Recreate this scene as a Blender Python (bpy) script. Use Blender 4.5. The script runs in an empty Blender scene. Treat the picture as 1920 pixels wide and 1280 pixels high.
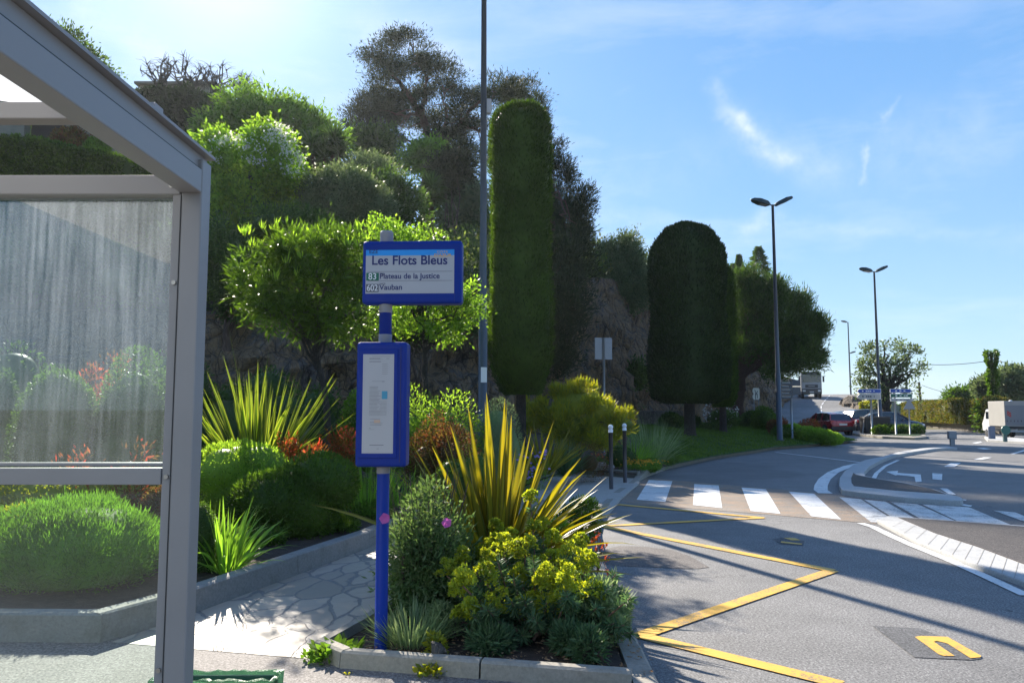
import bpy, math, random
import numpy as np
from mathutils import Vector, noise as mnoise
from mathutils.bvhtree import BVHTree

# ------------------------------------------------------------------ camera, sky, sun, exposure
scene = bpy.context.scene
COL = scene.collection
R = math.radians
F_PX, EYE, HOR = 1440.0, 1.6, 768.0
PITCH = math.atan((HOR - 640) / F_PX)
cam_d = bpy.data.cameras.new('camera'); cam = bpy.data.objects.new('camera', cam_d); COL.objects.link(cam)
cam.location = (0, 0, EYE); cam.rotation_euler = (math.pi/2 + PITCH, 0, 0)
cam_d.sensor_width = 36; cam_d.lens = F_PX/1920*36; cam_d.clip_start = 0.05; cam_d.clip_end = 6000
scene.camera = cam
SUN_EL, SUN_AZ = R(31), R(-22.0)          # azimuth from +Y, positive towards +X
EXPOSURE = 1.35
HAZE = .0002
scene.view_settings.view_transform = 'Standard'; scene.view_settings.look = 'None'
scene.view_settings.gamma = 1; scene.view_settings.use_curve_mapping = False
scene.view_settings.exposure = EXPOSURE
scene.cycles.max_bounces = 6; scene.cycles.transparent_max_bounces = 12
scene.cycles.diffuse_bounces = 3; scene.cycles.glossy_bounces = 3; scene.cycles.transmission_bounces = 5
scene.cycles.use_denoising = True

class NT:
    def __init__(s, tree): s.t = tree; s.n = tree.nodes; s.l = tree.links
    def new(s, typ, **kw):
        n = s.n.new(typ)
        for k, v in kw.items():
            if k.startswith('i_'):
                k2 = k[2:]; k2 = int(k2) if k2.isdigit() else k2.replace('_', ' ')
                s.setin(n.inputs[k2], v)
            else: setattr(n, k, v)
        return n
    def setin(s, sock, v):
        if isinstance(v, bpy.types.NodeSocket): s.l.new(v, sock)
        elif isinstance(v, bpy.types.Node): s.l.new(v.outputs[0], sock)
        else: sock.default_value = v
    def math(s, op, a, b=None, c=None, clamp=False):
        n = s.n.new('ShaderNodeMath'); n.operation = op; n.use_clamp = clamp
        for i, v in enumerate((a, b, c)):
            if v is not None: s.setin(n.inputs[i], v)
        return n.outputs[0]
    def mix(s, fac, a, b, blend='MIX'):
        n = s.n.new('ShaderNodeMix'); n.data_type = 'RGBA'; n.blend_type = blend
        s.setin(n.inputs[0], fac); s.setin(n.inputs[6], a); s.setin(n.inputs[7], b)
        return n.outputs[2]
    def ramp(s, fac, stops, interp='LINEAR'):
        n = s.n.new('ShaderNodeValToRGB'); n.color_ramp.interpolation = interp
        e = n.color_ramp.elements
        while len(e) < len(stops): e.new(0.5)
        for el, (p, c) in zip(e, stops):
            el.position = p; el.color = c if len(c) == 4 else (*c, 1)
        s.setin(n.inputs[0], fac); return n.outputs[0]
    def noise(s, vec, scale, detail=3, rough=.5, dist=0):
        n = s.new('ShaderNodeTexNoise'); n.inputs['Scale'].default_value = scale
        n.inputs['Detail'].default_value = detail; n.inputs['Roughness'].default_value = rough
        n.inputs['Distortion'].default_value = dist
        if vec is not None: s.setin(n.inputs['Vector'], vec)
        return n

def c4(c): return (*c, 1) if len(c) == 3 else c

world = bpy.data.worlds.new('World'); scene.world = world; world.use_nodes = True
w = NT(world.node_tree); w.n.clear()
sky = w.new('ShaderNodeTexSky'); sky.sky_type = 'NISHITA'; sky.sun_disc = False
sky.sun_elevation = SUN_EL; sky.sun_rotation = SUN_AZ
sky.altitude = 100; sky.air_density = 1.0; sky.dust_density = 0.15; sky.ozone_density = 3.5
tc = w.new('ShaderNodeTexCoord'); sep = w.new('ShaderNodeSeparateXYZ', i_0=tc.outputs['Generated'])
yy = w.math('MAXIMUM', sep.outputs[1], .05)
gu = w.math('DIVIDE', sep.outputs[0], yy); gv = w.math('DIVIDE', sep.outputs[2], yy)
wn = w.noise(tc.outputs['Generated'], 9, 5, .6); wsep = w.new('ShaderNodeSeparateXYZ', i_0=wn.outputs['Color'])
gu2 = w.math('ADD', gu, w.math('MULTIPLY', w.math('SUBTRACT', wsep.outputs[0], .5), .10))
gv2 = w.math('ADD', gv, w.math('MULTIPLY', w.math('SUBTRACT', wsep.outputs[1], .5), .10))
def wisp(a, b, width, amp):                   # a streak of cirrus between two directions (u = x/y, v = z/y)
    (ax, ay), (bx, by) = a, b; dx, dy = bx-ax, by-ay; L2 = dx*dx+dy*dy
    px = w.math('SUBTRACT', gu2, ax); py = w.math('SUBTRACT', gv2, ay)
    t = w.math('DIVIDE', w.math('ADD', w.math('MULTIPLY', px, dx), w.math('MULTIPLY', py, dy)), L2, clamp=True)
    ex = w.math('SUBTRACT', px, w.math('MULTIPLY', t, dx)); ey = w.math('SUBTRACT', py, w.math('MULTIPLY', t, dy))
    d2 = w.math('ADD', w.math('MULTIPLY', ex, ex), w.math('MULTIPLY', ey, ey))
    return w.math('MULTIPLY', w.math('POWER', 2.718, w.math('DIVIDE', d2, -width*width)), amp)
def dirpx(x, y): return ((x-960)/1440, (768-y)/1440)
ws = [wisp(dirpx(1345,150), dirpx(1400,215), .012, .36), wisp(dirpx(1400,215), dirpx(1470,280), .015, .34),
      wisp(dirpx(1420,240), dirpx(1540,310), .03, .28), wisp(dirpx(1632,270), dirpx(1618,335), .005, .4),
      wisp(dirpx(1700,175), dirpx(1668,220), .004, .3), wisp(dirpx(1420,425), dirpx(1470,400), .013, .35),
      wisp(dirpx(1130,405), dirpx(1880,425), .008, .12), wisp(dirpx(120,-20), dirpx(360,150), .04, .3),
      wisp(dirpx(1700,250), dirpx(1900,200), .05, .12), wisp(dirpx(1600,310), dirpx(1850,260), .05, .10),
      wisp(dirpx(700,20), dirpx(860,120), .03, .25), wisp(dirpx(1150,320), dirpx(1330,290), .05, .10)]
acc = ws[0]
for x in ws[1:]: acc = w.math('ADD', acc, x)
cn = w.noise(tc.outputs['Generated'], 28, 6, .65)
acc = w.math('MULTIPLY', acc, w.math('MULTIPLY', w.math('SUBTRACT', cn.outputs[0], .18), 2.1), clamp=True)
mp = w.new('ShaderNodeMapping', i_Vector=tc.outputs['Generated']); mp.inputs['Scale'].default_value = (1.2, 1, 5); mp.inputs['Rotation'].default_value = (.2, .3, .1)
veil = w.noise(mp.outputs[0], 2.6, 6, .6, .4)
veilf = w.math('MULTIPLY', w.math('SUBTRACT', veil.outputs[0], .46, clamp=True), 1.1, clamp=True)
tot = w.math('ADD', acc, veilf, clamp=True)
skyc = w.new('ShaderNodeHueSaturation', i_Saturation=1.12, i_Value=1.0, i_Color=sky.outputs[0])
# the clear Mediterranean blue: the physical sky, softened with a measured gradient and the wide glow round the sun
zc = w.math('MAXIMUM', sep.outputs[2], 0)
grad = w.ramp(zc, [(0, (2.75, 3.75, 4.45)), (.12, (1.95, 3.15, 4.5)), (.3, (1.15, 2.45, 4.4)), (.5, (.85, 2.05, 4.15)), (1, (.5, 1.2, 3.3))])
sdn = w.new('ShaderNodeVectorMath', operation='DOT_PRODUCT'); w.l.new(tc.outputs['Generated'], sdn.inputs[0])
sdn.inputs[1].default_value = (math.sin(SUN_AZ)*math.cos(SUN_EL), math.cos(SUN_AZ)*math.cos(SUN_EL), math.sin(SUN_EL))
dt = w.math('MAXIMUM', sdn.outputs['Value'], 0)
glow = w.math('ADD', w.math('MULTIPLY', w.math('POWER', dt, 12.0), 1.0), w.math('MULTIPLY', w.math('POWER', dt, 120.0), 2.2))
glowc = w.mix(1, w.new('ShaderNodeCombineXYZ', i_0=glow, i_1=glow, i_2=glow).outputs[0], (1, .98, .78, 1), 'MULTIPLY')
base = w.mix(1, w.mix(.18, grad, skyc.outputs[0]), glowc, 'ADD')
for _n in w.n:
    if _n.bl_idname == 'ShaderNodeMix': _n.clamp_factor = True; _n.clamp_result = False
cl = w.mix(w.math('MULTIPLY', tot, .8), base, (5.4, 5.6, 6.0, 1))
bg = w.new('ShaderNodeBackground', i_Color=cl, i_Strength=.085); wo = w.new('ShaderNodeOutputWorld')
w.l.new(bg.outputs[0], wo.inputs[0])

sun_d = bpy.data.lights.new('sun', 'SUN'); sun = bpy.data.objects.new('sun', sun_d); COL.objects.link(sun)
sun_d.energy = 5.0; sun_d.angle = R(.53); sun_d.color = (1, .91, .78)
sd = Vector((math.sin(SUN_AZ)*math.cos(SUN_EL), math.cos(SUN_AZ)*math.cos(SUN_EL), math.sin(SUN_EL)))
sun.rotation_euler = sd.to_track_quat('Z', 'Y').to_euler()
sun.location = (-20, 40, 40)

# ------------------------------------------------------------------ measuring helpers
def P(px, py, Y):                             # where the sight line of a photo pixel meets the plane y = Y
    u = (px-960)/F_PX; v = (640-py)/F_PX
    d = Vector((u, math.cos(PITCH)-v*math.sin(PITCH), math.sin(PITCH)+v*math.cos(PITCH)))
    t = Y/d.y; return Vector((d.x*t, Y, EYE+d.z*t))
def G(px, py, h=0.0):                         # where it meets the level z = h
    u = (px-960)/F_PX; v = (640-py)/F_PX
    d = Vector((u, math.cos(PITCH)-v*math.sin(PITCH), math.sin(PITCH)+v*math.cos(PITCH)))
    t = (h-EYE)/d.z; return Vector((d.x*t, d.y*t, h))

# ------------------------------------------------------------------ mesh helpers
def mesh_from(name, verts, faces, mat=None, parent=None, smooth=False, uv=None, mats=None, midx=None, link=True):
    me = bpy.data.meshes.new(name)
    if isinstance(faces, np.ndarray) and len(faces):
        k = faces.shape[1]; n = len(faces)
        me.vertices.add(len(verts)); me.vertices.foreach_set('co', np.asarray(verts, np.float32).ravel())
        me.loops.add(n*k); me.loops.foreach_set('vertex_index', faces.astype(np.int32).ravel())
        me.polygons.add(n); me.polygons.foreach_set('loop_start', np.arange(0, n*k, k, dtype=np.int32))
        me.polygons.foreach_set('loop_total', np.full(n, k, np.int32))
        if uv is not None:
            l = me.uv_layers.new(name='UVMap'); l.data.foreach_set('uv', np.asarray(uv, np.float32)[faces.ravel()].ravel())
        me.update(calc_edges=True)
    else:
        me.from_pydata([tuple(v) for v in verts], [], [tuple(f) for f in faces])
        if uv is not None:
            l = me.uv_layers.new(name='UVMap')
            for i, lp in enumerate(me.loops): l.data[i].uv = uv[lp.vertex_index]
        me.update()
    if smooth: me.polygons.foreach_set('use_smooth', np.ones(len(me.polygons), bool))
    for m in (mats or ([mat] if mat else [])): me.materials.append(m)
    if midx is not None: me.polygons.foreach_set('material_index', np.asarray(midx, np.int32))
    if not link: return me
    o = bpy.data.objects.new(name, me); COL.objects.link(o)
    if parent is not None: o.parent = parent
    return o

class MB:                                     # collects simple shapes, builds one mesh object
    def __init__(s): s.v = []; s.f = []; s.m = []
    def add(s, vs, fs, mi=0):
        b = len(s.v); s.v += [Vector(v) for v in vs]; s.f += [tuple(i+b for i in f) for f in fs]; s.m += [mi]*len(fs); return s
    def box(s, c, d, rz=0, mi=0, rx=0, ry=0, taper=1):
        from mathutils import Euler
        e = Euler((rx, ry, rz)).to_matrix(); c = Vector(c); vs = []
        for z in (-.5, .5):
            k = 1 if z < 0 else taper
            for x, y in ((-.5,-.5),(.5,-.5),(.5,.5),(-.5,.5)): vs.append(c + e @ Vector((x*d[0]*k, y*d[1]*k, z*d[2])))
        return s.add(vs, [(0,3,2,1),(4,5,6,7),(0,1,5,4),(1,2,6,5),(2,3,7,6),(3,0,4,7)], mi)
    def b(s, x0, x1, y0, y1, z0, z1, mi=0):
        return s.box(((x0+x1)/2, (y0+y1)/2, (z0+z1)/2), (x1-x0, y1-y0, z1-z0), mi=mi)
    def tube(s, pts, rad, n=10, mi=0, cap=True):
        pts = [Vector(p) for p in pts]; rad = rad if hasattr(rad, '__len__') else [rad]*len(pts)
        rings = []; up = Vector((0.13, 0.31, 1)).normalized()
        for i, p in enumerate(pts):
            t = (pts[min(i+1, len(pts)-1)] - pts[max(i-1, 0)]).normalized()
            a = t.cross(up if abs(t.dot(up)) < .95 else Vector((1, 0, 0))).normalized(); bb = t.cross(a)
            rings.append([p + (a*math.cos(2*math.pi*k/n) + bb*math.sin(2*math.pi*k/n))*rad[i] for k in range(n)])
        vs = [v for r in rings for v in r]; fs = []
        for i in range(len(pts)-1):
            for k in range(n):
                fs.append((i*n+k, i*n+(k+1)%n, (i+1)*n+(k+1)%n, (i+1)*n+k))
        if cap: fs.append(tuple(range(n))); fs.append(tuple((len(pts)-1)*n+k for k in reversed(range(n))))
        return s.add(vs, fs, mi)
    def prism(s, poly, z0, z1, mi=0):          # vertical prism over a world polygon
        n = len(poly); vs = [(p[0], p[1], z0) for p in poly]+[(p[0], p[1], z1) for p in poly]
        a = sum(poly[i][0]*poly[(i+1)%n][1]-poly[(i+1)%n][0]*poly[i][1] for i in range(n))
        top = tuple(range(n, 2*n)); side = [(i, (i+1)%n, n+(i+1)%n, n+i) for i in range(n)]
        if a < 0: top = top[::-1]; side = [f[::-1] for f in side]
        return s.add(vs, [top]+side, mi)
    def sheet(s, poly, mi=0):
        n = len(poly); a = sum(poly[i][0]*poly[(i+1)%n][1]-poly[(i+1)%n][0]*poly[i][1] for i in range(n))
        return s.add([(p[0], p[1], p[2]) for p in poly], [tuple(range(n)) if a > 0 else tuple(reversed(range(n)))], mi)
    def sphere(s, c, r, nu=12, nv=8, mi=0):
        r = r if hasattr(r, '__len__') else (r, r, r); vs = []; fs = []
        for j in range(nv+1):
            th = math.pi*j/nv
            for i in range(nu):
                ph = 2*math.pi*i/nu
                vs.append((c[0]+r[0]*math.sin(th)*math.cos(ph), c[1]+r[1]*math.sin(th)*math.sin(ph), c[2]+r[2]*math.cos(th)))
        for j in range(nv):
            for i in range(nu): fs.append((j*nu+i, (j+1)*nu+i, (j+1)*nu+(i+1)%nu, j*nu+(i+1)%nu))
        return s.add(vs, fs, mi)
    def build(s, name, mat, parent=None, smooth=False, bevel=0, seg=2):
        mats = mat if isinstance(mat, (list, tuple)) else [mat]
        o = mesh_from(name, s.v, s.f, parent=parent, mats=mats, midx=s.m, smooth=smooth)
        if bevel:
            m = o.modifiers.new('bevel', 'BEVEL'); m.width = bevel; m.segments = seg; m.limit_method = 'ANGLE'; m.angle_limit = R(40)
        elif smooth:
            pass
        return o

def tag(o, label=None, cat=None, group=None, kind=None):
    if label: o['label'] = label
    if cat: o['category'] = cat
    if group: o['group'] = group
    if kind: o['kind'] = kind
    return o
def empty(name, loc, rz=0, label=None, cat=None, group=None):
    o = bpy.data.objects.new(name, None); COL.objects.link(o); o.location = loc; o.rotation_euler = (0, 0, rz)
    o.empty_display_size = .2; return tag(o, label, cat, group)
def settle(root):                             # parts were made in world space: keep them there under the Empty
    for ch in [o for o in COL.objects if o.parent == root]:
        ch.matrix_parent_inverse = root_matrix(root).inverted()
def root_matrix(root):
    from mathutils import Matrix
    return Matrix.Translation(root.location) @ root.rotation_euler.to_matrix().to_4x4()
def copy_tree(o, loc=None, rz=None, scale=None, label=None):
    kids = {}
    for x in COL.objects:
        if x.parent is not None: kids.setdefault(x.parent.name, []).append(x)
    def rec(a, par):
        c = a.copy(); COL.objects.link(c); c.parent = par
        for k in kids.get(a.name, []): rec(k, c)
        return c
    c = rec(o, None)
    if loc is not None: c.location = loc
    if rz is not None: c.rotation_euler = (0, 0, rz)
    if scale is not None: c.scale = scale if hasattr(scale, '__len__') else (scale,)*3
    if label: c['label'] = label
    return c

# ------------------------------------------------------------------ materials
def material(name):
    m = bpy.data.materials.new(name); m.use_nodes = True; t = NT(m.node_tree); t.n.clear()
    out = t.new('ShaderNodeOutputMaterial'); return m, t, out
def plain(name, col, rough=.5, metal=0, var=.08, scale=6, bump=0, emit=0, coat=0, spec=.5):
    m, t, out = material(name)
    tcx = t.new('ShaderNodeTexCoord'); n = t.noise(tcx.outputs['Object'], scale, 4, .6)
    col2 = t.mix(t.math('MULTIPLY', n.outputs[0], 1), c4([max(0, x*(1-var*2)) for x in col]), c4([min(1, x*(1+var)) for x in col]))
    p = t.new('ShaderNodeBsdfPrincipled', i_Base_Color=col2, i_Metallic=metal)
    t.setin(p.inputs['Roughness'], t.math('ADD', rough-.08, t.math('MULTIPLY', n.outputs[0], .16)))
    p.inputs['Specular IOR Level'].default_value = spec
    if coat: p.inputs['Coat Weight'].default_value = coat
    if emit:
        p.inputs['Emission Color'].default_value = c4(col); p.inputs['Emission Strength'].default_value = emit
    if bump:
        bn = t.noise(tcx.outputs['Object'], scale*6, 4, .7)
        b = t.new('ShaderNodeBump', i_Strength=bump, i_Height=bn.outputs[0]); b.inputs['Distance'].default_value = .02
        t.l.new(b.outputs[0], p.inputs['Normal'])
    t.l.new(p.outputs[0], out.inputs[0]); return m
def leafmat(name, cols, trans=.42, rough=.5, spec=.2, tint=(1.25, 1.35, .45), stripe=None, big=.35, scale=1.4, edge=None):
    m, t, out = material(name)
    g = t.new('ShaderNodeNewGeometry')
    cols = [[min(.75, x*(1.4 if 'cypress' in name else 1.2 if 'aleppo' in name or 'petal' in name or 'phormium' in name else 2.0 if 'golden' in name else 1.85)) for x in c] for c in cols]; trans = min(.62, trans*1.25)
    cols = [[max(c[0], c[1]*.58), c[1], max(c[2], c[1]*.17)] if c[1] > c[0] and c[1] > c[2] else c for c in cols]
    stops = [(i/(len(cols)-1) if len(cols) > 1 else 0, c) for i, c in enumerate(cols)]
    base = t.ramp(g.outputs['Random Per Island'], stops)
    if stripe is not None:                    # strap leaves: margin and midstripe of their own colours
        uvn = t.new('ShaderNodeUVMap'); sx = t.new('ShaderNodeSeparateXYZ', i_0=uvn.outputs[0])
        d = t.math('ABSOLUTE', t.math('SUBTRACT', sx.outputs[0], .5))
        stripec = t.ramp(t.math('MULTIPLY', d, 2), stripe)
        base = t.mix(.75, base, stripec)
    tcx = t.new('ShaderNodeTexCoord'); n = t.noise(tcx.outputs['Object'], scale, 3, .6)
    fac = t.ramp(n.outputs[0], [(.3, (1-big,)*3), (.7, (1+big*.6,)*3)])
    base = t.mix(1, base, fac, 'MULTIPLY')
    tr = t.mix(1, base, c4(tint), 'MULTIPLY')
    p = t.new('ShaderNodeBsdfPrincipled', i_Base_Color=base, i_Roughness=rough); p.inputs['Specular IOR Level'].default_value = spec
    tl = t.new('ShaderNodeBsdfTranslucent', i_Color=tr)
    mx = t.new('ShaderNodeMixShader', i_0=trans, i_1=p.outputs[0], i_2=tl.outputs[0])
    t.l.new(mx.outputs[0], out.inputs[0]); return m

def asphalt(name, c0, c1, ochre=0, crack=True):
    m, t, out = material(name); tcx = t.new('ShaderNodeTexCoord'); o = tcx.outputs['Object']
    fine = t.noise(o, 58, 4, .8); mid = t.noise(o, 2.2, 4, .6); big = t.noise(o, .35, 4, .6)
    vor = t.new('ShaderNodeTexVoronoi', i_Vector=o, i_Scale=48.0)
    a = t.ramp(fine.outputs[0], [(.36, [x*.55 for x in c0]), (.5, [(x+y)/2 for x, y in zip(c0, c1)]), (.64, [x*1.35 for x in c1])])
    a = t.mix(t.math('MULTIPLY', t.math('LESS_THAN', vor.outputs['Distance'], .25), .6), a, c4([min(1, x*1.75) for x in c1]))
    a = t.mix(1, a, t.ramp(t.math('ADD', t.math('MULTIPLY', mid.outputs[0], .5), t.math('MULTIPLY', big.outputs[0], .5)), [(.35, (.8,)*3), (.65, (1.15,)*3)]), 'MULTIPLY')
    st = t.noise(o, 1.1, 5, .7, .6)
    a = t.mix(t.ramp(st.outputs[0], [(.62, (0,)*3), (.72, (.35,)*3)]), a, c4([x*.55 for x in c0]))
    if crack:
        dv = t.new('ShaderNodeVectorMath', operation='MULTIPLY_ADD'); t.l.new(t.noise(o, 1.6, 4, .7).outputs['Color'], dv.inputs[0]); dv.inputs[1].default_value = (.9, .9, .9); t.l.new(o, dv.inputs[2])
        ck = t.new('ShaderNodeTexVoronoi', feature='DISTANCE_TO_EDGE', i_Vector=dv.outputs[0], i_Scale=.22)
        cf = t.math('MULTIPLY', t.math('LESS_THAN', ck.outputs['Distance'], .0022), t.ramp(mid.outputs[0], [(.4, (0,)*3), (.6, (.7,)*3)]))
        a = t.mix(cf, a, c4([x*.35 for x in c0]))
        pa = t.noise(o, .13, 2, .4); a = t.mix(1, a, t.ramp(pa.outputs[0], [(.44, (.86,)*3), (.47, (1.06,)*3)]), 'MULTIPLY')
    if ochre:
        w2 = t.noise(o, 3.0, 6, .75); w3 = t.noise(o, 40, 2, .6)
        f = t.math('MULTIPLY', t.ramp(w2.outputs[0], [(.36, (0,)*3), (.6, (1,)*3)]), t.ramp(w3.outputs[0], [(.3, (.35,)*3), (.6, (1,)*3)]))
        a = t.mix(t.math('MULTIPLY', f, ochre), a, (.36, .215, .11, 1))
    p = t.new('ShaderNodeBsdfPrincipled', i_Base_Color=a, i_Roughness=.78); p.inputs['Specular IOR Level'].default_value = .35
    b = t.new('ShaderNodeBump', i_Strength=.5, i_Height=fine.outputs[0]); b.inputs['Distance'].default_value = .006
    t.l.new(b.outputs[0], p.inputs['Normal']); t.l.new(p.outputs[0], out.inputs[0]); return m
def paint(name, col, under=(.12, .12, .12), wear=.5, rough=.55):
    m, t, out = material(name); tcx = t.new('ShaderNodeTexCoord'); o = tcx.outputs['Object']
    n1 = t.noise(o, 60, 3, .7); n2 = t.noise(o, 2.5, 5, .7)
    f = t.ramp(t.math('ADD', t.math('MULTIPLY', n1.outputs[0], .5), t.math('MULTIPLY', n2.outputs[0], .5)), [(.37-.0+wear*.06, (1,)*3), (.46+wear*.06, (0,)*3)])
    c = t.mix(n2.outputs[0], c4([x*.82 for x in col]), c4(col))
    c = t.mix(t.math('MULTIPLY', f, .85), c, c4(under))
    p = t.new('ShaderNodeBsdfPrincipled', i_Base_Color=c, i_Roughness=rough)
    b = t.new('ShaderNodeBump', i_Strength=.35, i_Height=n1.outputs[0]); b.inputs['Distance'].default_value = .005
    t.l.new(b.outputs[0], p.inputs['Normal']); t.l.new(p.outputs[0], out.inputs[0]); return m
def crazy(name):
    m, t, out = material(name); tcx = t.new('ShaderNodeTexCoord')
    dn = t.noise(tcx.outputs['Object'], 3, 2, .5)
    off = t.new('ShaderNodeVectorMath', operation='MULTIPLY_ADD'); t.l.new(dn.outputs['Color'], off.inputs[0]); off.inputs[1].default_value = (.16,)*3; t.l.new(tcx.outputs['Object'], off.inputs[2])
    mpn = t.new('ShaderNodeMapping', i_Vector=off.outputs[0]); mpn.inputs['Scale'].default_value = (1.15, .62, 1); mpn.inputs['Rotation'].default_value = (0, 0, .5)
    e = t.new('ShaderNodeTexVoronoi', feature='DISTANCE_TO_EDGE', i_Vector=mpn.outputs[0], i_Scale=3.4)
    v = t.new('ShaderNodeTexVoronoi', i_Vector=mpn.outputs[0], i_Scale=3.4)
    sp = t.new('ShaderNodeSeparateXYZ', i_0=v.outputs['Color'])
    st = t.ramp(sp.outputs[0], [(0, (.32, .27, .21)), (.5, (.50, .41, .31)), (1, (.44, .37, .29))])
    n = t.noise(tcx.outputs['Object'], 9, 6, .7)
    st = t.mix(t.math('MULTIPLY', n.outputs[0], .55), st, (.20, .17, .14, 1))
    g = t.noise(tcx.outputs['Object'], 60, 3, .7)
    mortar = t.ramp(g.outputs[0], [(.3, (.14, .13, .12)), (.7, (.26, .24, .22))])
    f = t.ramp(e.outputs['Distance'], [(.028, (0,)*3), (.05, (1,)*3)])
    c = t.mix(f, mortar, st)
    p = t.new('ShaderNodeBsdfPrincipled', i_Base_Color=c, i_Roughness=.6)
    hh = t.math('ADD', f, t.math('MULTIPLY', g.outputs[0], .15))
    b = t.new('ShaderNodeBump', i_Strength=.6, i_Height=hh); b.inputs['Distance'].default_value = .012
    t.l.new(b.outputs[0], p.inputs['Normal']); t.l.new(p.outputs[0], out.inputs[0]); return m
def rockmat(name, cols, scale=1.0):
    m, t, out = material(name); tcx = t.new('ShaderNodeTexCoord')
    mpn = t.new('ShaderNodeMapping', i_Vector=tcx.outputs['Object']); mpn.inputs['Rotation'].default_value = (0, .55, .3); mpn.inputs['Scale'].default_value = (1.5*scale, 1.5*scale, .7*scale)
    n = t.noise(mpn.outputs[0], 1.3, 8, .7, .6); n2 = t.noise(tcx.outputs['Object'], 5*scale, 6, .7)
    v = t.new('ShaderNodeTexVoronoi', feature='DISTANCE_TO_EDGE', i_Vector=mpn.outputs[0], i_Scale=1.6)
    v2 = t.new('ShaderNodeTexVoronoi', feature='DISTANCE_TO_EDGE', i_Vector=mpn.outputs[0], i_Scale=5.0)
    k = len(cols); c = t.ramp(n.outputs[0], [(.3+.4*i/(k-1), cc) for i, cc in enumerate(cols)])
    c = t.mix(t.ramp(n2.outputs[0], [(.35, (.5,)*3), (.7, (0,)*3)]), c, c4([x*.45 for x in cols[0]]))
    ckk = t.ramp(v2.outputs[0], [(.0, (.75,)*3), (.035, (0,)*3)]); ck2 = t.ramp(v.outputs[0], [(.0, (.8,)*3), (.03, (0,)*3)])
    c = t.mix(t.math('MAXIMUM', ckk, ck2), c, c4([x*.3 for x in cols[0]]))
    p = t.new('ShaderNodeBsdfPrincipled', i_Base_Color=c, i_Roughness=.85)
    h = t.math('ADD', t.math('ADD', n2.outputs[0], t.math('MULTIPLY', t.math('MINIMUM', v.outputs[0], .15), 5)), t.math('MULTIPLY', t.math('MINIMUM', v2.outputs[0], .1), 3))
    b = t.new('ShaderNodeBump', i_Strength=1.0, i_Height=h); b.inputs['Distance'].default_value = .4
    t.l.new(b.outputs[0], p.inputs['Normal']); t.l.new(p.outputs[0], out.inputs[0]); return m
def soilmat(name, a, b_, scale=12):
    m, t, out = material(name); tcx = t.new('ShaderNodeTexCoord')
    n = t.noise(tcx.outputs['Object'], scale, 7, .75); n2 = t.noise(tcx.outputs['Object'], 1.2, 4, .6)
    c = t.ramp(n.outputs[0], [(.3, a), (.7, b_)]); c = t.mix(1, c, t.ramp(n2.outputs[0], [(.3, (.75,)*3), (.7, (1.2,)*3)]), 'MULTIPLY')
    p = t.new('ShaderNodeBsdfPrincipled', i_Base_Color=c, i_Roughness=.95)
    b = t.new('ShaderNodeBump', i_Strength=.9, i_Height=n.outputs[0]); b.inputs['Distance'].default_value = .04
    t.l.new(b.outputs[0], p.inputs['Normal']); t.l.new(p.outputs[0], out.inputs[0]); return m
def kerbmat(name, col, blocks=1.0, moss=.25):
    m, t, out = material(name); tcx = t.new('ShaderNodeTexCoord'); o = tcx.outputs['Object']
    n = t.noise(o, 45, 4, .7); n2 = t.noise(o, 2.5, 5, .7)
    c = t.ramp(n.outputs[0], [(.25, [x*.72 for x in col]), (.75, [min(1, x*1.15) for x in col])])
    c = t.mix(t.ramp(n2.outputs[0], [(.5, (0,)*3), (.75, (moss*2,)*3)]), c, (.10, .095, .06, 1))
    p = t.new('ShaderNodeBsdfPrincipled', i_Base_Color=c, i_Roughness=.85)
    b = t.new('ShaderNodeBump', i_Strength=.5, i_Height=n.outputs[0]); b.inputs['Distance'].default_value = .008
    t.l.new(b.outputs[0], p.inputs['Normal']); t.l.new(p.outputs[0], out.inputs[0]); return m

M = {}
M['asphalt'] = asphalt('asphalt_worn_grey', (.108, .106, .104), (.20, .196, .19))
M['asphalt_pave'] = asphalt('asphalt_pavement', (.11, .10, .095), (.22, .20, .19))
M['asphalt_dark'] = asphalt('asphalt_patch_dark', (.04, .036, .034), (.09, .078, .072), crack=False)
M['asphalt_brown_shade'] = asphalt('asphalt_brown_with_shade', (.07, .062, .058), (.14, .125, .115))
M['asphalt_patch'] = asphalt('asphalt_patch_overpaint', (.06, .06, .062), (.11, .11, .112))
M['asphalt_ochre'] = asphalt('asphalt_with_worn_ochre_paint', (.125, .12, .11), (.22, .21, .19), ochre=.6)
M['white_paint'] = paint('white_road_paint', (.72, .72, .70), wear=.2)
M['white_paint_old'] = paint('white_road_paint_worn', (.62, .62, .60), wear=.9)
M['yellow_paint'] = paint('yellow_road_paint', (.74, .42, .05), wear=.45)
M['crazy'] = crazy('crazy_paving_stone')
M['light_pave'] = kerbmat('pale_paving', (.40, .375, .34), moss=.1)
M['kerb'] = kerbmat('kerb_concrete', (.29, .265, .22))
M['kerb_white'] = kerbmat('kerb_white_painted', (.43, .43, .42), moss=.15)
M['bed_kerb'] = kerbmat('bed_kerb_concrete', (.25, .24, .22), moss=.3)
M['soil'] = soilmat('soil', (.03, .02, .014), (.10, .065, .045))
M['ground'] = soilmat('ground_dry_grass', (.07, .075, .03), (.16, .14, .07), 4)
M['hill'] = soilmat('hill_soil', (.03, .035, .018), (.075, .07, .04), 3)
M['rock'] = rockmat('cliff_rock', [(.07, .055, .045), (.30, .23, .17), (.48, .32, .17), (.22, .19, .17), (.38, .34, .30)], .8)
M['rock_grey'] = rockmat('garden_rock', [(.16, .14, .13), (.28, .25, .22), (.36, .33, .30)], 3)
M['bark'] = rockmat('bark_grey_brown', [(.06, .05, .042), (.13, .11, .09), (.17, .15, .13)], 9)
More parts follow.
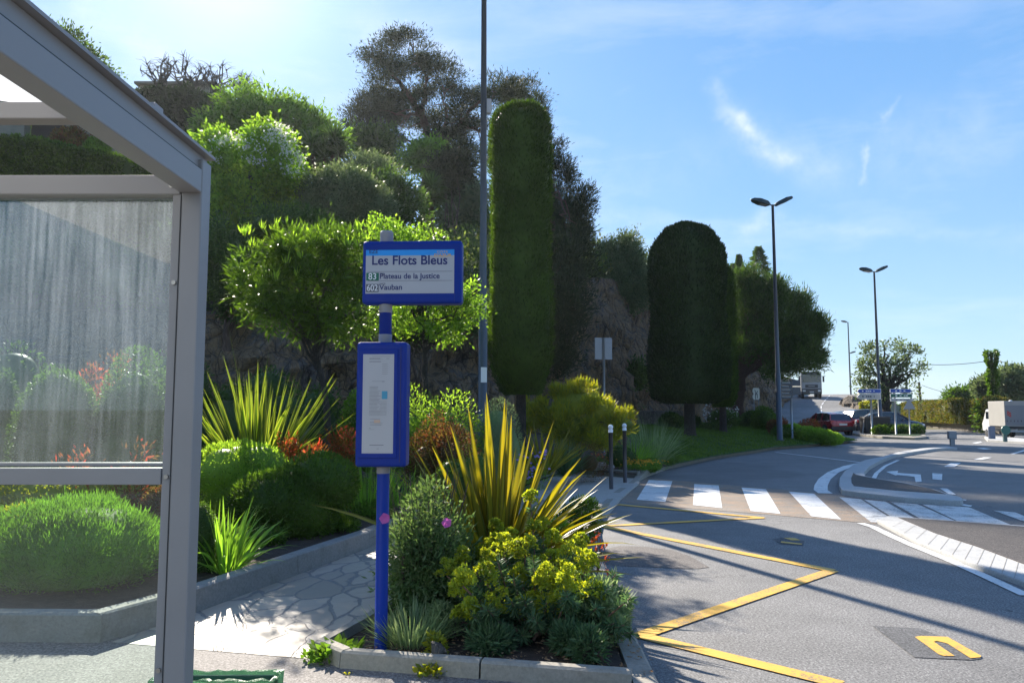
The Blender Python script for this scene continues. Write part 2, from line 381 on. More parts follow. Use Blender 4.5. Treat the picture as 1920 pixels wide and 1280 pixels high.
M['bark_pine'] = rockmat('bark_pine', [(.06, .035, .025), (.17, .085, .055), (.13, .09, .07)], 7)
M['twig'] = plain('twigs', (.09, .06, .045), .9)

# ------------------------------------------------------------------ setting: ground, cliff and hill
FOOT = [(-60,4,1.0,3,.42),(-40,10,.9,3,.44),(-14,17,.8,3.0,.45),(-5,21,.8,3.6,.40),(0,24,.8,4.5,.30),(3.5,31,.9,6.2,.22),(8,40,1.0,7.5,.18),
        (14,52,.6,7.5,.15),(21,64,.5,7.0,.15),(27,80,1.3,5.2,.14),(35,98,2.6,4.0,.12),(46,125,4.2,2.8,.10),(62,160,5.5,2,.08)]   # x, y, foot z, cliff height, slope behind
CAP = [23, 23, 23, 20, 15, 12, 11, 10, 9, 8, 8, 8, 8]
def foot(s):
    i = min(int(s), len(FOOT)-2); f = s-i
    a, b = FOOT[i], FOOT[i+1]; v = [a[k]*(1-f)+b[k]*f for k in range(5)]; v.append(CAP[i]*(1-f)+CAP[i+1]*f); return v
def footn(s):
    a, b = foot(max(0, s-.35)), foot(min(len(FOOT)-1.001, s+.35)); d = Vector((b[0]-a[0], b[1]-a[1])).normalized()
    return Vector((-d.y, d.x))
hv, hf, hm = [], [], []
NS = 700; vrow = [0, .04, .08, .12, .16, .2, .25, .3, .35, .4, .45, .5, .55, .62, .68, .75, .82, .88, .94, 1.0, 1.3, 2, 3, 4.5, 6.5, 9, 12, 16, 21, 27, 34, 42, 52, 64, 80]
NC = 19
for i in range(NS):
    s = (len(FOOT)-1.002)*i/(NS-1); x, y, z0, ch, sl, cap = foot(s); n = footn(s)
    for j, v in enumerate(vrow):
        if j <= NC:
            t = j/NC; px, py, pz = x+n.x*v*1.6, y+n.y*v*1.6, z0+ch*t
            q = Vector((px*.5, py*.5, pz*.45)); d = mnoise.fractal(q, 1, 2, 6)*.9*math.sin(math.pi*min(1, t+.08))+mnoise.noise(q*4)*.25+(mnoise.voronoi(q*2.2)[0][0]-.3)*.5
            px -= n.x*d; py -= n.y*d
        else:
            px, py = x+n.x*v*1.6, y+n.y*v*1.6; pz = min(z0+ch+sl*(v-1)*1.6, cap+.02*v)
            pz += mnoise.noise(Vector((px*.12, py*.12, 0)))*.9*min(1, v/5)
        hv.append((px, py, pz))
nv = len(vrow)
for i in range(NS-1):
    for j in range(nv-1):
        a = i*nv+j; hf.append((a, a+nv, a+nv+1, a+1)); hm.append(0 if j < NC+1 else 1)
hill = mesh_from('hillside', hv, hf, mats=[M['rock'], M['hill']], midx=hm, smooth=False); tag(hill, kind='structure')

g = MB().sheet([(-3000,-3000,-.03),(3000,-3000,-.03),(3000,3000,-.03),(-3000,3000,-.03)]).build('ground', M['ground']); tag(g, kind='structure')
# garden bed and lawn: ruled sheets between the kerb line and the cliff foot
FRONT = [(-14,5.35,.2),(-2.66,5.2,.2),(-2.36,5.85,.2),(-1.55,8.6,.2),(-.3,14.3,.14),(1.25,19.4,.12),(2.86,17.9,.12),(4.14,20.6,.12),(6.3,24.5,.12),(10.4,30.7,.12),(14.5,34.9,.12),(17,38,.10)]
BACK = [(-60,4,1.0),(-30,12.5,.9),(-18,15.8,.85),(-10,19,.8),(-5,21.2,.8),(0,24.2,.8),(1.5,27,.85),(3.6,31.2,.9),(6,36,.95),(9,42,1.0),(14,52,.6),(17,57,.5)]
def ruled(i0, i1, name, mat, sub=10, rows=10, bow=.18):
    vs, fs = [], []; n = (i1-i0)*sub+1
    for k in range(n):
        s = i0+k/sub; i = min(int(s), i1-1); f = s-i
        a = Vector(FRONT[i]).lerp(Vector(FRONT[i+1]), f); b = Vector(BACK[i]).lerp(Vector(BACK[i+1]), f)
        for j in range(rows+1):
            t = j/rows; p = a.lerp(b, t); p.z += bow*math.sin(math.pi*t)+(mnoise.noise(Vector((p.x, p.y, 0)))*.06 if 0 < j else 0)
            if j == rows: p.z -= .25
            vs.append(tuple(p))
    for k in range(n-1):
        for j in range(rows):
            a = k*(rows+1)+j; fs.append((a, a+rows+1, a+rows+2, a+1))
    return tag(mesh_from(name, vs, fs, mat, smooth=True), kind='structure')
bed = ruled(0, 7, 'garden_soil', M['soil'])
lawn_mat = soilmat('lawn_turf', (.02, .055, .012), (.04, .10, .02), 25)
lawn = ruled(7, 11, 'lawn', lawn_mat)
def bvh_of(*obs):
    vs, fs = [], []
    for o in obs:
        b = len(vs); vs += [v.co.copy() for v in o.data.vertices]; fs += [tuple(i+b for i in p.vertices) for p in o.data.polygons]
    return BVHTree.FromPolygons(vs, fs)
GB = bvh_of(bed, lawn, hill)
def gz(x, y, default=0.0):
    h = GB.ray_cast(Vector((x, y, 60)), Vector((0, 0, -1)))
    return h[0].z if h[0] is not None else default

KERB = [G(1222,1290), G(1200,1240), G(1176,1180), G(1148,1120), G(1126,1060), G(1116,1000), G(1124,975), G(1140,952), G(1166,925), G(1195,905), G(1215,893), G(1250,880), G(1330,862), G(1450,843), G(1560,834), G(1590,829)]
KERB[0] = Vector((.80, 4.3, 0)); KERB.insert(0, Vector((.78, 1, 0))); KERB.insert(0, Vector((.7, -8, 0)))
# road sheet: one asphalt plane right of the kerb and across the junction
rp = [(p.x-.3, p.y, 0) for p in KERB[:-1]]+[(17,38,0),(20,64,0),(28,76,0),(36,74,0),(80,74,0),(120,60,0),(120,-12,0),(-.3,-12,0)]
road = MB().sheet(rp).build('road', M['asphalt']); tag(road, kind='structure')
# pavement in the foreground and crazy-paved path
PZ = .10
pv = [(-9,-8),(.6,-8),(.68,1),(.70,4.28),(.635,4.3),(-1.01,4.75),(-1.3,4.95),(-2.0,5.05),(-2.66,5.25),(-9,5.35)]
pave = MB().sheet([(x, y, PZ) for x, y in pv]).build('pavement', M['asphalt_pave']); tag(pave, kind='structure')
cp_l = [(-2.60,5.13),(-2.36,5.80),(-1.55,8.57),(-.3,14.2),(1.2,19.3)]
cp_r = [(-1.24,4.80),(-1.01,5.6),(-.3,7.9),(1.05,12.2),(1.72,13.2),(2.2,15.0),(2.86,17.8)]
def lerpline(L, t):
    d = [0]
    for a, b in zip(L, L[1:]): d.append(d[-1]+math.dist(a, b))
    q = t*d[-1]
    for i in range(len(L)-1):
        if q <= d[i+1] or i == len(L)-2:
            f = (q-d[i])/(d[i+1]-d[i]); return tuple(L[i][k]*(1-f)+L[i+1][k]*f for k in range(len(L[i])))
vs, fs = [], []
for k in range(41):
    a = lerpline(cp_l, k/40); b = lerpline(cp_r, k/40)
    for j in range(5):
        x, y = a[0]*(1-j/4)+b[0]*j/4, a[1]*(1-j/4)+b[1]*j/4
        z = PZ+.003 if y < 10 else max(.022, PZ+.003-.08*(y-10)/3)
        vs.append((x, y, z))
for k in range(40):
    for j in range(4): a = k*5+j; fs.append((a, a+5, a+6, a+1)[::-1])
path = mesh_from('footpath', vs, fs, M['crazy'], smooth=True); tag(path, kind='structure')
pad = [(.95,12.0),(1.40,11.6),(1.95,13.9),(2.75,16.8),(2.9,17.85),(1.28,19.35),(.55,16.8),(.35,14.5)]
MB().prism(pad, -.01, .03).build('crossing_pavement', M['light_pave'])['kind'] = 'structure'

def kerb_strip(name, pts, w_in, h, mat, block=1.0, side=1, gap=.006, z=0, lower=None, kind='structure', sharp=False):
    """a run of kerb stones along a line; each stone a slightly separate block"""
    d = [0]; pts = [Vector((p[0], p[1], 0)) for p in pts]
    for a, b in zip(pts, pts[1:]): d.append(d[-1]+(b-a).length)
    L = d[-1]; n = max(1, round(L/block)); mb = MB(); rr = random.Random(5); h0 = h
    def at(q):
        q = max(0, min(L, q))
        for i in range(len(pts)-1):
            if q <= d[i+1]+1e-9:
                return pts[i].lerp(pts[i+1], (q-d[i])/(d[i+1]-d[i])), (pts[i+1]-pts[i]).normalized()
        return pts[-1], (pts[-1]-pts[-2]).normalized()
    def nrm(q):
        a = (at(q+.05)[0]-at(q-.05)[0]).normalized(); return Vector((-a.y, a.x, 0))*side
    cuts = [(k*L/n, (k+1)*L/n, 0) for k in range(n)]
    if sharp:
        cuts = []
        for i in range(len(d)-1):
            q = max(1, round((d[i+1]-d[i])/block)); cuts += [(d[i]+(d[i+1]-d[i])*j/q, d[i]+(d[i+1]-d[i])*(j+1)/q, i) for j in range(q)]
    for c0, c1, sg in cuts:
        a0, a1 = c0+gap, c1-gap; h = h0+(.003*(sg % 2) if sharp else 0)
        if sharp: sn = (pts[sg+1]-pts[sg]).normalized(); sn = Vector((-sn.y, sn.x, 0))*side; 
        dz = rr.uniform(-.004, .004) if not sharp else 0; dn = rr.uniform(-.003, .003)
        m = 3; vs = []
        for i in range(m+1):
            q = a0+(a1-a0)*i/m; p = at(q)[0]; nn = sn if sharp else nrm(q); hh = h+dz if lower is None else lower(p)*h+dz
            o0 = p+nn*dn; o1 = p+nn*(w_in+dn)
            vs += [(o0.x, o0.y, z-.02), (o0.x+nn.x*.012, o0.y+nn.y*.012, z+hh-.012), (o0.x+nn.x*.03, o0.y+nn.y*.03, z+hh), (o1.x, o1.y, z+hh), (o1.x, o1.y, z-.02)]
        fs = []
        for i in range(m):
            b = i*5
            for e in range(4): fs.append((b+e, b+e+1, b+5+e+1, b+5+e))
        fs += [(0, 1, 2, 3, 4), tuple(m*5+e for e in (4, 3, 2, 1, 0))]
        mb.add(vs, fs)
    o = mb.build(name, mat); tag(o, kind=kind); return o
def kl(p):
    return .22 if 13.2 < p.y < 17.2 else (1 if p.y < 12.3 or p.y > 18.6 else .22+.78*min(1, max((13.2-p.y)/.9, (p.y-17.2)/1.4)))
kerb_strip('road_kerb', KERB, .15, .145, M['kerb'], 1.0, 1, lower=kl)
kerb_strip('garden_bed_kerb', [(-9,5.27),(-2.66,5.12),(-2.36,5.80),(-1.55,8.57),(-.3,14.2),(1.2,19.3)], .13, .20, M['bed_kerb'], 1.4, 1, z=PZ-.02, sharp=True)
kerb_strip('crossing_bed_kerb', [(1.2,19.42),(1.32,19.45),(2.9,17.95)], .13, .16, M['bed_kerb'], .8, 1, z=.02)
# the planter with the bus stop in it
kerb_strip('planter_kerb', [(.645,4.26),(-1.01,4.63),(-1.23,4.86),(-1.01,5.6),(-.3,7.9),(1.05,12.2),(1.3,12.5)], .085, .095, M['kerb'], 1.0, -1, z=PZ, sharp=True)
soilp = [(.64,4.34),(-.98,4.72),(-1.15,4.9),(-.95,5.6),(-.25,7.9),(1.0,11.6)]+[(p.x-.155, p.y) for p in reversed(KERB) if 4.35 < p.y < 11.9]
ps = MB().prism([(x, y) for x, y in soilp], .0, PZ+.03).build('planter_soil', M['soil']); tag(ps, kind='structure')

# ------------------------------------------------------------------ road markings
def gp(pts, z=.004, sc=1, ox=0, oy=0): return [G(ox+x*sc, oy+y*sc, 0) + Vector((0, 0, z)) for x, y in pts]
def mark(name, polys, mat, z, **k):
    mb = MB()
    for p in polys: mb.sheet(gp(p, z, **k))
    return tag(mb.build(name, mat), kind='structure')
Z7 = dict(sc=560/1707, ox=1100, oy=860); Z6 = dict(sc=520/1920, ox=1400, oy=780)
mark('crossing_ochre_surface', [[(150,235),(340,108),(500,122),(1330,196),(1470,212),(1660,372),(1040,318),(300,262)]], M['asphalt_ochre'], .004, **Z7)
mark('crossing_stripes', [[(355,122),(490,128),(450,248),(285,235)], [(615,145),(755,153),(775,283),(608,265)],
     [(885,165),(1025,175),(1108,315),(938,300)], [(1155,188),(1300,200),(1455,348),(1285,330)]], M['white_paint'], .008, **Z7)
mark('crossing_stripes_median', [[(640,562),(790,577),(1005,713),(905,738),(860,735)], [(815,580),(960,592),(1195,727),(1035,720)], [(990,592),(1185,612),(1500,752),(1245,735)],
     [(1215,612),(1540,632),(1905,787),(1530,762)], [(1710,655),(1860,668),(2060,750),(1950,742)]], M['white_paint_old'], .008, **Z6)
def line_strip(pts, wd, z):
    ps_ = [p for p in pts]; out = []
    for i, p in enumerate(ps_):
        t = (ps_[min(i+1, len(ps_)-1)]-ps_[max(i-1, 0)]).normalized(); n = Vector((-t.y, t.x, 0)); out.append((p+n*wd/2, p-n*wd/2))
    vs, fs = [], []
    for a, b in out: vs += [(a.x, a.y, z), (b.x, b.y, z)]
    for i in range(len(ps_)-1): fs.append((2*i, 2*i+1, 2*i+3, 2*i+2))
    return vs, fs
mb = MB()
zig = gp([(180,262),(1010,338),(85,386),(1405,640),(310,1012),(1450,1292)], 0, **Z7)
for a, b, e in ((0,1,0),(1,2,.001),(2,3,0),(3,4,.001),(4,5,0)): mb.add(*line_strip([zig[a], zig[b]], .135, .008+e))
tag(mb.build('bus_stop_zigzag', M['yellow_paint']), kind='structure')
mark('overpainted_patch', [[(215,560),(760,590),(980,680),(1440,930),(1330,945),(690,915)]], M['asphalt_patch'], .004, sc=1/6, ox=1600, oy=1080)
mark('bus_lettering', [[(690,690),(760,680),(1060,690),(1440,905),(1430,920),(1320,930),(1060,765),(940,735),(905,745),(1140,905),(1020,905),(960,885)]], M['yellow_paint'], .008, sc=1/6, ox=1600, oy=1080)
mark('bus_lettering_far', [[(255,845),(330,843),(375,862),(310,862)], [(240,868),(385,885),(380,892),(235,878)]], M['yellow_paint'], .008, **Z6)
mark('overpainted_patch_far', [[(180,850),(280,838),(400,865),(390,898),(230,885)]], M['asphalt_patch'], .004, **Z6)
mark('brown_shade_patch', [[(70,560),(110,515),(190,498),(330,502),(480,520),(590,556),(700,620),(640,628),(560,628),(400,620),(150,610),(95,600)]], M['asphalt_brown_shade'], .004, **Z7)  # dark brown road area, with shade painted into its tone
mark('turn_arrow', [[(965,385),(1050,378),(1043,393),(1205,405),(1212,455),(1170,457),(1162,420),(1045,408),(1032,413)]], M['white_paint'], .008, **Z6)
mark('lane_dashes', [[(1285,395),(1355,400),(1352,443),(1287,437)], [(1335,500),(1388,502),(1450,545),(1400,541)], [(1365,350),(1412,325),(1483,325),(1440,352)],
     [(1570,300),(1640,285),(1700,286),(1625,303)], [(1825,262),(1925,232),(1935,238),(1850,264)], [(1425,568),(1525,580),(1515,586),(1440,577)], [(1490,608),(1562,620),(1552,628),(1480,620)],
     [(1560,185),(1618,175),(1630,182),(1590,190)], [(1590,222),(1640,220),(1700,228),(1640,230)]], M['white_paint'], .008, **Z6)
mb = MB()
mb.add(*line_strip(gp([(790,742),(880,770),(1000,830),(1150,897),(1400,998),(1650,1110),(1940,1245)], 0, **Z6), .115, .008))
mb.add(*line_strip(gp([(200,250),(500,285),(800,322)], 0, **Z6), .11, .0085))  # thin straight white streak from the kerb to the island's outer line
mb.add(*line_strip(gp([(820,322),(700,348),(600,388),(540,435),(515,480),(512,512),(545,535)], 0, **Z6), .26, .008))
mb.add(*line_strip(gp([(900,455),(880,430),(900,395),(960,345),(1050,305)], 0, **Z6), .10, .008))
mb.add(*line_strip([G(1610,800), G(1700,812), G(1760,816)], .12, .0085)); mb.add(*line_strip([G(1480,800), G(1530,792), G(1560,789)], .25, .0085))
tag(mb.build('edge_lines_and_streak', M['white_paint']), kind='structure')

def island(name, outer, infill, mat_top, h=.10):
    o = MB().prism([(p.x, p.y) for p in gp(outer, 0, **Z6)], -.01, h).build(name, mat_top, bevel=.015); tag(o, kind='structure')
    i = MB().prism([(p.x, p.y) for p in gp(infill, 0, **Z6)], .02, h+.006).build(name+'_infill', M['asphalt_dark']); tag(i, kind='structure')
island('median_island', [(1460,234),(1380,224),(1200,240),(1060,264),(930,302),(820,325),(740,358),(680,405),(645,455),(640,510),(660,545),(780,562),(1100,600),(1400,620),(1480,624),(1500,612),(1480,597),(1390,572),(1300,541),(1140,502),(1000,477),(880,457),(822,442),(815,412),(850,372),(920,332),(1010,292),(1160,264),(1300,242)],
       [(740,422),(725,460),(728,495),(745,518),(1000,548),(1380,578),(1280,540),(1100,500),(880,462),(760,436)], M['kerb_white'])
island('near_median_island', [(905,742),(980,714),(1025,720),(1400,745),(2150,800),(2600,950),(2600,1500),(1920,1185),(1560,1048),(1200,900)],
       [(1050,728),(1400,752),(2150,812),(2550,960),(2560,1290),(1920,1062),(1600,938),(1300,838)], M['kerb_white'], .055)
# joints of the white kerb stones on the near island
mb = MB()
def pl_at(L, t):
    q = lerpline(L, t); return Vector(q)
for k in range(16):
    t = k/15; a = pl_at([(1010,724),(1050,734),(1300,838),(1600,938),(1920,1062),(2200,1168)], t); b = pl_at([(925,752),(1200,903),(1560,1051),(1920,1188),(2200,1300)], t)
    p0 = G(1400+a.x*Z6['sc'], 780+a.y*Z6['sc'], .0); p1 = G(1400+b.x*Z6['sc'], 780+b.y*Z6['sc'], .0)
    if k: mb.add(*line_strip([Vector(p0), Vector(p1)], 0.005, .0575))
tag(mb.build('kerb_joints', M['kerb']), kind='structure')
# far white island with posts, verge island with the signs
tag(MB().prism([(p.x, p.y) for p in (G(1846,822), G(1852,828), G(1930,833), G(2000,838), G(2000,832), G(1900,824))], -.01, .12).build('far_island', M['kerb_white'], bevel=.02), kind='structure')
verge = [G(1572,806), G(1590,812), G(1605,817), G(1655,822), G(1715,824.5), G(1738,823), G(1735,818), G(1700,808), G(1660,803), G(1620,801)]
tag(MB().prism([(p.x, p.y) for p in verge], -.01, .13).build('verge_island_kerb', M['kerb'], bevel=.02), kind='structure')
vin = [G(1612,813), G(1650,818.5), G(1712,821.5), G(1728,820), G(1700,810), G(1660,805.5), G(1625,804.5)]
vg = MB().prism([(p.x, p.y) for p in vin], .1, .16).build('verge_grass', lawn_mat); tag(vg, kind='structure')

# hill road and its parapet
HR = [(20,62,27,62,.02),(24,70,31,67,.25),(28,80,35,77,1.1),(31.5,90,39.5,87,2.0),(36,100,44,96,2.9),(41,112,49.5,107,3.6),(47,125,56,119,4.0),(56,142,65,135,3.9),(66,160,75,153,3.2)]
vs, fs = [], []
for x0, y0, x1, y1, z in HR: vs += [(x0-1, y0, z+.02), ((x0+x1)/2, (y0+y1)/2, z+.06), (x1+.3, y1, z+.02)]
for i in range(len(HR)-1): fs += [(3*i, 3*i+1, 3*i+4, 3*i+3), (3*i+1, 3*i+2, 3*i+5, 3*i+4)]
tag(mesh_from('hill_road', vs, [f[::-1] if False else f for f in fs], M['asphalt'], smooth=True), kind='structure')
mb = MB()
for i in range(1, len(HR)-2):
    a, b = HR[i], HR[i+1]
    for t0, t1 in ((.1, .45), (.6, .95)):
        p = [Vector(((q[0]+q[2])/2, (q[1]+q[3])/2, q[4]+.09)) for q in (a, b)]
        s_, e_ = p[0].lerp(p[1], t0), p[0].lerp(p[1], t1); n = Vector((.07, 0, 0))
        mb.add([s_-n, s_+n, e_+n, e_-n], [(0, 1, 2, 3)])
tag(mb.build('hill_road_line', M['white_paint']), kind='structure')
# bank that carries the hill road on the right
vs, fs = [], []
for x0, y0, x1, y1, z in HR: vs += [(x1, y1, z+.01), (x1+2.5, y1-.8, z*.55), (x1+9, y1-2, -.05)]
for i in range(len(HR)-1): fs += [(3*i, 3*i+3, 3*i+4, 3*i+1), (3*i+1, 3*i+4, 3*i+5, 3*i+2)]
tag(mesh_from('road_bank', vs, fs, M['ground'], smooth=True), kind='structure')

# ------------------------------------------------------------------ bus shelter
M['shelter'] = plain('shelter_grey_paint', (.27, .26, .255), .42, 0, .06, 3, spec=.5)
M['shelter_side'] = M['shelter']
M['steel'] = plain('bolt_steel', (.45, .42, .38), .35, .9)
M['gap'] = plain('dark_gasket', (.03, .035, .035), .7)
def roofpanel():
    m, t, out = material('translucent_roof_sheet')
    d = t.new('ShaderNodeBsdfDiffuse', i_Color=(.8, .8, .78, 1)); tl = t.new('ShaderNodeBsdfTranslucent', i_Color=(.85, .85, .82, 1))
    t.l.new(t.new('ShaderNodeMixShader', i_0=.75, i_1=d.outputs[0], i_2=tl.outputs[0]).outputs[0], out.inputs[0]); return m
M['roof_sheet'] = roofpanel()
def dirtyglass(name, haze, streak, tint):
    m, t, out = material(name); tcx = t.new('ShaderNodeTexCoord'); o = tcx.outputs['Object']
    mp_ = t.new('ShaderNodeMapping', i_Vector=o); mp_.inputs['Scale'].default_value = (38, 1, 1.1)
    n1 = t.noise(mp_.outputs[0], 1.6, 4, .7, .25)
    mp2 = t.new('ShaderNodeMapping', i_Vector=o); mp2.inputs['Scale'].default_value = (110, 1, 3)
    n2 = t.noise(mp2.outputs[0], 1.0, 3, .6); n3 = t.noise(o, 2.2, 4, .6, .4); spk = t.noise(o, 130, 2, .5)
    sz = t.new('ShaderNodeSeparateXYZ', i_0=o)
    grad = t.math('MULTIPLY_ADD', sz.outputs[2], .85, -1.12, clamp=True)     # dirt thickens towards the top
    f = t.math('MULTIPLY', t.math('SUBTRACT', n1.outputs[0], .33), 1.7, clamp=True)
    f = t.math('MULTIPLY', f, t.math('ADD', .45, t.math('MULTIPLY', n2.outputs[0], .9)))
    f = t.math('MULTIPLY', f, t.math('ADD', t.math('MULTIPLY', n3.outputs[0], .45), t.math('MULTIPLY', grad, 1.5)))
    mp3 = t.new('ShaderNodeMapping', i_Vector=o); mp3.inputs['Scale'].default_value = (5, 1, .7); n4 = t.noise(mp3.outputs[0], 1.0, 5, .65, 1.2)
    f = t.math('MULTIPLY', f, t.ramp(n4.outputs[0], [(.32, (.25,)*3), (.62, (1.35,)*3)]))
    f = t.math('ADD', t.math('MULTIPLY', f, streak), t.math('MULTIPLY', t.ramp(n3.outputs[0], [(.3, (.3,)*3), (.7, (1.8,)*3)]), haze))  # grime streaks, plus haze painted in for a vehicle reflection
    f = t.math('ADD', f, t.math('MULTIPLY', t.math('GREATER_THAN', spk.outputs[0], .76), .08), clamp=True)
    tr = t.new('ShaderNodeBsdfTransparent', i_Color=c4(tint))
    tl = t.new('ShaderNodeBsdfTranslucent', i_Color=(.62, .66, .74, 1)); df = t.new('ShaderNodeBsdfDiffuse', i_Color=(.55, .58, .64, 1))
    dirt_haze = t.new('ShaderNodeMixShader', i_0=.45, i_1=df.outputs[0], i_2=tl.outputs[0])
    g0 = t.new('ShaderNodeMixShader', i_0=f, i_1=tr.outputs[0], i_2=dirt_haze.outputs[0])
    gl = t.new('ShaderNodeBsdfGlossy', i_Roughness=.02); fr = t.new('ShaderNodeFresnel', i_IOR=1.55)
    t.l.new(t.new('ShaderNodeMixShader', i_0=fr.outputs[0], i_1=g0.outputs[0], i_2=gl.outputs[0]).outputs[0], out.inputs[0]); return m
M['glass_up'] = dirtyglass('dirty_streaked_glass', .03, .20, (.86, .93, .95))
M['glass_low'] = dirtyglass('cleaner_glass', .002, .012, (.88, .95, .93))

sh = empty('bus_shelter', (-1.3, 3.0, PZ), label='grey metal bus shelter with dirty streaked glass end panel', cat='bus shelter')
def part(mb, name, mat, parent, **k):
    o = mb.build(name, mat, **k); o.parent = parent; o.matrix_parent_inverse = root_matrix(parent).inverted() if parent.type == 'EMPTY' else parent.matrix_world.inverted(); return o
def sub(mb, name, mat, parent, **k):           # child of a mesh part that itself sits in world space
    o = mb.build(name, mat, **k); o.parent = parent; return o
post = part(MB().b(-1.319, -1.2375, 3.0, 3.09, PZ, 2.60), 'post', M['shelter'], sh, bevel=.006)
sub(MB().b(-1.3205, -1.3185, 2.9985, 3.001, PZ, 2.45), 'seam', M['gap'], post)
part(MB().b(-1.356, -1.321, 3.006, 3.08, PZ, 2.46), 'glazing_frame', M['shelter'], sh, bevel=.004)
post2 = part(MB().b(-3.3, -3.2, 3.0, 3.13, PZ, 2.60), 'post', M['shelter'], sh, bevel=.006)
for zz in (2.49, 2.10, 1.343, .62, .2):
    bx = -1.336 if zz < 2.4 else -1.36
    part(MB().tube([(bx, 3.02, zz), (bx, 2.996, zz)], .009, 8), 'bolt', M['steel'], sh)
part(MB().b(-3.2, -1.325, 3.0, 3.085, 2.455, 2.535), 'top_rail', M['shelter'], sh, bevel=.005)
mr = part(MB().b(-3.2, -1.357, 3.0, 3.05, 1.312, 1.375), 'middle_rail', M['shelter'], sh, bevel=.003)
sub(MB().b(-3.2, -1.357, 3.01, 3.03, 1.383, 1.396), 'rail_lip', M['shelter'], mr)
part(MB().b(-3.2, -1.356, 3.05, 3.058, 1.38, 2.46), 'glass_pane', M['glass_up'], sh)
part(MB().b(-3.2, -1.356, 3.05, 3.058, .2, 1.32), 'glass_pane', M['glass_low'], sh)
bm_ = part(MB().b(-1.325, -1.2385, -.9, 2.998, 2.462, 2.555), 'roof_beam', M['shelter'], sh, bevel=.004)
sub(MB().b(-1.32, -1.246, -.9, 3.0, 2.556, 2.562), 'shadow_gap', M['gap'], bm_)
sub(MB().b(-1.32, -1.256, -.9, 3.085, 2.563, 2.622), 'fascia', M['shelter'], bm_)
sub(MB().b(-1.33, -1.226, -.92, 3.10, 2.624, 2.636), 'drip_edge', M['shelter'], bm_)
part(MB().b(-3.2, -1.45, 3.02, 3.10, 2.775, 2.845), 'gable_bar', M['shelter'], sh, bevel=.004)
mb = MB(); prof = [(-1.30, 2.637), (-1.6, 2.76), (-1.95, 2.86), (-2.4, 2.93), (-3.2, 2.95)]
vs = [(x, -.9, z) for x, z in prof]+[(x, 3.12, z) for x, z in prof]; n = len(prof)
mb.add(vs, [(i, i+1, n+i+1, n+i) for i in range(n-1)]); part(mb, 'roof_sheet', M['roof_sheet'], sh, smooth=True)
mb = MB(); mb.tube([(-1.70, 3.06, 2.80), (-1.5, 3.06, 2.72), (-1.31, 3.06, 2.60)], .02, 8); part(mb, 'gable_rib', M['shelter'], sh)

# litter bin behind the post, with a translucent bag held by a band
M['bin_green'] = plain('bin_green_metal', (.015, .07, .055), .45)
M['band_blue'] = plain('blue_elastic_band', (.02, .13, .42), .5)
def bagmat():
    m, t, out = material('green_bag_film'); tcx = t.new('ShaderNodeTexCoord'); n = t.noise(tcx.outputs['Object'], 14, 5, .7, 1.2)
    p = t.new('ShaderNodeBsdfPrincipled', i_Base_Color=(.06, .16, .11, 1), i_Roughness=.25); b = t.new('ShaderNodeBump', i_Strength=.9, i_Height=n.outputs[0]); b.inputs['Distance'].default_value = .04
    t.l.new(b.outputs[0], p.inputs['Normal']); tr = t.new('ShaderNodeBsdfTransparent', i_Color=(.45, .7, .55, 1)); tl = t.new('ShaderNodeBsdfTranslucent', i_Color=(.16, .32, .2, 1))
    a = t.new('ShaderNodeMixShader', i_0=.5, i_1=p.outputs[0], i_2=tl.outputs[0])
    t.l.new(t.new('ShaderNodeMixShader', i_0=t.ramp(n.outputs[0], [(.35, (.25,)*3), (.7, (.6,)*3)]), i_1=a.outputs[0], i_2=tr.outputs[0]).outputs[0], out.inputs[0]); return m
M['bag'] = bagmat()
bx0, bx1, by0, by1, bt = -1.55, -1.02, 3.40, 3.53, .435
bn = empty('litter_bin', ((bx0+bx1)/2, 3.5, PZ), label='low green litter bin with pale bag at the foot of the shelter post', cat='litter bin')
part(MB().b(bx0+.02, bx1-.02, by0+.01, by0+.02, PZ, bt).b(bx0+.02, bx1-.02, by1-.02, by1-.01, PZ, bt).b(bx0+.02, bx0+.03, by0+.02, by1-.02, PZ, bt).b(bx1-.03, bx1-.02, by0+.02, by1-.02, PZ, bt).b(bx0+.03, bx1-.03, by0+.02, by1-.02, PZ, PZ+.02), 'body', M['bin_green'], bn, bevel=.004)
mb = MB(); nn_ = 72; vs, fs = [], []; rr = random.Random(3)
for lv, (zz, ex) in enumerate(((bt-.16, .012), (bt-.045, .006), (bt+.012, .006), (bt+.014, -.012), (bt-.05, -.02), (bt-.16, -.05))):
    for k in range(nn_):
        a = 2*math.pi*k/nn_; cx, cy = math.cos(a), math.sin(a); q = max(abs(cx), abs(cy)); x, y = cx/q, cy/q
        X = (bx0+bx1)/2+x*((bx1-bx0)/2+ex)+rr.uniform(-.004, .004); Y = (by0+by1)/2+y*((by1-by0)/2+ex)+rr.uniform(-.004, .004)
        z = zz+rr.uniform(-.006, .006)+(.02*math.sin(k*.9) if lv == 0 else 0)
        vs.append((X, Y, z))
for l in range(5):
    for k in range(nn_): fs.append((l*nn_+k, l*nn_+(k+1)%nn_, (l+1)*nn_+(k+1)%nn_, (l+1)*nn_+k))
mb.add(vs, fs); part(mb, 'bag', M['bag'], bn, smooth=True)
loop = [(bx0-.012, by0-.016, bt-.05), (bx1+.012, by0-.016, bt-.052), (bx1+.014, by1+.012, bt-.05), (bx0-.012, by1+.012, bt-.05), (bx0-.012, by0-.016, bt-.05)]
part(MB().tube(loop, .006, 6, cap=False), 'band', M['band_blue'], bn)
part(MB().b(-1.32, -1.245, by0-.022, by0-.004, bt-.075, bt-.012), 'clip', M['bin_green'], bn, bevel=.003)

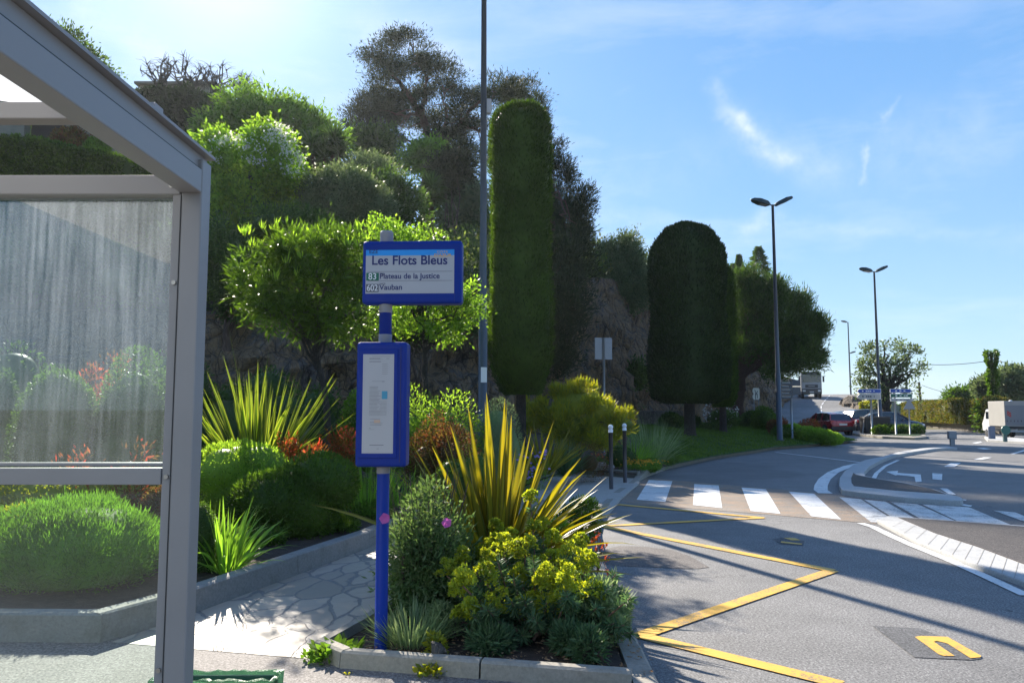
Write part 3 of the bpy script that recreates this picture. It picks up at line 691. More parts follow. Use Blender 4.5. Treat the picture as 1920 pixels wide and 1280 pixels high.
# ------------------------------------------------------------------ bus stop sign
M['blue'] = plain('sign_blue_enamel', (.001, .024, .23), .45, 0, .05, 2, coat=.08, spec=.2)
M['panel'] = plain('sign_panel_white', (.42, .41, .42), .5, 0, .02, 2)
M['navy'] = plain('lettering_navy', (.015, .02, .12), .5, 0, 0)
M['white'] = plain('lettering_white', (.75, .75, .75), .5, 0, 0)
M['cyan'] = plain('strip_cyan', (.01, .28, .72), .5, 0, .02)
M['orange'] = plain('lettering_orange', (.75, .38, .05), .5, 0, 0)
M['green83'] = plain('route_green', (.008, .13, .07), .5, 0, 0)
M['grey602'] = plain('route_grey', (.10, .10, .12), .5, 0, 0)
M['collar'] = plain('collar_grey', (.32, .31, .31), .45, .3)
M['rule'] = plain('thin_rule_grey', (.10, .10, .12), .6, 0, 0)
SX, SY = P(714, 1205, 4.9).x, 4.9
bs = empty('bus_stop_sign', (SX, SY, PZ+.04), rz=R(-2.2), label='blue bus stop pole with header panel and timetable case', cat='bus stop sign')
def lpart(mb, name, mat, parent, **k):
    o = mb.build(name, mat, **k); o.parent = parent; return o
zz_ = lambda py: EYE+(HOR-py)*4.9/1440-(PZ+.04)           # local height of a photo row on the pole
sc49 = 4.9/1440
PR = .0395
pole = lpart(MB().tube([(0, 0, -.05), (0, 0, zz_(432)-.02)], PR, 24), 'pole', M['blue'], bs, smooth=True)
for z0, z1 in ((zz_(885), zz_(868)), (zz_(644), zz_(627)), (zz_(586), zz_(566)), (zz_(452), zz_(432))):
    mb = MB(); k = 7; pts = []; rad = []
    for i in range(k*2+1):
        pts.append((0, 0, z0+(z1-z0)*i/(k*2))); rad.append(PR+(.004 if i % 2 else .0015))
    if z1 > 2.5: pts += [(0, 0, z1+.008), (0, 0, z1+.012)]; rad += [PR-.004, .01]
    lpart(mb.tube(pts, rad, 24), 'collar', M['collar'], bs)
def rounded_case(x0, x1, z0, z1, y0, y1, r=.03):
    """box with rounded top and bottom front edges and rounded sides"""
    mb = MB(); mb.b(x0, x1, y0, y1, z0, z1); return mb
def text(parent, s, x, z, size, mat, y, align='LEFT', bold=.0, sx=1, name='lettering'):
    cu = bpy.data.curves.new(name, 'FONT'); cu.body = s; cu.size = size; cu.align_x = align; cu.align_y = 'BOTTOM_BASELINE'
    cu.extrude = .0006; cu.offset = bold; cu.materials.append(mat)
    tmp = bpy.data.objects.new(name, cu); COL.objects.link(tmp); dg = bpy.context.evaluated_depsgraph_get(); dg.update()
    me = bpy.data.meshes.new_from_object(tmp.evaluated_get(dg)); bpy.data.objects.remove(tmp); me.name = name
    me.materials.clear(); me.materials.append(mat)
    o = bpy.data.objects.new(name, me); COL.objects.link(o); o.parent = parent
    o.location = (x, y, z); o.rotation_euler = (math.pi/2, 0, 0); o.scale = (sx, 1, 1); return o
px0 = 714.5                                   # pole centre in the photo; local x of a photo column on the panel
lx = lambda px: (px-718)*sc49
hx0, hx1, hz0, hz1 = lx(675.5), lx(864), zz_(571), zz_(451)
HD = .055
hdr = lpart(MB().b(hx0, hx1, -HD, HD, hz0, hz1), 'header_box', M['blue'], bs, bevel=.022, seg=4)
fy = -HD-.001
wx0, wx1, wz0, wz1 = hx0+.024, hx1-.05, hz0+.066, hz1-.058
hp = lpart(MB().b(wx0, wx1, fy-.001, fy+.002, wz0, wz1-.040), 'header_panel', M['panel'], hdr)
hs = lpart(MB().b(wx0, wx1, fy-.001, fy+.002, wz1-.0398, wz1-.003), 'colour_strip', M['cyan'], hdr)
W_ = wx1-wx0; ty = fy-.002; ph = wz1-wz0
def rowz(f): return wz1-ph*f                  # 0 top .. 1 bottom of the printed area
rules = MB().b(wx0+.012, wx1-.012, fy-.0022, fy-.0005, rowz(.508), rowz(.502)).b(wx0+.015, wx1-.012, fy-.0022, fy-.0005, rowz(.716), rowz(.710))
lpart(rules, 'rule', M['rule'], hdr)
text(hdr, 'Les Flots Bleus', wx0+W_*.495, rowz(.345), .083, M['navy'], ty, 'CENTER', .0016, .98)
text(hdr, 'Plateau de la Justice', wx0+W_*.158, rowz(.665), .050, M['navy'], ty, 'LEFT', .0006, .97)
text(hdr, 'Vauban', wx0+W_*.158, rowz(.915), .050, M['navy'], ty, 'LEFT', .0006, 1.0)
text(hdr, 'EZE', wx0+W_*.035, rowz(.088), .034, M['navy'], ty, 'LEFT', .0003, 1.05)
text(hdr, 'EZE', wx0+W_*.16, rowz(.575), .017, M['grey602'], ty, 'LEFT', 0, 1.0)
text(hdr, 'NICE', wx0+W_*.16, rowz(.80), .017, M['grey602'], ty, 'LEFT', 0, 1.0)
text(hdr, "CÔTE", wx0+W_*.865, rowz(.085), .018, M['orange'], ty, 'CENTER', .0, 1.5)
text(hdr, "D'AZUR", wx0+W_*.87, rowz(.170), .026, M['orange'], ty, 'CENTER', .0003, 1.2)
lpart(MB().b(wx0+W_*.008, wx0+W_*.15, fy-.0022, fy-.0005, rowz(.705), rowz(.53)), 'route_box', M['green83'], hdr)
lpart(MB().b(wx0+W_*.008, wx0+W_*.15, fy-.0022, fy-.0005, rowz(.965), rowz(.785)), 'route_box', M['grey602'], hdr)
text(hdr, '83', wx0+W_*.079, rowz(.68), .058, M['white'], ty-.0012, 'CENTER', .0003, .95)
text(hdr, '602', wx0+W_*.079, rowz(.937), .056, M['white'], ty-.0012, 'CENTER', .0003, .86)
# rubber seam where the lower cover meets the end cap
lpart(MB().b(wx1+.001, wx1+.003, fy+.0005, fy+.002, hz0+.01, hz0+.064), 'seam', M['navy'], hdr)
cx0, cx1, cz0, cz1 = lx(670), lx(765)-.004, zz_(872), zz_(643)
cs = lpart(MB().b(cx0, cx1, -.085, .055, cz0, cz1), 'timetable_case', M['blue'], bs, bevel=.02, seg=4)
cf = -.086
dr = lpart(MB().b(cx0+.012, cx1-.055, cf-.006, cf+.004, cz0+.055, cz1-.045), 'case_door', M['blue'], cs, bevel=.004)
lpart(MB().b(cx0+.045, cx1-.079, cf-.0075, cf-.004, cz0+.085, cz1-.078), 'timetable_sheet', M['panel'], cs)
def printed(x0, x1, z0, z1, mat): return MB().b(x0, x1, cf-.0088, cf-.0072, z0, z1)
tx0, tx1, tz0, tz1 = cx0+.045, cx1-.079, cz0+.085, cz1-.078; tw, th = tx1-tx0, tz1-tz0
mb = MB(); rr = random.Random(8)
def seg(a, b, v, t=.0022): mb.b(tx0+tw*a, tx0+tw*b, cf-.0084, cf-.0070, tz1-th*v-t, tz1-th*v)
seg(.2, .56, .042, .0035); seg(.2, .58, .073, .003); seg(.6, .62, .05); seg(.75, .85, .043); seg(.3, .9, .022, .0012)
for v in [.10, .12, .14, .16, .18, .20]: seg(.62, .80, v, .0012)
seg(.3, .62, .275, .0012); seg(.62, .70, .275, .003)
for k in range(22):
    v = .33+k*.0135; seg(.22, .22+rr.uniform(.25, .38), v, rr.choice((.0012, .0016)))
    if v > .47: seg(.24+rr.uniform(.3, .35), .78, v, .0011)
for v in (.655, .685, .70, .715): seg(.25, rr.uniform(.5, .75), v, .0014)
seg(.22, .28, .745, .0016); seg(.22, .4, .76, .0012); seg(.25, .70, .915, .003); seg(.48, .55, .952, .002)
lpart(mb, 'print_lines', M['rule'], cs)
lpart(MB().b(tx0+tw*.62, tx0+tw*.80, cf-.0088, cf-.0070, tz1-th*.455, tz1-th*.375), 'blue_square', plain('print_blue', (.05, .28, .42), .5), cs)
lpart(MB().b(tx0+tw*.38, tx0+tw*.58, cf-.0086, cf-.0070, tz1-th*.695, tz1-th*.665), 'faded_print', plain('print_orange', (.55, .38, .28), .5), cs)
lpart(MB().b(cx1-.040, cx1-.036, cf-.003, cf+.004, cz0+.03, cz1-.03), 'door_slot', M['navy'], cs)

# ------------------------------------------------------------------ street lamps, signs, bollards
M['lamp_blue'] = plain('lamp_post_blue_grey', (.045, .06, .085), .38, .0, .08, 4, coat=.2)
M['lamp_head'] = plain('lamp_head_green_black', (.012, .03, .028), .4)
M['lamp_glass'] = plain('lamp_glass', (.35, .37, .38), .2)
M['galv'] = plain('galvanised_steel', (.30, .32, .35), .45, .5, .08, 5)
M['signback'] = plain('sign_back_grey', (.28, .29, .31), .5, .3)
def lamp_head(root, side, h, tilt=.32, ln=.78):
    mb = MB(); sx = side; a = tilt
    def q(d, y, z): return (sx*(.12+d*math.cos(a))-sx*z*math.sin(a)*0, y, h+.02+d*math.sin(a)+z)
    prof = [(0, .07, -.05, .04), (.14, .20, -.10, .09), (.50, .24, -.09, .13), (.80, .17, -.05, .09), (ln+.14, .04, -.01, .03)]
    vs = []
    for d, wd, zl, zh in prof: vs += [q(d, -wd, zl), q(d, -wd*.7, zh), q(d, wd*.7, zh), q(d, wd, zl)]
    fs = [(0, 1, 2, 3), (16, 19, 18, 17)]
    for i in range(4):
        b = i*4
        for e in range(4): fs.append((b+e, b+4+e, b+4+(e+1) % 4, b+(e+1) % 4))
    mb.add(vs, fs); hd = lpart(mb, 'lamp_head', M['lamp_head'], root, bevel=.01)
    mb = MB(); vs = [q(.16, -.15, -.103), q(.16, .15, -.103), q(.50, .17, -.094), q(.50, -.17, -.094)]
    mb.add(vs, [(0, 1, 2, 3)]); lpart(mb, 'lens', M['lamp_glass'], hd)
    lpart(MB().tube([(0, 0, h-.12), (sx*.06, 0, h-.02), (sx*.16, 0, h+.02)], .028, 8), 'arm', M['lamp_blue'], root)
def street_lamp(loc, h, label, r0=.09, r1=.045, rz=0, double=True, low=None):
    t = empty('street_lamp', loc, rz, label, 'street lamp', 'tall street lamps along the road')
    pts = [(0, 0, -.3), (0, 0, h*.28), (0, 0, h*.285), (0, 0, h)]
    lpart(MB().tube(pts, [r0, r0*.93, r0*.78, r1], 16), 'post', M['lamp_blue'], t, smooth=True)
    lpart(MB().tube([(0, 0, 0), (0, 0, .06)], r0*1.5, 12), 'base_plate', M['lamp_blue'], t)
    lamp_head(t, -1, h, .18); 
    if double: lamp_head(t, 1, h, .38)
    if low: lamp_head(t, 1, low, .25, .7)
    return t
L1 = street_lamp((P(905, 760, 15.3).x, 15.3, gz(P(905, 760, 15.3).x, 15.3)), 11.2, 'nearest tall blue grey lamp post, rising out of frame behind the bus stop sign', .098, .05, .25)
lpart(MB().b(.055, .15, -.06, .06, 7.42, 7.72), 'camera_box', plain('pale_box', (.45, .42, .4), .5), L1, bevel=.01)
lpart(MB().b(-.06, .06, -.105, -.095, 1.9, 2.2), 'notice', M['white'], L1)
for px, Y, lab, rz in ((1462, 33.5, 'double headed street lamp standing on the lawn beside the kerb', .15), (1652, 50, 'double headed street lamp among the direction signs', .1)):
    p = P(px, 818, Y); z = gz(p.x, Y, .1)
    if Y > 45: z = .12
    top = P(px, 384 if Y < 40 else 509, Y).z
    street_lamp((p.x, Y, z), top-z, lab, .12, .055, rz)
p = P(1595, 735, 112); street_lamp((p.x, 112, 2.0), P(1592, 604, 112).z-2.0, 'distant single headed street lamp beside the hill road parapet', .14, .07, 0, False, P(1594, 662, 112).z-2.0)

def bollard(px, Y, label):
    x = P(px, 900, Y).x; t = empty('bollard', (x, Y, .03), 0, label, 'bollard', 'dark bollards with white ball tops at the crossing')
    lpart(MB().tube([(0, 0, 0), (0, 0, 1.13)], .042, 16), 'post', M['bol'], t, smooth=True)
    lpart(MB().tube([(0, 0, 1.12), (0, 0, 1.17), (0, 0, 1.19)], [.047, .047, .03], 16).sphere((0, 0, 1.225), .052, 16, 12), 'ball_top', M['white'], t, smooth=True)
    return t
M['bol'] = plain('bollard_brown_black', (.05, .042, .04), .45)
bollard(1146, 15.5, 'nearer of two white topped bollards beside the zebra crossing')
bollard(1172, 16.9, 'farther of two white topped bollards beside the zebra crossing')

# crossing sign seen from behind
p = P(1134, 860, 20.2); z0 = gz(p.x, p.y)
t = empty('crossing_sign', (p.x, p.y, z0), R(8), 'grey square road sign seen from behind near the bollards', 'road sign')
h = P(1134, 633, 20.2).z-z0
lpart(MB().tube([(0, 0, -.1), (0, 0, h)], .032, 12), 'post', M['galv'], t, smooth=True)
sp_ = lpart(MB().b(-.235, .235, -.075, -.055, h-.55, h), 'sign_plate', M['signback'], t, bevel=.009)
lpart(MB().b(-.235, .235, -.054, -.03, h-.57, h-.54).b(-.22, .22, -.054, -.034, h-.07, h-.04).b(-.022, .022, -.054, -.036, h-.56, h), 'sign_bracket', M['galv'], t)
sp_.location.y = .09; 
# flip: plate is beyond the post, so its back faces us
for o in [o for o in COL.objects if o.parent == t and o.name.startswith('sign_bracket')]: o.location.y = .07

# small white board by the lawn
p = P(1419, 790, 44); z0 = gz(p.x, p.y, .9)
t = empty('pedestrian_board', (p.x, p.y, z0), 0, 'small sunlit white board with dark figure above the lawn bushes', 'road sign')
zt, zb = P(1419, 727, 44).z-z0, P(1419, 749, 44).z-z0
lpart(MB().tube([(-.12, .02, 0), (-.12, .02, zb+.3)], .02, 8).tube([(.15, .02, 0), (.15, .02, zb+.3)], .02, 8), 'post', M['galv'], t)
def whiteboard():
    m, t_, out = material('white_board_backlit'); p_ = t_.new('ShaderNodeBsdfDiffuse', i_Color=(.85, .85, .82, 1)); l_ = t_.new('ShaderNodeBsdfTranslucent', i_Color=(.9, .9, .85, 1))
    t_.l.new(t_.new('ShaderNodeMixShader', i_0=.6, i_1=p_.outputs[0], i_2=l_.outputs[0]).outputs[0], out.inputs[0]); return m
M['wb'] = whiteboard()
pl = []
for k in range(20):
    a = 2*math.pi*k/20; pl.append((.20*math.cos(a)*(.8 if abs(math.sin(a)) < .25 and math.cos(a) < 0 else 1), (zt+zb)/2+(zt-zb)/2*math.sin(a)*1.0))
mb = MB(); hw = .20; mid = (zt+zb)/2
out_ = [(-.14, zb), (.14, zb), (.2, zb+.08), (.2, zt-.06), (.14, zt), (-.14, zt), (-.2, zt-.1), (-.2, mid+.1), (-.13, mid), (-.2, mid-.1), (-.2, zb+.1)]
n = len(out_); mb.add([(x, -.01, z) for x, z in out_]+[(x, .0, z) for x, z in out_], [tuple(range(n)), tuple(reversed(range(n, 2*n)))]+[(i, i+n, (i+1) % n+n, (i+1) % n) for i in range(n)])
lpart(mb, 'board', M['wb'], t)
lpart(MB().b(-.05, -.01, -.016, -.011, zb+.02, mid+.05).box((.03, -.0135, mid+.02), (.035, .004, .3), ry=.4).box((-.03, -.0135, mid+.12), (.03, .004, .22), ry=-.4).b(.06, .09, -.016, -.011, zb+.08, mid), 'figure_print', M['lamp_blue'], t)

# direction signs (arrow boards on posts)
M['sblue'] = plain('board_blue', (.01, .07, .36), .45); M['sgreen'] = plain('board_green', (.006, .12, .08), .45)
M['swhite'] = plain('board_white', (.42, .41, .40), .5)
def arrow_board(parent, x0, x1, z0, z1, mat, direction, name='arrow_board'):
    m_ = (z0+z1)/2; d = (z1-z0)*.5
    if direction > 0: poly = [(x0, z0), (x1-d, z0), (x1, m_), (x1-d, z1), (x0, z1)]
    elif direction < 0: poly = [(x0+d, z0), (x1, z0), (x1, z1), (x0+d, z1), (x0, m_)]
    else: poly = [(x0, z0), (x1, z0), (x1, z1), (x0, z1)]
    def pr(pp, ya, yb):
        n = len(pp); return [(x, ya, z) for x, z in pp]+[(x, yb, z) for x, z in pp], [tuple(range(n)), tuple(reversed(range(n, 2*n)))]+[(i, i+n, (i+1) % n+n, (i+1) % n) for i in range(n)]
    mb = MB(); mb.add(*pr(poly, -.05, -.01)); b = lpart(mb, name, M['white'], parent)
    cx = sum(x for x, z in poly)/len(poly); ins = [(cx+(x-cx)*.975, m_+(z-m_)*.84) for x, z in poly]
    lpart(MB().add(*pr(ins, -.053, -.045)), 'board_face', mat, b)
    mk = MB(); rr = random.Random(int(x0*100) % 97); x = x0+.3
    lm = M['white'] if mat is not M['swhite'] else M['lamp_blue']
    while x < x1-.4:
        wd = rr.uniform(.05, .13); hh = (z1-z0)*rr.uniform(.22, .34); mk.b(x, x+wd, -.056, -.052, m_-hh/2, m_+hh/2); x += wd+rr.choice((.03, .03, .14))
    lpart(mk, 'board_print', lm, b); return b
def sgn(px, y, Y): return P(px, y, Y)
Y1 = 46.5; p = P(1636, 810, Y1)
t = empty('direction_sign', (p.x, Y1, .15), 0, 'direction sign of one blue and one white arrow board pointing left', 'direction sign', 'arrow direction signs on the verge')
X = lambda px: (px-960)*Y1/1440-p.x; Z = lambda py: P(960, py, Y1).z-.15
lpart(MB().tube([(0, .03, 0), (0, .03, Z(728))], .055, 12), 'post', M['galv'], t, smooth=True)
arrow_board(t, X(1605), X(1650), Z(737), Z(729), M['sblue'], -1); arrow_board(t, X(1605), X(1649), Z(748), Z(738), M['swhite'], -1)
Y1 = 46; p = P(1681, 812, Y1)
t = empty('direction_sign', (p.x, Y1, .15), 0, 'direction sign with blue, green and white arrow boards pointing right', 'direction sign', 'arrow direction signs on the verge')
lpart(MB().tube([(0, .03, 0), (0, .03, Z(728))], .05, 12), 'post', M['galv'], t, smooth=True)
arrow_board(t, X(1667), X(1708), Z(736), Z(729), M['sblue'], 1); arrow_board(t, X(1667), X(1709), Z(745), Z(738), M['sgreen'], 1); arrow_board(t, X(1667), X(1709), Z(752), Z(747), M['swhite'], 0)
p = P(1707, 812, 45.6)
t = empty('warning_sign', (p.x, 45.6, .15), 0, 'grey triangular road sign seen from behind at the end of the verge', 'road sign')
Y1 = 45.6; lpart(MB().tube([(0, .03, 0), (0, .03, Z(750))], .04, 10), 'post', M['galv'], t, smooth=True)
tri = [(-.37, Z(767)), (.37, Z(767)), (0, Z(746))]
lpart(MB().add([(x, -.02, z) for x, z in tri]+[(x, 0, z) for x, z in tri], [(0, 1, 2), (5, 4, 3), (0, 3, 4, 1), (1, 4, 5, 2), (2, 5, 3, 0)]), 'sign_plate', M['signback'], t, bevel=.01)
# roadside direction sign by the lawn, seen nearly from behind
Y1 = 35; p = P(1486, 815, Y1)
t = empty('direction_sign', (p.x, Y1, gz(p.x, Y1, .2)), R(0), 'dark slatted direction sign on a pale post above the yellow green hedge', 'direction sign')
X = lambda px: (px-960)*Y1/1440-p.x; Z = lambda py: P(960, py, Y1).z-gz(p.x, Y1, .2)
lpart(MB().tube([(0, .03, 0), (0, .03, Z(712))], .045, 12), 'post', M['galv'], t, smooth=True)
for k in range(5):
    a, b = 716+k*6.5, 716+k*6.5+5
    bb = lpart(MB().b(X(1464), X(1484), -.02, .0, Z(b), Z(a)), 'slat_board', M['lamp_blue'], t)
    lpart(MB().b(X(1465), X(1481-k % 2*3), -.024, -.02, Z(a+2.0), Z(a+.3)), 'slat_trim', M['wb'], bb)
lpart(MB().b(X(1484.5), X(1500), -.02, 0, Z(723), Z(712)), 'slat_board', M['lamp_blue'], t); lpart(MB().b(X(1484.5), X(1500), -.02, 0, Z(740), Z(726)), 'slat_board', M['lamp_blue'], t)
lpart(MB().b(X(1485), X(1500), -.024, -.02, Z(724.8), Z(723.6)), 'slat_trim', M['wb'], t)

# keep-left box on the tip of the long median
p = G(1786, 838); t = empty('median_marker', (p.x, p.y, .0), R(-10), 'small grey box on a post at the tip of the curved median', 'traffic marker')
lpart(MB().b(-.09, .09, -.07, .07, .05, .52), 'post', M['signback'], t, bevel=.01, ); lpart(MB().b(-.16, .16, -.11, .11, .36, .68), 'marker_box', M['signback'], t, bevel=.02)
# two posts on the far white island
p = G(1860, 823, .1); t = empty('island_post', (p.x, p.y, .1), 0, 'blue grey post at the left end of the far white island', 'bollard', 'posts on the far island')
lpart(MB().b(-.16, .16, -.08, .08, 0, .66), 'body', plain('post_blue_grey', (.10, .13, .20), .5), t, bevel=.05, seg=3)
p = G(1885, 828, .1); t = empty('island_post', (p.x, p.y, .1), 0, 'green post with a round sign on the far white island', 'bollard', 'posts on the far island')
lpart(MB().b(-.08, .08, -.06, .06, 0, .55), 'body', plain('post_teal', (.05, .11, .11), .5), t, bevel=.02)
lpart(MB().tube([(0, -.10, .55), (0, -.07, .55)], .22, 20), 'round_sign', plain('sign_teal', (.02, .13, .11), .4), t)

# ------------------------------------------------------------------ vehicles
M['tyre'] = plain('tyre_rubber', (.015, .015, .016), .8); M['rim'] = plain('wheel_rim_alloy', (.35, .35, .36), .3, .8)
M['carglass'] = plain('car_glass', (.012, .016, .02), .06, 0, 0, spec=1.0); M['plastic'] = plain('black_plastic', (.02, .02, .022), .55)
M['redlamp'] = plain('tail_lamp_red', (.45, .01, .015), .25, coat=.6); M['clearlamp'] = plain('head_lamp', (.6, .62, .65), .15, .3)
M['plate'] = plain('number_plate', (.6, .6, .58), .4, 0, 0)
def wheel(root, x, y, r, wd, side):
    t = lpart(MB().tube([(0, -wd/2, 0), (0, -wd*.4, 0), (0, wd*.4, 0), (0, wd/2, 0)], [r*.93, r, r, r*.93], 24), 'wheel', M['tyre'], root)
    t.location = (x, y, r)
    mb = MB(); mb.tube([(0, side*wd*.46, 0), (0, side*wd*.53, 0)], r*.62, 20)
    for k in range(5):
        a = 2*math.pi*k/5; mb.box((math.cos(a)*r*.3, side*wd*.55, math.sin(a)*r*.3), (r*.6, .02, r*.13), ry=-a)
    lpart(mb, 'rim', M['rim'], t)
def car(loc, rz, paint_, label, L=4.1, W=1.75, H=1.48, hatch=True, suv=0, group='cars parked beyond the junction'):
    """front points to +x; lofted from cross sections along the length"""
    root = empty('parked_car', loc, rz, label, 'car', group)
    st = [  # x(fraction), half width, underside z, belt z, bonnet/top shoulder z
        (-.5, .80, .42, .80, .84), (-.485, .88, .30, .90, .95), (-.44, .96, .22, .93, .99), (-.30, 1, .20, .92, .98), (0, 1, .20, .90, .95),
        (.20, 1, .20, .88, .93), (.26, .99, .20, .86, .93), (.38, .97, .21, .76, .84), (.455, .91, .24, .66, .73), (.49, .80, .32, .56, .62), (.5, .70, .38, .50, .54)]
    hw = W/2; vs = []; m = 10; s_ = H/1.48
    for f, wd, zu, zb, zt in st:
        x = f*L; w_ = hw*wd
        prof = [(-w_*.82, zu), (-w_*.98, zu+.12), (-w_, (zu+zb)/2), (-w_*.97, zb), (-w_*.80, zt), (w_*.80, zt), (w_*.97, zb), (w_, (zu+zb)/2), (w_*.98, zu+.12), (w_*.82, zu)]
        vs += [(x, y, z*s_) for y, z in prof]
    fs = [tuple(range(m)), tuple(reversed(range((len(st)-1)*m, len(st)*m)))]
    for i in range(len(st)-1):
        for k in range(m): fs.append((i*m+k, (i+1)*m+k, (i+1)*m+(k+1) % m, i*m+(k+1) % m))
    body = lpart(MB().add(vs, fs), 'body', paint_, root, smooth=True)
    e = body.modifiers.new('b', 'BEVEL'); e.width = .02; e.segments = 2; e.limit_method = 'ANGLE'; e.angle_limit = R(50)
    # greenhouse: glass loft, roof skin and pillars
    if hatch: g = [(-.47, .90, .97, .80), (-.40, .93, 1.36, .68), (-.30, .93, 1.445, .64), (-.05, .93, 1.48, .64), (.08, .93, 1.44, .63), (.27, .90, .93, .78)]
    else: g = [(-.40, .90, .97, .80), (-.26, .93, 1.38, .66), (-.15, .93, 1.455, .64), (0, .93, 1.48, .64), (.10, .93, 1.43, .63), (.28, .90, .93, .78)]
    vs = []
    for f, base, top, tw_ in g:
        x = f*L; vs += [(x, -hw*.88, .90*s_), (x, -hw*tw_/.80*.86 if top < 1 else -hw*tw_*1.12, top*s_-.04), (x, -hw*tw_*.95, top*s_), (x, hw*tw_*.95, top*s_), (x, hw*tw_/.80*.86 if top < 1 else hw*tw_*1.12, top*s_-.04), (x, hw*.88, .90*s_)]
    n = 6; fs = [tuple(range(n)), tuple(reversed(range((len(g)-1)*n, len(g)*n)))]; gm = [0, 0]
    for i in range(len(g)-1):
        for k in range(n-1): fs.append((i*n+k, (i+1)*n+k, (i+1)*n+k+1, i*n+k+1))
    lpart(MB().add(vs, fs), 'windows', M['carglass'], root)
    # roof skin above the glass
    rv = []; 
    for f, base, top, tw_ in g[1:-1]: rv += [(f*L, -hw*tw_*1.03, top*s_-.015), (f*L, -hw*tw_*.9, top*s_+.012), (f*L, 0, top*s_+.03), (f*L, hw*tw_*.9, top*s_+.012), (f*L, hw*tw_*1.03, top*s_-.015)]
    k5 = len(g)-2; fs = []
    for i in range(k5-1):
        for k in range(4): fs.append((i*5+k, (i+1)*5+k, (i+1)*5+k+1, i*5+k+1))
    lpart(MB().add(rv, fs), 'roof', paint_, root, smooth=True)
    mb = MB()
    for sd_ in (-1, 1):
        for (fa, za, ta), (fb, zb_, tb) in (((g[0][0], .93, .92), (g[1][0], g[1][2], g[1][3]*1.1)), ((-.17, .93, .92), (-.15, 1.45, .70)), ((.06, .9, .92), (.04, 1.44, .70)), ((g[-1][0], .93, .90), (g[-2][0], g[-2][2], g[-2][3]*1.1))):
            a = Vector((fa*L, sd_*hw*ta, za*s_)); b = Vector((fb*L, sd_*hw*tb, zb_*s_-.02)); mb.tube([a, b], [.045, .035], 6)
    lpart(mb, 'pillars', paint_, root)
    r = .31*s_+suv*.03
    for x in (-.31*L, .31*L):
        for sd_ in (-1, 1):
            wheel(root, x, sd_*(hw-.10), r, .2, sd_)
            mbx = MB(); mbx.tube([(x, sd_*(hw-.22), r+.01), (x, sd_*(hw+.006), r+.01)], r+.055, 24); lpart(mbx, 'wheel_arch', M['plastic'], root)
    for sd_ in (-1, 1):
        lpart(MB().box((-.478*L, sd_*hw*.80, .86*s_), (.10, .26, .22)), 'tail_light', M['redlamp'], root, bevel=.02)
        lpart(MB().box((.462*L, sd_*hw*.72, .62*s_), (.16, .32, .13)), 'headlight', M['clearlamp'], root, bevel=.02)
        lpart(MB().box((.17*L, sd_*(hw+.06), .98*s_), (.12, .16, .11)), 'mirror', paint_, root, bevel=.02)
    lpart(MB().box((-.49*L, 0, .44*s_), (.14, W*.92, .26)), 'rear_bumper', M['plastic'], root, bevel=.03)
    lpart(MB().box((.487*L, 0, .40*s_), (.10, W*.80, .20)), 'front_bumper', M['plastic'], root, bevel=.03)
    lpart(MB().box((-.502*L, 0, .70*s_), (.02, .52, .12)), 'number_plate', M['plate'], root)
    return root
cred = plain('car_paint_red', (.30, .012, .02), .28, .2, .02, coat=.8); cblue = plain('car_paint_dark_blue', (.012, .018, .05), .35, .1, .02, coat=.5)
cnavy = plain('car_paint_blue_grey', (.02, .03, .07), .32, .2, .02, coat=.6)
p = P(1552, 815, 50.5); car((p.x, 50.5, .01), R(96), cred, 'red hatchback with number plate facing the junction, behind the orange bush', 3.9, 1.68, 1.42)
p = P(1635, 812, 56); car((p.x, 56, .01), R(8), cblue, 'dark blue hatchback with red tail light, behind the left direction sign', 4.3, 1.8, 1.62)
p = P(1668, 812, 52); car((p.x, 52, .01), R(-18), cnavy, 'blue grey car nearest the right direction sign, nose to the right', 4.2, 1.78, 1.45, False)
p = P(1600, 812, 60); car((p.x, 60, .01), R(30), plain('car_paint_black', (.012, .012, .014), .3, .2, 0, coat=.6), 'black car farthest back, half hidden between the red and blue cars', 4.1, 1.75, 1.5)
p = P(1641, 812, 48.3); t = empty('waste_container', (p.x, 48.3, .01), R(-4), 'black roadside waste container standing behind the verge signs', 'waste container')
lpart(MB().box((0, 0, .62), (1.5, .9, .95), taper=1.04), 'body', plain('container_black', (.012, .012, .016), .5), t, bevel=.03); lpart(MB().box((0, 0, 1.13), (1.56, .96, .07)), 'lid', M['plastic'], t, bevel=.02)
lpart(MB().box((-.80, -.3, .62), (.07, .06, .98), ry=.18), 'lever', M['galv'], t); lpart(MB().tube([(-.6, -.35, .1), (-.6, -.5, .1)], .1, 12).tube([(.6, -.35, .1), (.6, -.5, .1)], .1, 12), 'castor', M['tyre'], t)

# box truck at the right edge
p = P(1886, 812, 43)
t = empty('box_truck', (p.x+1.12, 44.4, .0), R(78), 'small truck with pale grey canvas box and white cab at the right edge', 'truck')
M['canvas'] = plain('canvas_pale_grey', (.30, .295, .28), .75, 0, .1, 1.6, bump=.25); M['canvas_d'] = plain('canvas_rear_grey', (.17, .18, .20), .6, 0, .05, 2)
cab_w = plain('cab_white', (.72, .72, .72), .3, coat=.5)
bt_ = lpart(MB().box((-.45, 0, 1.38), (2.3, 1.62, 1.42)), 'canvas_box', M['canvas'], t, bevel=.03, seg=3)
lpart(MB().box((-1.605, 0, 1.30), (.02, 1.56, 1.10)), 'rear_flap', M['canvas_d'], bt_)
mb = MB()
for k in range(9): mb.box((-1.62, -.7+k*.175, .98), (.01, .03, .10))
lpart(mb, 'eyelets', M['plastic'], bt_)
mb = MB()
for k in range(3): mb.box((-1.622, .60, 1.46-k*.09), (.01, .24, .045), rx=.6)
lpart(mb, 'warning_stripes', M['redlamp'], bt_)
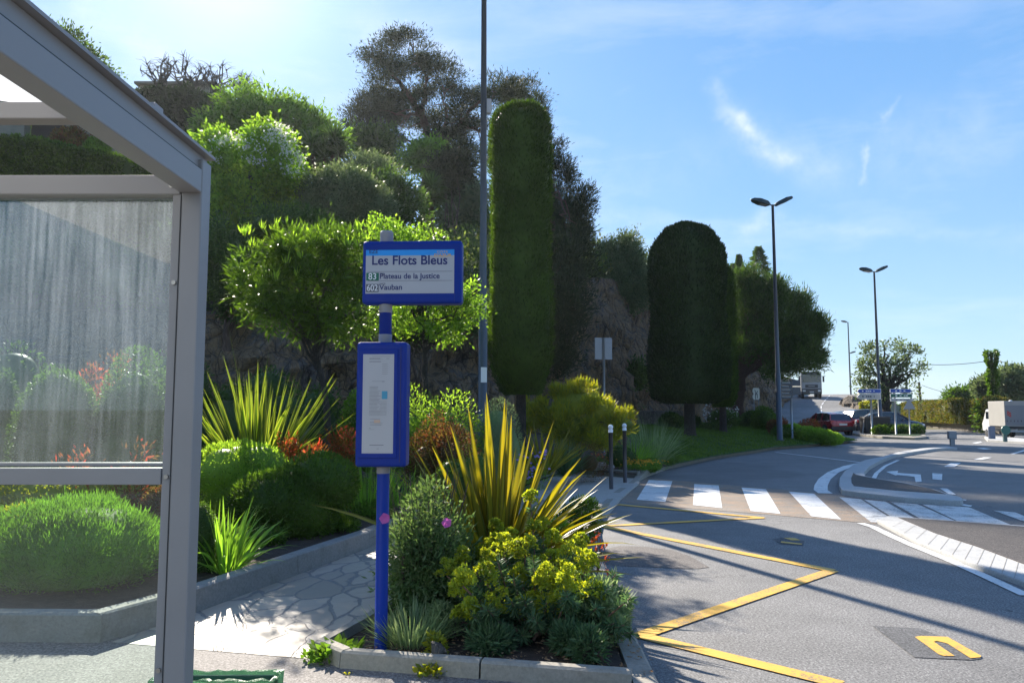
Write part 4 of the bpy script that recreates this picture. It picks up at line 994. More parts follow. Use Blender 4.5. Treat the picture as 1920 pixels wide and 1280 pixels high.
lpart(MB().box((-.45, 0, .60), (2.4, 1.5, .12)), 'chassis', M['plastic'], t); lpart(MB().box((-1.62, 0, .42), (.08, 1.5, .10)), 'rear_bumper', M['galv'], t)
cabv = [(.75, 0.35), (1.95, .35), (2.0, .80), (1.75, 1.05), (1.35, 1.62), (.75, 1.66)]
n = 6; lpart(MB().add([(x, -.72, z) for x, z in cabv]+[(x, .72, z) for x, z in cabv], [tuple(range(n)), tuple(reversed(range(n, 2*n)))]+[(i, i+n, (i+1) % n+n, (i+1) % n) for i in range(n)]), 'cab', cab_w, t, bevel=.05, seg=3)
lpart(MB().box((1.08, -.725, 1.28), (.5, .01, .42)).box((1.08, .725, 1.28), (.5, .01, .42)), 'cab_window', M['carglass'], t)
for x in (-1.05, 1.35):
    for s_ in (-1, 1): wheel(t, x, s_*.62, .29, .19, s_)

# lorry coming down the hill road
p = P(1521, 746, 101); t = empty('lorry', (p.x, 101, P(1521, 747, 101).z), R(-106+0), 'white fronted lorry with dark windscreen coming down the hill road', 'lorry')
lw = 2.5; lorry_w = plain('lorry_white', (.26, .27, .29), .35, coat=.4); lorry_d = plain('lorry_dark', (.025, .028, .035), .5)
body = lpart(MB().box((.0, 0, 1.95), (2.1, lw, 2.5)), 'cab', lorry_w, t, bevel=.10, seg=3)
lpart(MB().box((1.06, 0, 2.62), (.04, lw*.88, .98)), 'windscreen', M['carglass'], body)
lpart(MB().box((1.07, 0, 1.60), (.05, lw*.62, .42)), 'grille', lorry_d, body, bevel=.05); lpart(MB().box((1.03, 0, .92), (.14, lw*.98, .72)), 'bumper', lorry_d, t, bevel=.05)
lpart(MB().box((.9, 0, 3.2), (.3, lw*.95, .22)), 'sun_visor', lorry_d, body, bevel=.03)
for s_ in (-1, 1):
    lpart(MB().box((1.11, s_*lw*.37, 1.0), (.05, .36, .2)), 'headlight', M['clearlamp'], t)
    lpart(MB().box((1.0, s_*(lw/2+.22), 2.5), (.12, .22, .75)).tube([(1.0, s_*lw/2, 2.9), (1.0, s_*(lw/2+.22), 2.85)], .03, 6), 'mirror', lorry_d, t)
    for x in (.1, -4.0, -5.3): wheel(t, x, s_*(lw/2-.18), .5, .32, s_)
lpart(MB().box((-4.1, 0, 1.9), (5.6, lw, 1.5), taper=1.02), 'tipper_body', lorry_d, t, bevel=.04); lpart(MB().box((-3.4, 0, .95), (7, .9, .3)), 'chassis', lorry_d, t)
lpart(MB().box((-.75, 0, 3.32), (.25, lw*.9, .5)).tube([(-.6, .8, 3.3), (-.6, .8, 3.75)], .06, 8).tube([(-.6, -.6, 3.3), (-.6, -.6, 3.7)], .06, 8), 'roof_rack', lorry_d, t)
lpart(MB().box((1.13, 0, 1.62), (.02, .8, .08)), 'grille_badge', M['galv'], body); lpart(MB().box((1.115, 0, .84), (.02, .52, .12)), 'number_plate', M['plate'], t)

# ------------------------------------------------------------------ walls, buildings, poles, wires on the right and uphill
M['stone'] = rockmat('wall_stone', [(.34, .30, .26), (.52, .47, .41), (.58, .54, .48)], 2.4)
M['plaster'] = plain('plaster_ochre_wall', (.42, .36, .26), .85, 0, .12, 1.2, bump=.2); M['concrete_old'] = plain('weathered_concrete', (.26, .24, .19), .9, 0, .25, 1.5, bump=.3)
a, b = P(1690, 792, 76), P(1852, 812, 50.5)
def wall_run(name, pts, th, mat, label, cat, parts=None):
    mb = MB()
    for (x0, y0, zb0, zt0), (x1, y1, zb1, zt1) in zip(pts, pts[1:]):
        d = Vector((x1-x0, y1-y0, 0)).normalized(); n = Vector((-d.y, d.x, 0))*th/2
        A, B = Vector((x0, y0, 0)), Vector((x1, y1, 0)); vs = []
        for q, zb, zt in ((A, zb0, zt0), (B, zb1, zt1)):
            for s_, z in ((-1, zb), (1, zb), (1, zt), (-1, zt)): v = q+n*s_; vs.append((v.x, v.y, z))
        mb.add(vs, [(0, 1, 2, 3), (7, 6, 5, 4), (0, 4, 5, 1), (1, 5, 6, 2), (2, 6, 7, 3), (3, 7, 4, 0)])
    o = mb.build(name, mat, bevel=.02); return tag(o, label, cat)
wall_run('stone_wall', [(36, 78, -.1, .62), (38, 73, -.1, .62), (34.3, 57, -.1, .80), (32.4, 50.3, -.1, .80)][1:], .4, M['stone'], 'low dry stone wall under the long hedge', 'wall')
HW = [(38.2, 73.4), (34.6, 57.3), (32.3, 50.6)]
wall_run('gate_wall', [(32.4, 49.9, -.1, .85), (33.6, 48.6, -.1, .85)], .35, M['concrete_old'], 'short grey wall between the hedge and the small truck', 'wall')
t = empty('gate_post', (32.1, 49.6, 0), 0, 'pale gate post at the near end of the hedge', 'gate post'); lpart(MB().b(-.1, .1, -.1, .1, 0, 2.0), 'shaft', M['white'], t, bevel=.01); lpart(MB().sphere((0, 0, 2.1), .13), 'cap', M['white'], t, smooth=True)
# parapet beside the hill road
pp = []
for x0, y0, x1, y1, z in HR[2:]: pp.append((x1+.3, y1, z-.3, z+ (.75 if y1 < 90 else 1.35)))
wall_run('parapet', pp, .5, M['plaster'], 'sunlit beige parapet wall along the hill road', 'wall')
mb = MB(); rr = random.Random(4)
for k in range(7):
    q = Vector((36.0+k*.5, 76+k*2.2, .9+k*.25)); mb.sphere(q, (rr.uniform(.8, 1.3), rr.uniform(.7, 1.2), rr.uniform(.6, 1.0)), 9, 6)
for v in mb.v: v += Vector((mnoise.noise(v*1.3), mnoise.noise(v*1.7+Vector((5, 0, 0))), mnoise.noise(v*1.1)))*.45
tag(mb.build('rock_outcrop', rockmat('outcrop_beige', [(.22, .17, .12), (.40, .31, .22), (.45, .38, .30)], 1.5)), 'beige rocks at the foot of the hill road behind the cars', 'rock')
# utility poles and cables
M['wood'] = plain('pole_wood', (.12, .09, .07), .85)
p = P(1730, 797, 69); t = empty('utility_pole', (p.x, 69, 0), 0, 'thin wooden pole in front of the long hedge', 'utility pole', 'utility poles'); lpart(MB().tube([(0, 0, 0), (-.15, 0, P(1727, 716, 69).z)], [.13, .09], 10), 'shaft', M['wood'], t, smooth=True)
p2 = P(1866, 800, 57); t = empty('utility_pole', (p2.x, 57, 0), 0, 'ivy covered utility pole above the small truck', 'utility pole', 'utility poles'); lpart(MB().tube([(0, 0, 0), (0, 0, P(1866, 660, 57).z)], [.14, .10], 10), 'shaft', M['wood'], t, smooth=True); IVY = t
def cable(name, a, b, sag, label, r=.022):
    pts = [a.lerp(b, k/16)+Vector((0, 0, -sag*4*(k/16)*(1-k/16))) for k in range(17)]
    tag(MB().tube(pts, r, 5).build(name, M['tyre']), label, 'cable', 'overhead cables')
cable('overhead_cable', P(1866, 674, 57), P(1700, 680, 58), .25, 'overhead cable from the ivy pole to the tree by the signs')
cable('overhead_cable', P(1729, 722, 69), P(1860, 735, 72), .5, 'thin sagging cable from the wooden pole', .016)
cable('overhead_cable', P(1866, 674, 57), P(1990, 700, 54), .15, 'overhead cable from the ivy pole to the right', .018)

# houses and retaining walls on the hill
t = empty('hill_house', (-26, 62, gz(-26, 62)), 0, 'flat roofed stone house on the hilltop behind bare trees', 'house')
zr = P(400, 165, 62).z-gz(-26, 62); xa, xb = P(262, 160, 62).x+26, P(500, 165, 62).x+26
wl = lpart(MB().b(xa, xb-4.4, 0, 6, -3, zr+.2), 'wall', M['concrete_old'], t); lpart(MB().b(xb-4.3, xb, .6, 5, -3, zr-1.4), 'wall', M['plaster'], t)
lpart(MB().b(xa-.3, xb-4.1, -.4, 6.2, zr+.21, zr+.42), 'roof', plain('roof_slab', (.2, .18, .15), .9), t, bevel=.03)
for k in range(3):
    w_ = lpart(MB().b(xa+.8+k*1.9, xa+1.8+k*1.9, -.05, -.003, zr-2.1, zr-.8), 'window', M['carglass'], t); lpart(MB().b(xa+.72+k*1.9, xa+1.88+k*1.9, -.08, -.052, zr-2.2, zr-2.11), 'sill', M['concrete_old'], w_)
zt_ = P(60, 186, 29).z
t = empty('retaining_wall', (-17.5, 29, gz(-17.5, 29)), R(8), 'weathered retaining wall with dark openings above the clipped hedge', 'wall'); hh = zt_-gz(-17.5, 29)+.6
lpart(MB().b(-6.5, -1.35, 0, .5, -3.5, hh).b(.15, 2.2, 0, .5, -3.5, hh-.4).b(-1.35, .15, 0, .5, -3.5, hh-2.9).b(-1.35, .15, .0, .5, hh-.35, hh-.02), 'wall', M['concrete_old'], t)
lpart(MB().b(-1.3, .1, .45, .6, hh-2.9, hh-.3), 'opening', plain('opening_brown', (.05, .035, .03), .9), t)
lpart(MB().tube([(1.3, -.02, hh-2.3), (1.3, .03, hh-2.3)], .13, 12).tube([(-1.9, -.02, hh-1.6), (-1.9, .03, hh-1.6)], .09, 12), 'drain_hole', M['gap'], t)
o = MB().b(4.2, 7.2, 0, .5, 0, .75).build('low_stone_wall', M['rock_grey'], bevel=.04); p = P(1215, 800, 34.5); o.location = (p.x-5.6, 34.5, gz(p.x, 34.5)-.1); tag(o, 'low grey stone wall behind the lawn, left of the cypress trunk', 'wall')

# ------------------------------------------------------------------ foliage tools
def nrmz(a): return a/np.maximum(np.linalg.norm(a, axis=1, keepdims=True), 1e-9)
def lnoise(rng, p, freq, k=5):                # cheap smooth noise at points
    r = np.zeros(len(p))
    for i in range(k):
        d = rng.normal(size=3); d /= np.linalg.norm(d); r += np.sin(p@d*freq*(1+.5*i)+rng.uniform(0, 6.3))/(1+.4*i)
    return r/2.2
def diamonds(rng, P0, D, L, W, fold=.15, lvar=.45, bend=0):
    """one folded four-cornered leaf per point"""
    n = len(P0); a = nrmz(D); s = nrmz(np.cross(a, rng.normal(size=(n, 3)))); u = np.cross(s, a)
    l = (L*(1+lvar*rng.uniform(-1, 1, n)))[:, None]; w_ = (W*(1+lvar*.6*rng.uniform(-1, 1, n)))[:, None]
    m = P0+a*l*.45
    v = np.stack([P0, m+s*w_/2+u*w_*fold, P0+a*l-u*l*bend, m-s*w_/2+u*w_*fold], 1).reshape(-1, 3)
    return v, np.arange(4*n).reshape(n, 4)
def blob_pts(rng, blobs, n, shell=.35, bump=.16, freq=2.2, zcut=-1):
    b = np.array(blobs, float); ar = b[:, 3]*b[:, 4]+b[:, 4]*b[:, 5]+b[:, 3]*b[:, 5]; k = rng.choice(len(b), n, p=ar/ar.sum())
    d = nrmz(rng.normal(size=(n, 3)))
    if zcut > -1: d[:, 2] = np.where(d[:, 2] < zcut, -d[:, 2], d[:, 2])
    r = 1-np.abs(rng.normal(0, shell, n))*.6; r = np.clip(r, .15, 1)
    p0 = b[k, :3]+d*b[k, 3:6]
    r = r*(1+bump*lnoise(rng, p0, freq))
    p = b[k, :3]+d*b[k, 3:6]*r[:, None]; return p, nrmz(d/b[k, 3:6])
def merge(*vf):
    vs, fs, o = [], [], 0
    for v, f in vf: vs.append(v); fs.append(f+o); o += len(v)
    return np.concatenate(vs), np.concatenate(fs)
def core_mesh(rng, blobs, k=.8, nu=18, nv=12, bump=.12, freq=2.2):
    vs, fs, o = [], [], 0
    for b in blobs:
        th = np.linspace(0, np.pi, nv+1); ph = np.linspace(0, 2*np.pi, nu, endpoint=False); T, Q = np.meshgrid(th, ph, indexing='ij')
        d = np.stack([np.sin(T)*np.cos(Q), np.sin(T)*np.sin(Q), np.cos(T)], -1).reshape(-1, 3)
        p = np.array(b[:3])+d*np.array(b[3:6])*k
        p = np.array(b[:3])+(p-np.array(b[:3]))*(1+bump*lnoise(rng, p, freq*1.6))[:, None]
        i, j = np.meshgrid(np.arange(nv), np.arange(nu), indexing='ij'); i = i.ravel(); j = j.ravel(); j2 = (j+1) % nu
        vs.append(p); fs.append(np.stack([i*nu+j, (i+1)*nu+j, (i+1)*nu+j2, i*nu+j2], 1)+o); o += len(p)
    return np.concatenate(vs), np.concatenate(fs)
def shrub_mesh(rng, blobs, n, L, W, core=.78, shell=.25, up=.35, jit=.55, clump=0, crad=.12, bump=.16, freq=2.2, fold=.15, zcut=-1, lvar=.5, bend=0, flat=1):
    if clump:
        c, d = blob_pts(rng, blobs, clump, shell, bump, freq, zcut); k = rng.integers(0, clump, n)
        off = rng.normal(size=(n, 3)); p = c[k]+off*[crad*.55, crad*.55, crad*.55*flat]; dd = d[k]*.55+nrmz(off)*.6
    else:
        p, dd = blob_pts(rng, blobs, n, shell, bump, freq, zcut)
    D = nrmz(dd)+rng.normal(size=(n, 3))*jit; D[:, 2] += up
    v = diamonds(rng, p, D, L, W, fold, lvar, bend)
    if core: v = merge(v, core_mesh(rng, blobs, core, bump=bump*.6, freq=freq))
    return v
def straps(rng, P0, D, L, W, droop=.6, segs=7, taper=.8, twist=.0, wvar=.25, vee=.18, stiff=0):
    """long ribbon leaves that arch over under their own weight, with uv across (u) and along (v)"""
    n = len(P0); L = np.broadcast_to(np.asarray(L, float), (n,)); droop = np.broadcast_to(np.asarray(droop, float), (n,))
    a = nrmz(D.copy()); side = nrmz(np.cross(a, np.array([0, 0, 1.0]))+rng.normal(size=(n, 3))*.25); W = W*(1+wvar*rng.uniform(-1, 1, n))
    p = P0.copy(); vs, uv = [], []; st = L/segs
    for i in range(segs+1):
        t = i/segs; wd = W*np.sin(np.pi*min(1, .16+.84*t)**.9)**taper if t < 1 else W*0+.0006
        wd = W*(.55+.45*min(1, t*4))*(1-max(0, (t-.45)/.55)**1.7)+.0008
        s2 = side; nn = np.cross(side, a)
        vs += [p-s2*wd[:, None]/2, p-nn*(vee*wd)[:, None], p+s2*wd[:, None]/2]; uv += [[0, t], [.5, t], [1, t]]
        p = p+a*st[:, None]; a = nrmz(a+np.array([0, 0, -1.0])*(droop/segs*(.3+1.4*t))[:, None]*(1-.0*t)); side = nrmz(side-a*np.sum(side*a, 1)[:, None])
    V = np.stack(vs, 1).reshape(-1, 3); m = 3*(segs+1); UV = np.tile(np.array(uv), (n, 1)); fs = []
    base = np.arange(n)*m
    for i in range(segs):
        for e in (0, 1):
            fs.append(np.stack([base+3*i+e, base+3*i+e+1, base+3*i+4+e, base+3*i+3+e], 1))
    return V, np.concatenate(fs), UV
def tubes_np(paths, n=6):
    mb = MB()
    for pts, rad in paths: mb.tube(pts, rad, n, cap=False)
    return mb
def limb(rng, a, b, r0, r1, wob=.08, k=6, sag=0):
    a, b = Vector(a), Vector(b); L = (b-a).length; pts, rad = [], []
    for i in range(k+1):
        t = i/k; p = a.lerp(b, t); wv = math.sin(math.pi*t)*wob*L
        p += Vector(rng.normal(size=3))*wv*.5+Vector((0, 0, sag*L*math.sin(math.pi*t))); pts.append(p); rad.append(r0*(1-t)+r1*t)
    return pts, rad
def pblob(px, py, rx, ry, Y, dep=.85, dY=0):  # an ellipsoid given where it shows in the photo and how far off it stands
    c = P(px, py, Y+dY); k = (Y+dY)/1440; return (c.x, c.y, c.z, rx*k, rx*k*dep, ry*k)
SEED = [100]
def rngn(): SEED[0] += 1; return np.random.default_rng(SEED[0])

# leaf materials (cols are spread at random over the leaves)
LM = {}
LM['lime'] = leafmat('leaf_lime', [(.10, .16, .012), (.16, .24, .018), (.22, .30, .03)], .5, .35)
LM['green'] = leafmat('leaf_green', [(.02, .055, .010), (.035, .09, .015), (.05, .12, .02)], .4, .38)
LM['fresh'] = leafmat('leaf_fresh_green', [(.03, .09, .008), (.05, .14, .012), (.08, .18, .018)], .48, .4)
LM['dark'] = leafmat('leaf_dark_green', [(.022, .045, .015), (.035, .07, .02), (.06, .10, .03)], .38, .45)
LM['cypress'] = leafmat('leaf_cypress', [(.014, .045, .006), (.022, .07, .008), (.03, .09, .012)], .42, .5)
LM['cypress_d'] = leafmat('leaf_cypress_dark', [(.010, .028, .009), (.016, .042, .012), (.02, .05, .012)], .25, .55)
LM['pine'] = leafmat('needle_aleppo', [(.02, .028, .013), (.032, .042, .018), (.05, .058, .026)], .2, .6, .15)
LM['umbrella'] = leafmat('needle_umbrella_pine', [(.018, .04, .012), (.03, .062, .016), (.045, .085, .022)], .35, .5)
LM['olive'] = leafmat('leaf_olive', [(.05, .07, .035), (.08, .11, .055), (.12, .14, .08)], .35, .45, tint=(1.15, 1.2, .7))
LM['grey'] = leafmat('leaf_grey_green', [(.09, .13, .055), (.15, .20, .09), (.22, .26, .14)], .35, .6, tint=(1.05, 1.1, .75))
LM['cistus'] = leafmat('leaf_rock_rose', [(.045, .085, .03), (.08, .13, .05), (.13, .17, .08)], .4, .6, tint=(1.1, 1.15, .6))
LM['blue'] = leafmat('leaf_blue_green', [(.035, .07, .035), (.055, .105, .05), (.09, .145, .07)], .35, .5, tint=(1.1, 1.2, .7))
LM['bract'] = leafmat('euphorbia_bract', [(.17, .22, .010), (.23, .27, .012), (.28, .28, .018)], .5, .5, tint=(1.2, 1.15, .3))
LM['red'] = leafmat('leaf_red', [(.05, .08, .015), (.10, .06, .02), (.24, .05, .03), (.06, .10, .02), (.30, .08, .04)], .5, .4, tint=(1.5, .8, .5))
LM['rust'] = leafmat('leaf_bronze', [(.09, .06, .02), (.12, .04, .03), (.05, .06, .02), (.14, .10, .03)], .4, .45, tint=(1.3, 1, .5))
LM['gold'] = leafmat('leaf_golden', [(.10, .13, .008), (.18, .20, .012), (.26, .24, .02)], .45, .45, tint=(1.25, 1.15, .3))
LM['elder'] = leafmat('leaf_yellow_green_tree', [(.07, .13, .012), (.12, .20, .02), (.18, .25, .03)], .5, .42)
LM['feather'] = leafmat('leaf_feathery', [(.05, .10, .012), (.08, .15, .018), (.11, .19, .022)], .45, .5)
LM['cream'] = leafmat('flower_cream', [(.5, .5, .34), (.6, .6, .45)], .4, .6, tint=(1, 1, .8))
LM['pink'] = leafmat('petal_pink', [(.55, .10, .36), (.65, .16, .45)], .4, .5, tint=(1.1, .9, 1.1))
LM['orangef'] = leafmat('petal_orange', [(.7, .30, .02), (.75, .42, .03), (.6, .22, .02)], .4, .5, tint=(1.1, .9, .5))
LM['coral'] = leafmat('petal_coral', [(.7, .16, .05), (.6, .10, .04)], .4, .5, tint=(1.1, .9, .5))
LM['lilac'] = leafmat('petal_lilac', [(.28, .20, .45), (.35, .25, .5)], .4, .5, tint=(1, .9, 1.1))
LM['whitef'] = leafmat('petal_white', [(.6, .6, .58), (.7, .7, .68)], .3, .5, tint=(1, 1, .95))
LM['phormium'] = leafmat('phormium_yellow_green', [(.10, .13, .02), (.16, .18, .03), (.07, .10, .02)], .45, .3, .5, stripe=[(.0, (.06, .12, .015)), (.45, (.06, .12, .015)), (.6, (.34, .36, .08)), (1, (.30, .34, .07))], big=.15)
LM['phormium_y'] = leafmat('phormium_gold', [(.26, .235, .02), (.30, .28, .03), (.22, .17, .02)], .45, .38, .4, tint=(1.2, 1.05, .3), stripe=[(0, (.30, .28, .03)), (.5, (.31, .29, .03)), (.66, (.09, .14, .02)), (.9, (.08, .12, .02)), (1, (.30, .12, .02))], big=.12)
LM['strap'] = leafmat('strap_bright_green', [(.05, .14, .012), (.09, .21, .02), (.13, .27, .03)], .5, .35, .45)
LM['yucca'] = leafmat('yucca_green', [(.02, .045, .012), (.035, .075, .018), (.05, .10, .025)], .3, .38, .5)
LM['dead'] = leafmat('dead_leaf_tan', [(.16, .10, .06), (.22, .15, .09)], .3, .6, tint=(1.1, 1, .8))
LM['grass'] = leafmat('grass_blades', [(.02, .07, .008), (.035, .10, .012), (.05, .13, .016)], .45, .5)
LM['rosemary'] = leafmat('leaf_rosemary_green', [(.03, .11, .018), (.05, .16, .025), (.07, .20, .03)], .45, .6, spec=.12, tint=(1.1, 1.3, .5))

def fobj(name, vf, mat, parent=None, uv=None):
    v, f = vf[:2]; uvv = vf[2] if len(vf) > 2 else None
    return mesh_from(name, v, f, mat, parent, uv=uvv)
def bed_z(x, y): return gz(x, y, .2)
def shrub(px, ytop, ybot, wpx, Y, n, L, W, mat, label, name='shrub', cat='shrub', core=.8, dep=.9, lobes=1, base=None, stems=False, group=None, **k):
    """round shrub from where it shows: centre column, top and bottom rows, width, distance"""
    rng = rngn(); c = P(px, (ytop+ybot)/2, Y); z1 = P(px, ytop, Y).z; z0 = bed_z(c.x, Y) if base is None else base
    rx = wpx*Y/2880; rz = max(.12, (z1-z0)/1.55); zc = z1-rz
    blobs = [(0, 0, zc-z0, rx, rx*dep, rz)]
    if lobes > 1:
        blobs = []
        for i in range(lobes):
            a = rng.uniform(0, 6.28); q = rng.uniform(.25, .5); s = rng.uniform(.5, .66)
            blobs.append((math.cos(a)*rx*q, math.sin(a)*rx*dep*q, (zc-z0)+rng.uniform(-.25, .42)*rz, rx*s, rx*dep*s, rz*s))
        blobs.append((0, 0, (zc-z0)*.85, rx*.72, rx*dep*.72, rz*.8))
    t = empty(name, (c.x, Y, z0), 0, label, cat, group)
    fobj('foliage', shrub_mesh(rng, blobs, n, L, W, core, **k), mat, t)
    if stems:
        paths = [limb(rng, (rng.uniform(-.08, .08), rng.uniform(-.08, .08), -.1), (rng.uniform(-.6, .6)*rx, rng.uniform(-.6, .6)*rx, (zc-z0)+rng.uniform(-.2, .5)*rz), .022, .008) for _ in range(9)]
        tubes_np(paths, 5).build('stems', M['twig'], t, smooth=True)
    return t
def tree(name, label, cat, base, trunk, blobs, n, L, W, mat, bark, clump=0, crad=.3, limbs=10, r0=.15, core=0, group=None, twigs=0, extra=None, **k):
    """trunk: local points; blobs: WORLD ellipsoids; limbs run from the trunk to clumps"""
    rng = rngn(); bz = Vector(base); bl = [(b[0]-bz.x, b[1]-bz.y, b[2]-bz.z, b[3], b[4], b[5]) for b in blobs]
    t = empty(name, base, 0, label, cat, group)
    fobj('crown', shrub_mesh(rng, bl, n, L, W, core, clump=clump, crad=crad, **k), mat, t)
    tr = [Vector(q)-bz for q in trunk]; rad = [r0*(1-.55*i/(len(tr)-1)) for i in range(len(tr))]
    # resample the trunk with a little wander
    pts, rr_ = [], []
    for i in range(len(tr)-1):
        for j in range(4):
            f = j/4; p = tr[i].lerp(tr[i+1], f); 
            if i or j: p = p+Vector(rng.normal(size=3))*r0*.18
            pts.append(p); rr_.append(rad[i]*(1-f)+rad[i+1]*f)
    pts.append(tr[-1]); rr_.append(rad[-1]); rr_[0] *= 1.25
    mb = MB(); mb.tube(pts, rr_, 10)
    for i in range(limbs):
        b = bl[i % len(bl)]; d = Vector(rng.normal(size=3)).normalized(); q = rng.uniform(.3, .8)
        tip = Vector((b[0]+d.x*b[3]*q, b[1]+d.y*b[4]*q, b[2]+d.z*b[5]*q)); k0 = int(len(pts)*rng.uniform(.55, 1))-1; a = pts[max(0, k0)]
        lp, lr = limb(rng, a, tip, rr_[k0]*rng.uniform(.4, .65), .012, .10, 7, .04); mb.tube(lp, lr, 6)
        for _ in range(twigs):
            j = rng.integers(2, 7); d2 = Vector(rng.normal(size=3)).normalized()*rng.uniform(.3, 1)*min(b[3], 1.6)*.6
            mb.tube([lp[j], lp[j]+d2*.5+Vector((0, 0, .06)), lp[j]+d2], [lr[j]*.6, lr[j]*.35, .006], 5)
    mb.build('trunk', bark, t, smooth=True)
    return t

# ------------------------------------------------------------------ planter island
def flower(mbv, rng, c, d, r, npet=5):        # petals in a shallow cup
    c = np.array(c, float); d = np.array(d, float); d /= np.linalg.norm(d); s = np.cross(d, [0, 0, 1.0]); s /= np.linalg.norm(s)+1e-9; u = np.cross(s, d); vs = []
    for i in range(npet):
        a = 2*np.pi*i/npet; e = s*np.cos(a)+u*np.sin(a); f = s*np.cos(a+1.57)+u*np.sin(a+1.57)
        vs += [c, c+e*r*.7+f*r*.55+d*r*.15, c+e*r*1.05+d*r*.3, c+e*r*.7-f*r*.55+d*r*.15]
    return np.array(vs), np.arange(4*npet).reshape(-1, 4)

# golden flax in the planter
rng = rngn(); t = empty('golden_flax', (-.14, 6.5, .15), 0, 'golden striped flax with long sword leaves in the kerbed planter', 'flax plant')
n = 120; az = rng.uniform(0, 2*np.pi, n); el = np.clip(rng.normal(1.05, .34, n), .18, 1.5)
az[:26] = rng.uniform(-.9, .5, 26); el[:26] = rng.uniform(.35, .95, 26)
D = np.stack([np.cos(az)*np.cos(el), np.sin(az)*np.cos(el), np.sin(el)], 1)
P0 = np.stack([np.cos(az)*.09*rng.uniform(0, 1, n), np.sin(az)*.09*rng.uniform(0, 1, n), np.zeros(n)], 1)
Ls = rng.uniform(.85, 1.55, n); Ls = np.where(el < .95, Ls*.85, Ls); dr_ = np.where(el < .9, rng.uniform(.25, 1.0, n), rng.uniform(.0, .35, n))
hand = [((605, 962), .30, 1.35), ((905, 745), 0, 1.5), ((808, 800), 0, 1.45), ((845, 805), 0, 1.4), ((945, 790), 0, 1.4), ((1030, 795), 0, 1.5), ((880, 765), 0, 1.5), ((1025, 830), .1, 1.45), ((785, 840), .1, 1.3), ((1078, 880), .3, 1.2), ((1110, 960), .4, 1.15), ((1100, 905), .35, 1.2), ((1095, 945), .5, 1.2), ((730, 885), .2, 1.2), ((735, 935), .3, 1.1)]
hD, hL, hdr_ = [], [], []
base = Vector((-.14, 6.5, .15))
for (q, ql, ln) in hand:
    tgt = P(q[0], q[1], 6.5-ql*.6); d = tgt-base; hD.append(tuple(d+Vector((0, 0, ql*1.0)))); hL.append(d.length*(1.03+ql*.15)); hdr_.append(.04+ql*1.6)
D = np.concatenate([D, np.array(hD)]); P0 = np.concatenate([P0, rng.uniform(-.06, .06, (len(hand), 3))*[1, 1, 0]]); Ls = np.concatenate([Ls, hL]); dr_ = np.concatenate([dr_, hdr_])
fobj('leaves', straps(rng, P0, D, Ls, .07, dr_, 9, wvar=.35), LM['phormium_y'], t)

# cistus with pink flowers
t = shrub(797, 925, 1165, 170, 5.65, 12000, .05, .015, LM['cistus'], 'grey green rock rose with pink flowers beside the bus stop pole', 'rock_rose', 'shrub', core=0, base=.15, stems=True, lobes=4, jit=.7, up=.5, bump=.25, shell=.5, clump=320, crad=.09)
rng = rngn(); fl = []
tb = t.location
for q in ((722, 972, 4.82), (838, 980, 5.2)):
    c = P(*q)-tb; fl.append(flower(None, rng, c, (-.1, -.9, .3), .034))
fobj('blossoms', merge(*fl), LM['pink'], t)
rr = random.Random(5); mb = MB()
for k in range(60):
    a = rr.uniform(0, 6.28); q = rr.uniform(.12, .32); mb.tube([(math.cos(a)*q*.4, math.sin(a)*q*.4, .25), (math.cos(a)*q, math.sin(a)*q*.9, rr.uniform(.75, 1.05))], [.004, .002], 4)
mb.build('stems', M['twig'], t)
# second, darker half of the same bush: glossy lower leaves
t2 = shrub(790, 1020, 1170, 120, 5.75, 3500, .05, .018, LM['green'], 'dark green bush under the grey rock rose in the planter', 'shrub', 'shrub', core=0, base=.15, stems=True, lobes=3, jit=.7, shell=.5)

# euphorbias: stems, whorled blue leaves and lime flower heads
heads = [(945,1022,5.35,.07),(912,1045,5.2,.05),(985,1025,5.45,.075),(1010,1060,5.3,.065),(975,1075,5.2,.06),(1035,1010,5.7,.055),(1075,1035,5.4,.08),(1100,1050,5.3,.06),(1060,1065,5.3,.07),(838,1065,5.2,.055),
         (872,1040,5.35,.055),(932,1128,5.0,.085),(920,1150,4.95,.06),(982,1145,5.0,.075),(1064,1128,5.0,.075),(1050,1095,5.25,.05),(1000,985,5.9,.05),(960,1005,5.7,.05),(1020,985,6.1,.05),(885,1100,5.2,.045),(1040,1045,5.5,.06),(925,1015,5.6,.05),(1088,1015,5.7,.055),(995,930,6.3,.05),(930,985,5.9,.045)]
rng = rngn(); 
for _k in range(16): heads.append((rng.uniform(850, 1115), rng.uniform(1000, 1150), 0, rng.uniform(.05, .075)))
for _k in range(15): heads.append((rng.uniform(860, 1110), rng.uniform(1075, 1160), rng.uniform(4.85, 5.05), rng.uniform(.045, .07)))
heads = [(a, b, c if c else 6.3-(b-960)*.0068, d) for a, b, c, d in heads]
t = empty('spurge', (.18, 5.5, .15), 0, 'lime flowered spurge with many whorled blue green stems in the planter', 'spurge plant')
org = Vector((.18, 5.5, .15)); paths, hv_, lv_, sv_ = [], [], [], []
def whorl(rng, c, d, n, L, W, ln=.16, spread=1.0):
    d = np.array(d, float); d /= np.linalg.norm(d); k = rng.uniform(0, 1, n); P_ = np.array(c)-d*(k*ln)[:, None]
    r = nrmz(np.cross(rng.normal(size=(n, 3)), d)); return diamonds(rng, P_, r*spread+d*rng.uniform(-.1, .7, (n, 1)), L, W, .1, .25, .08)
roots = []
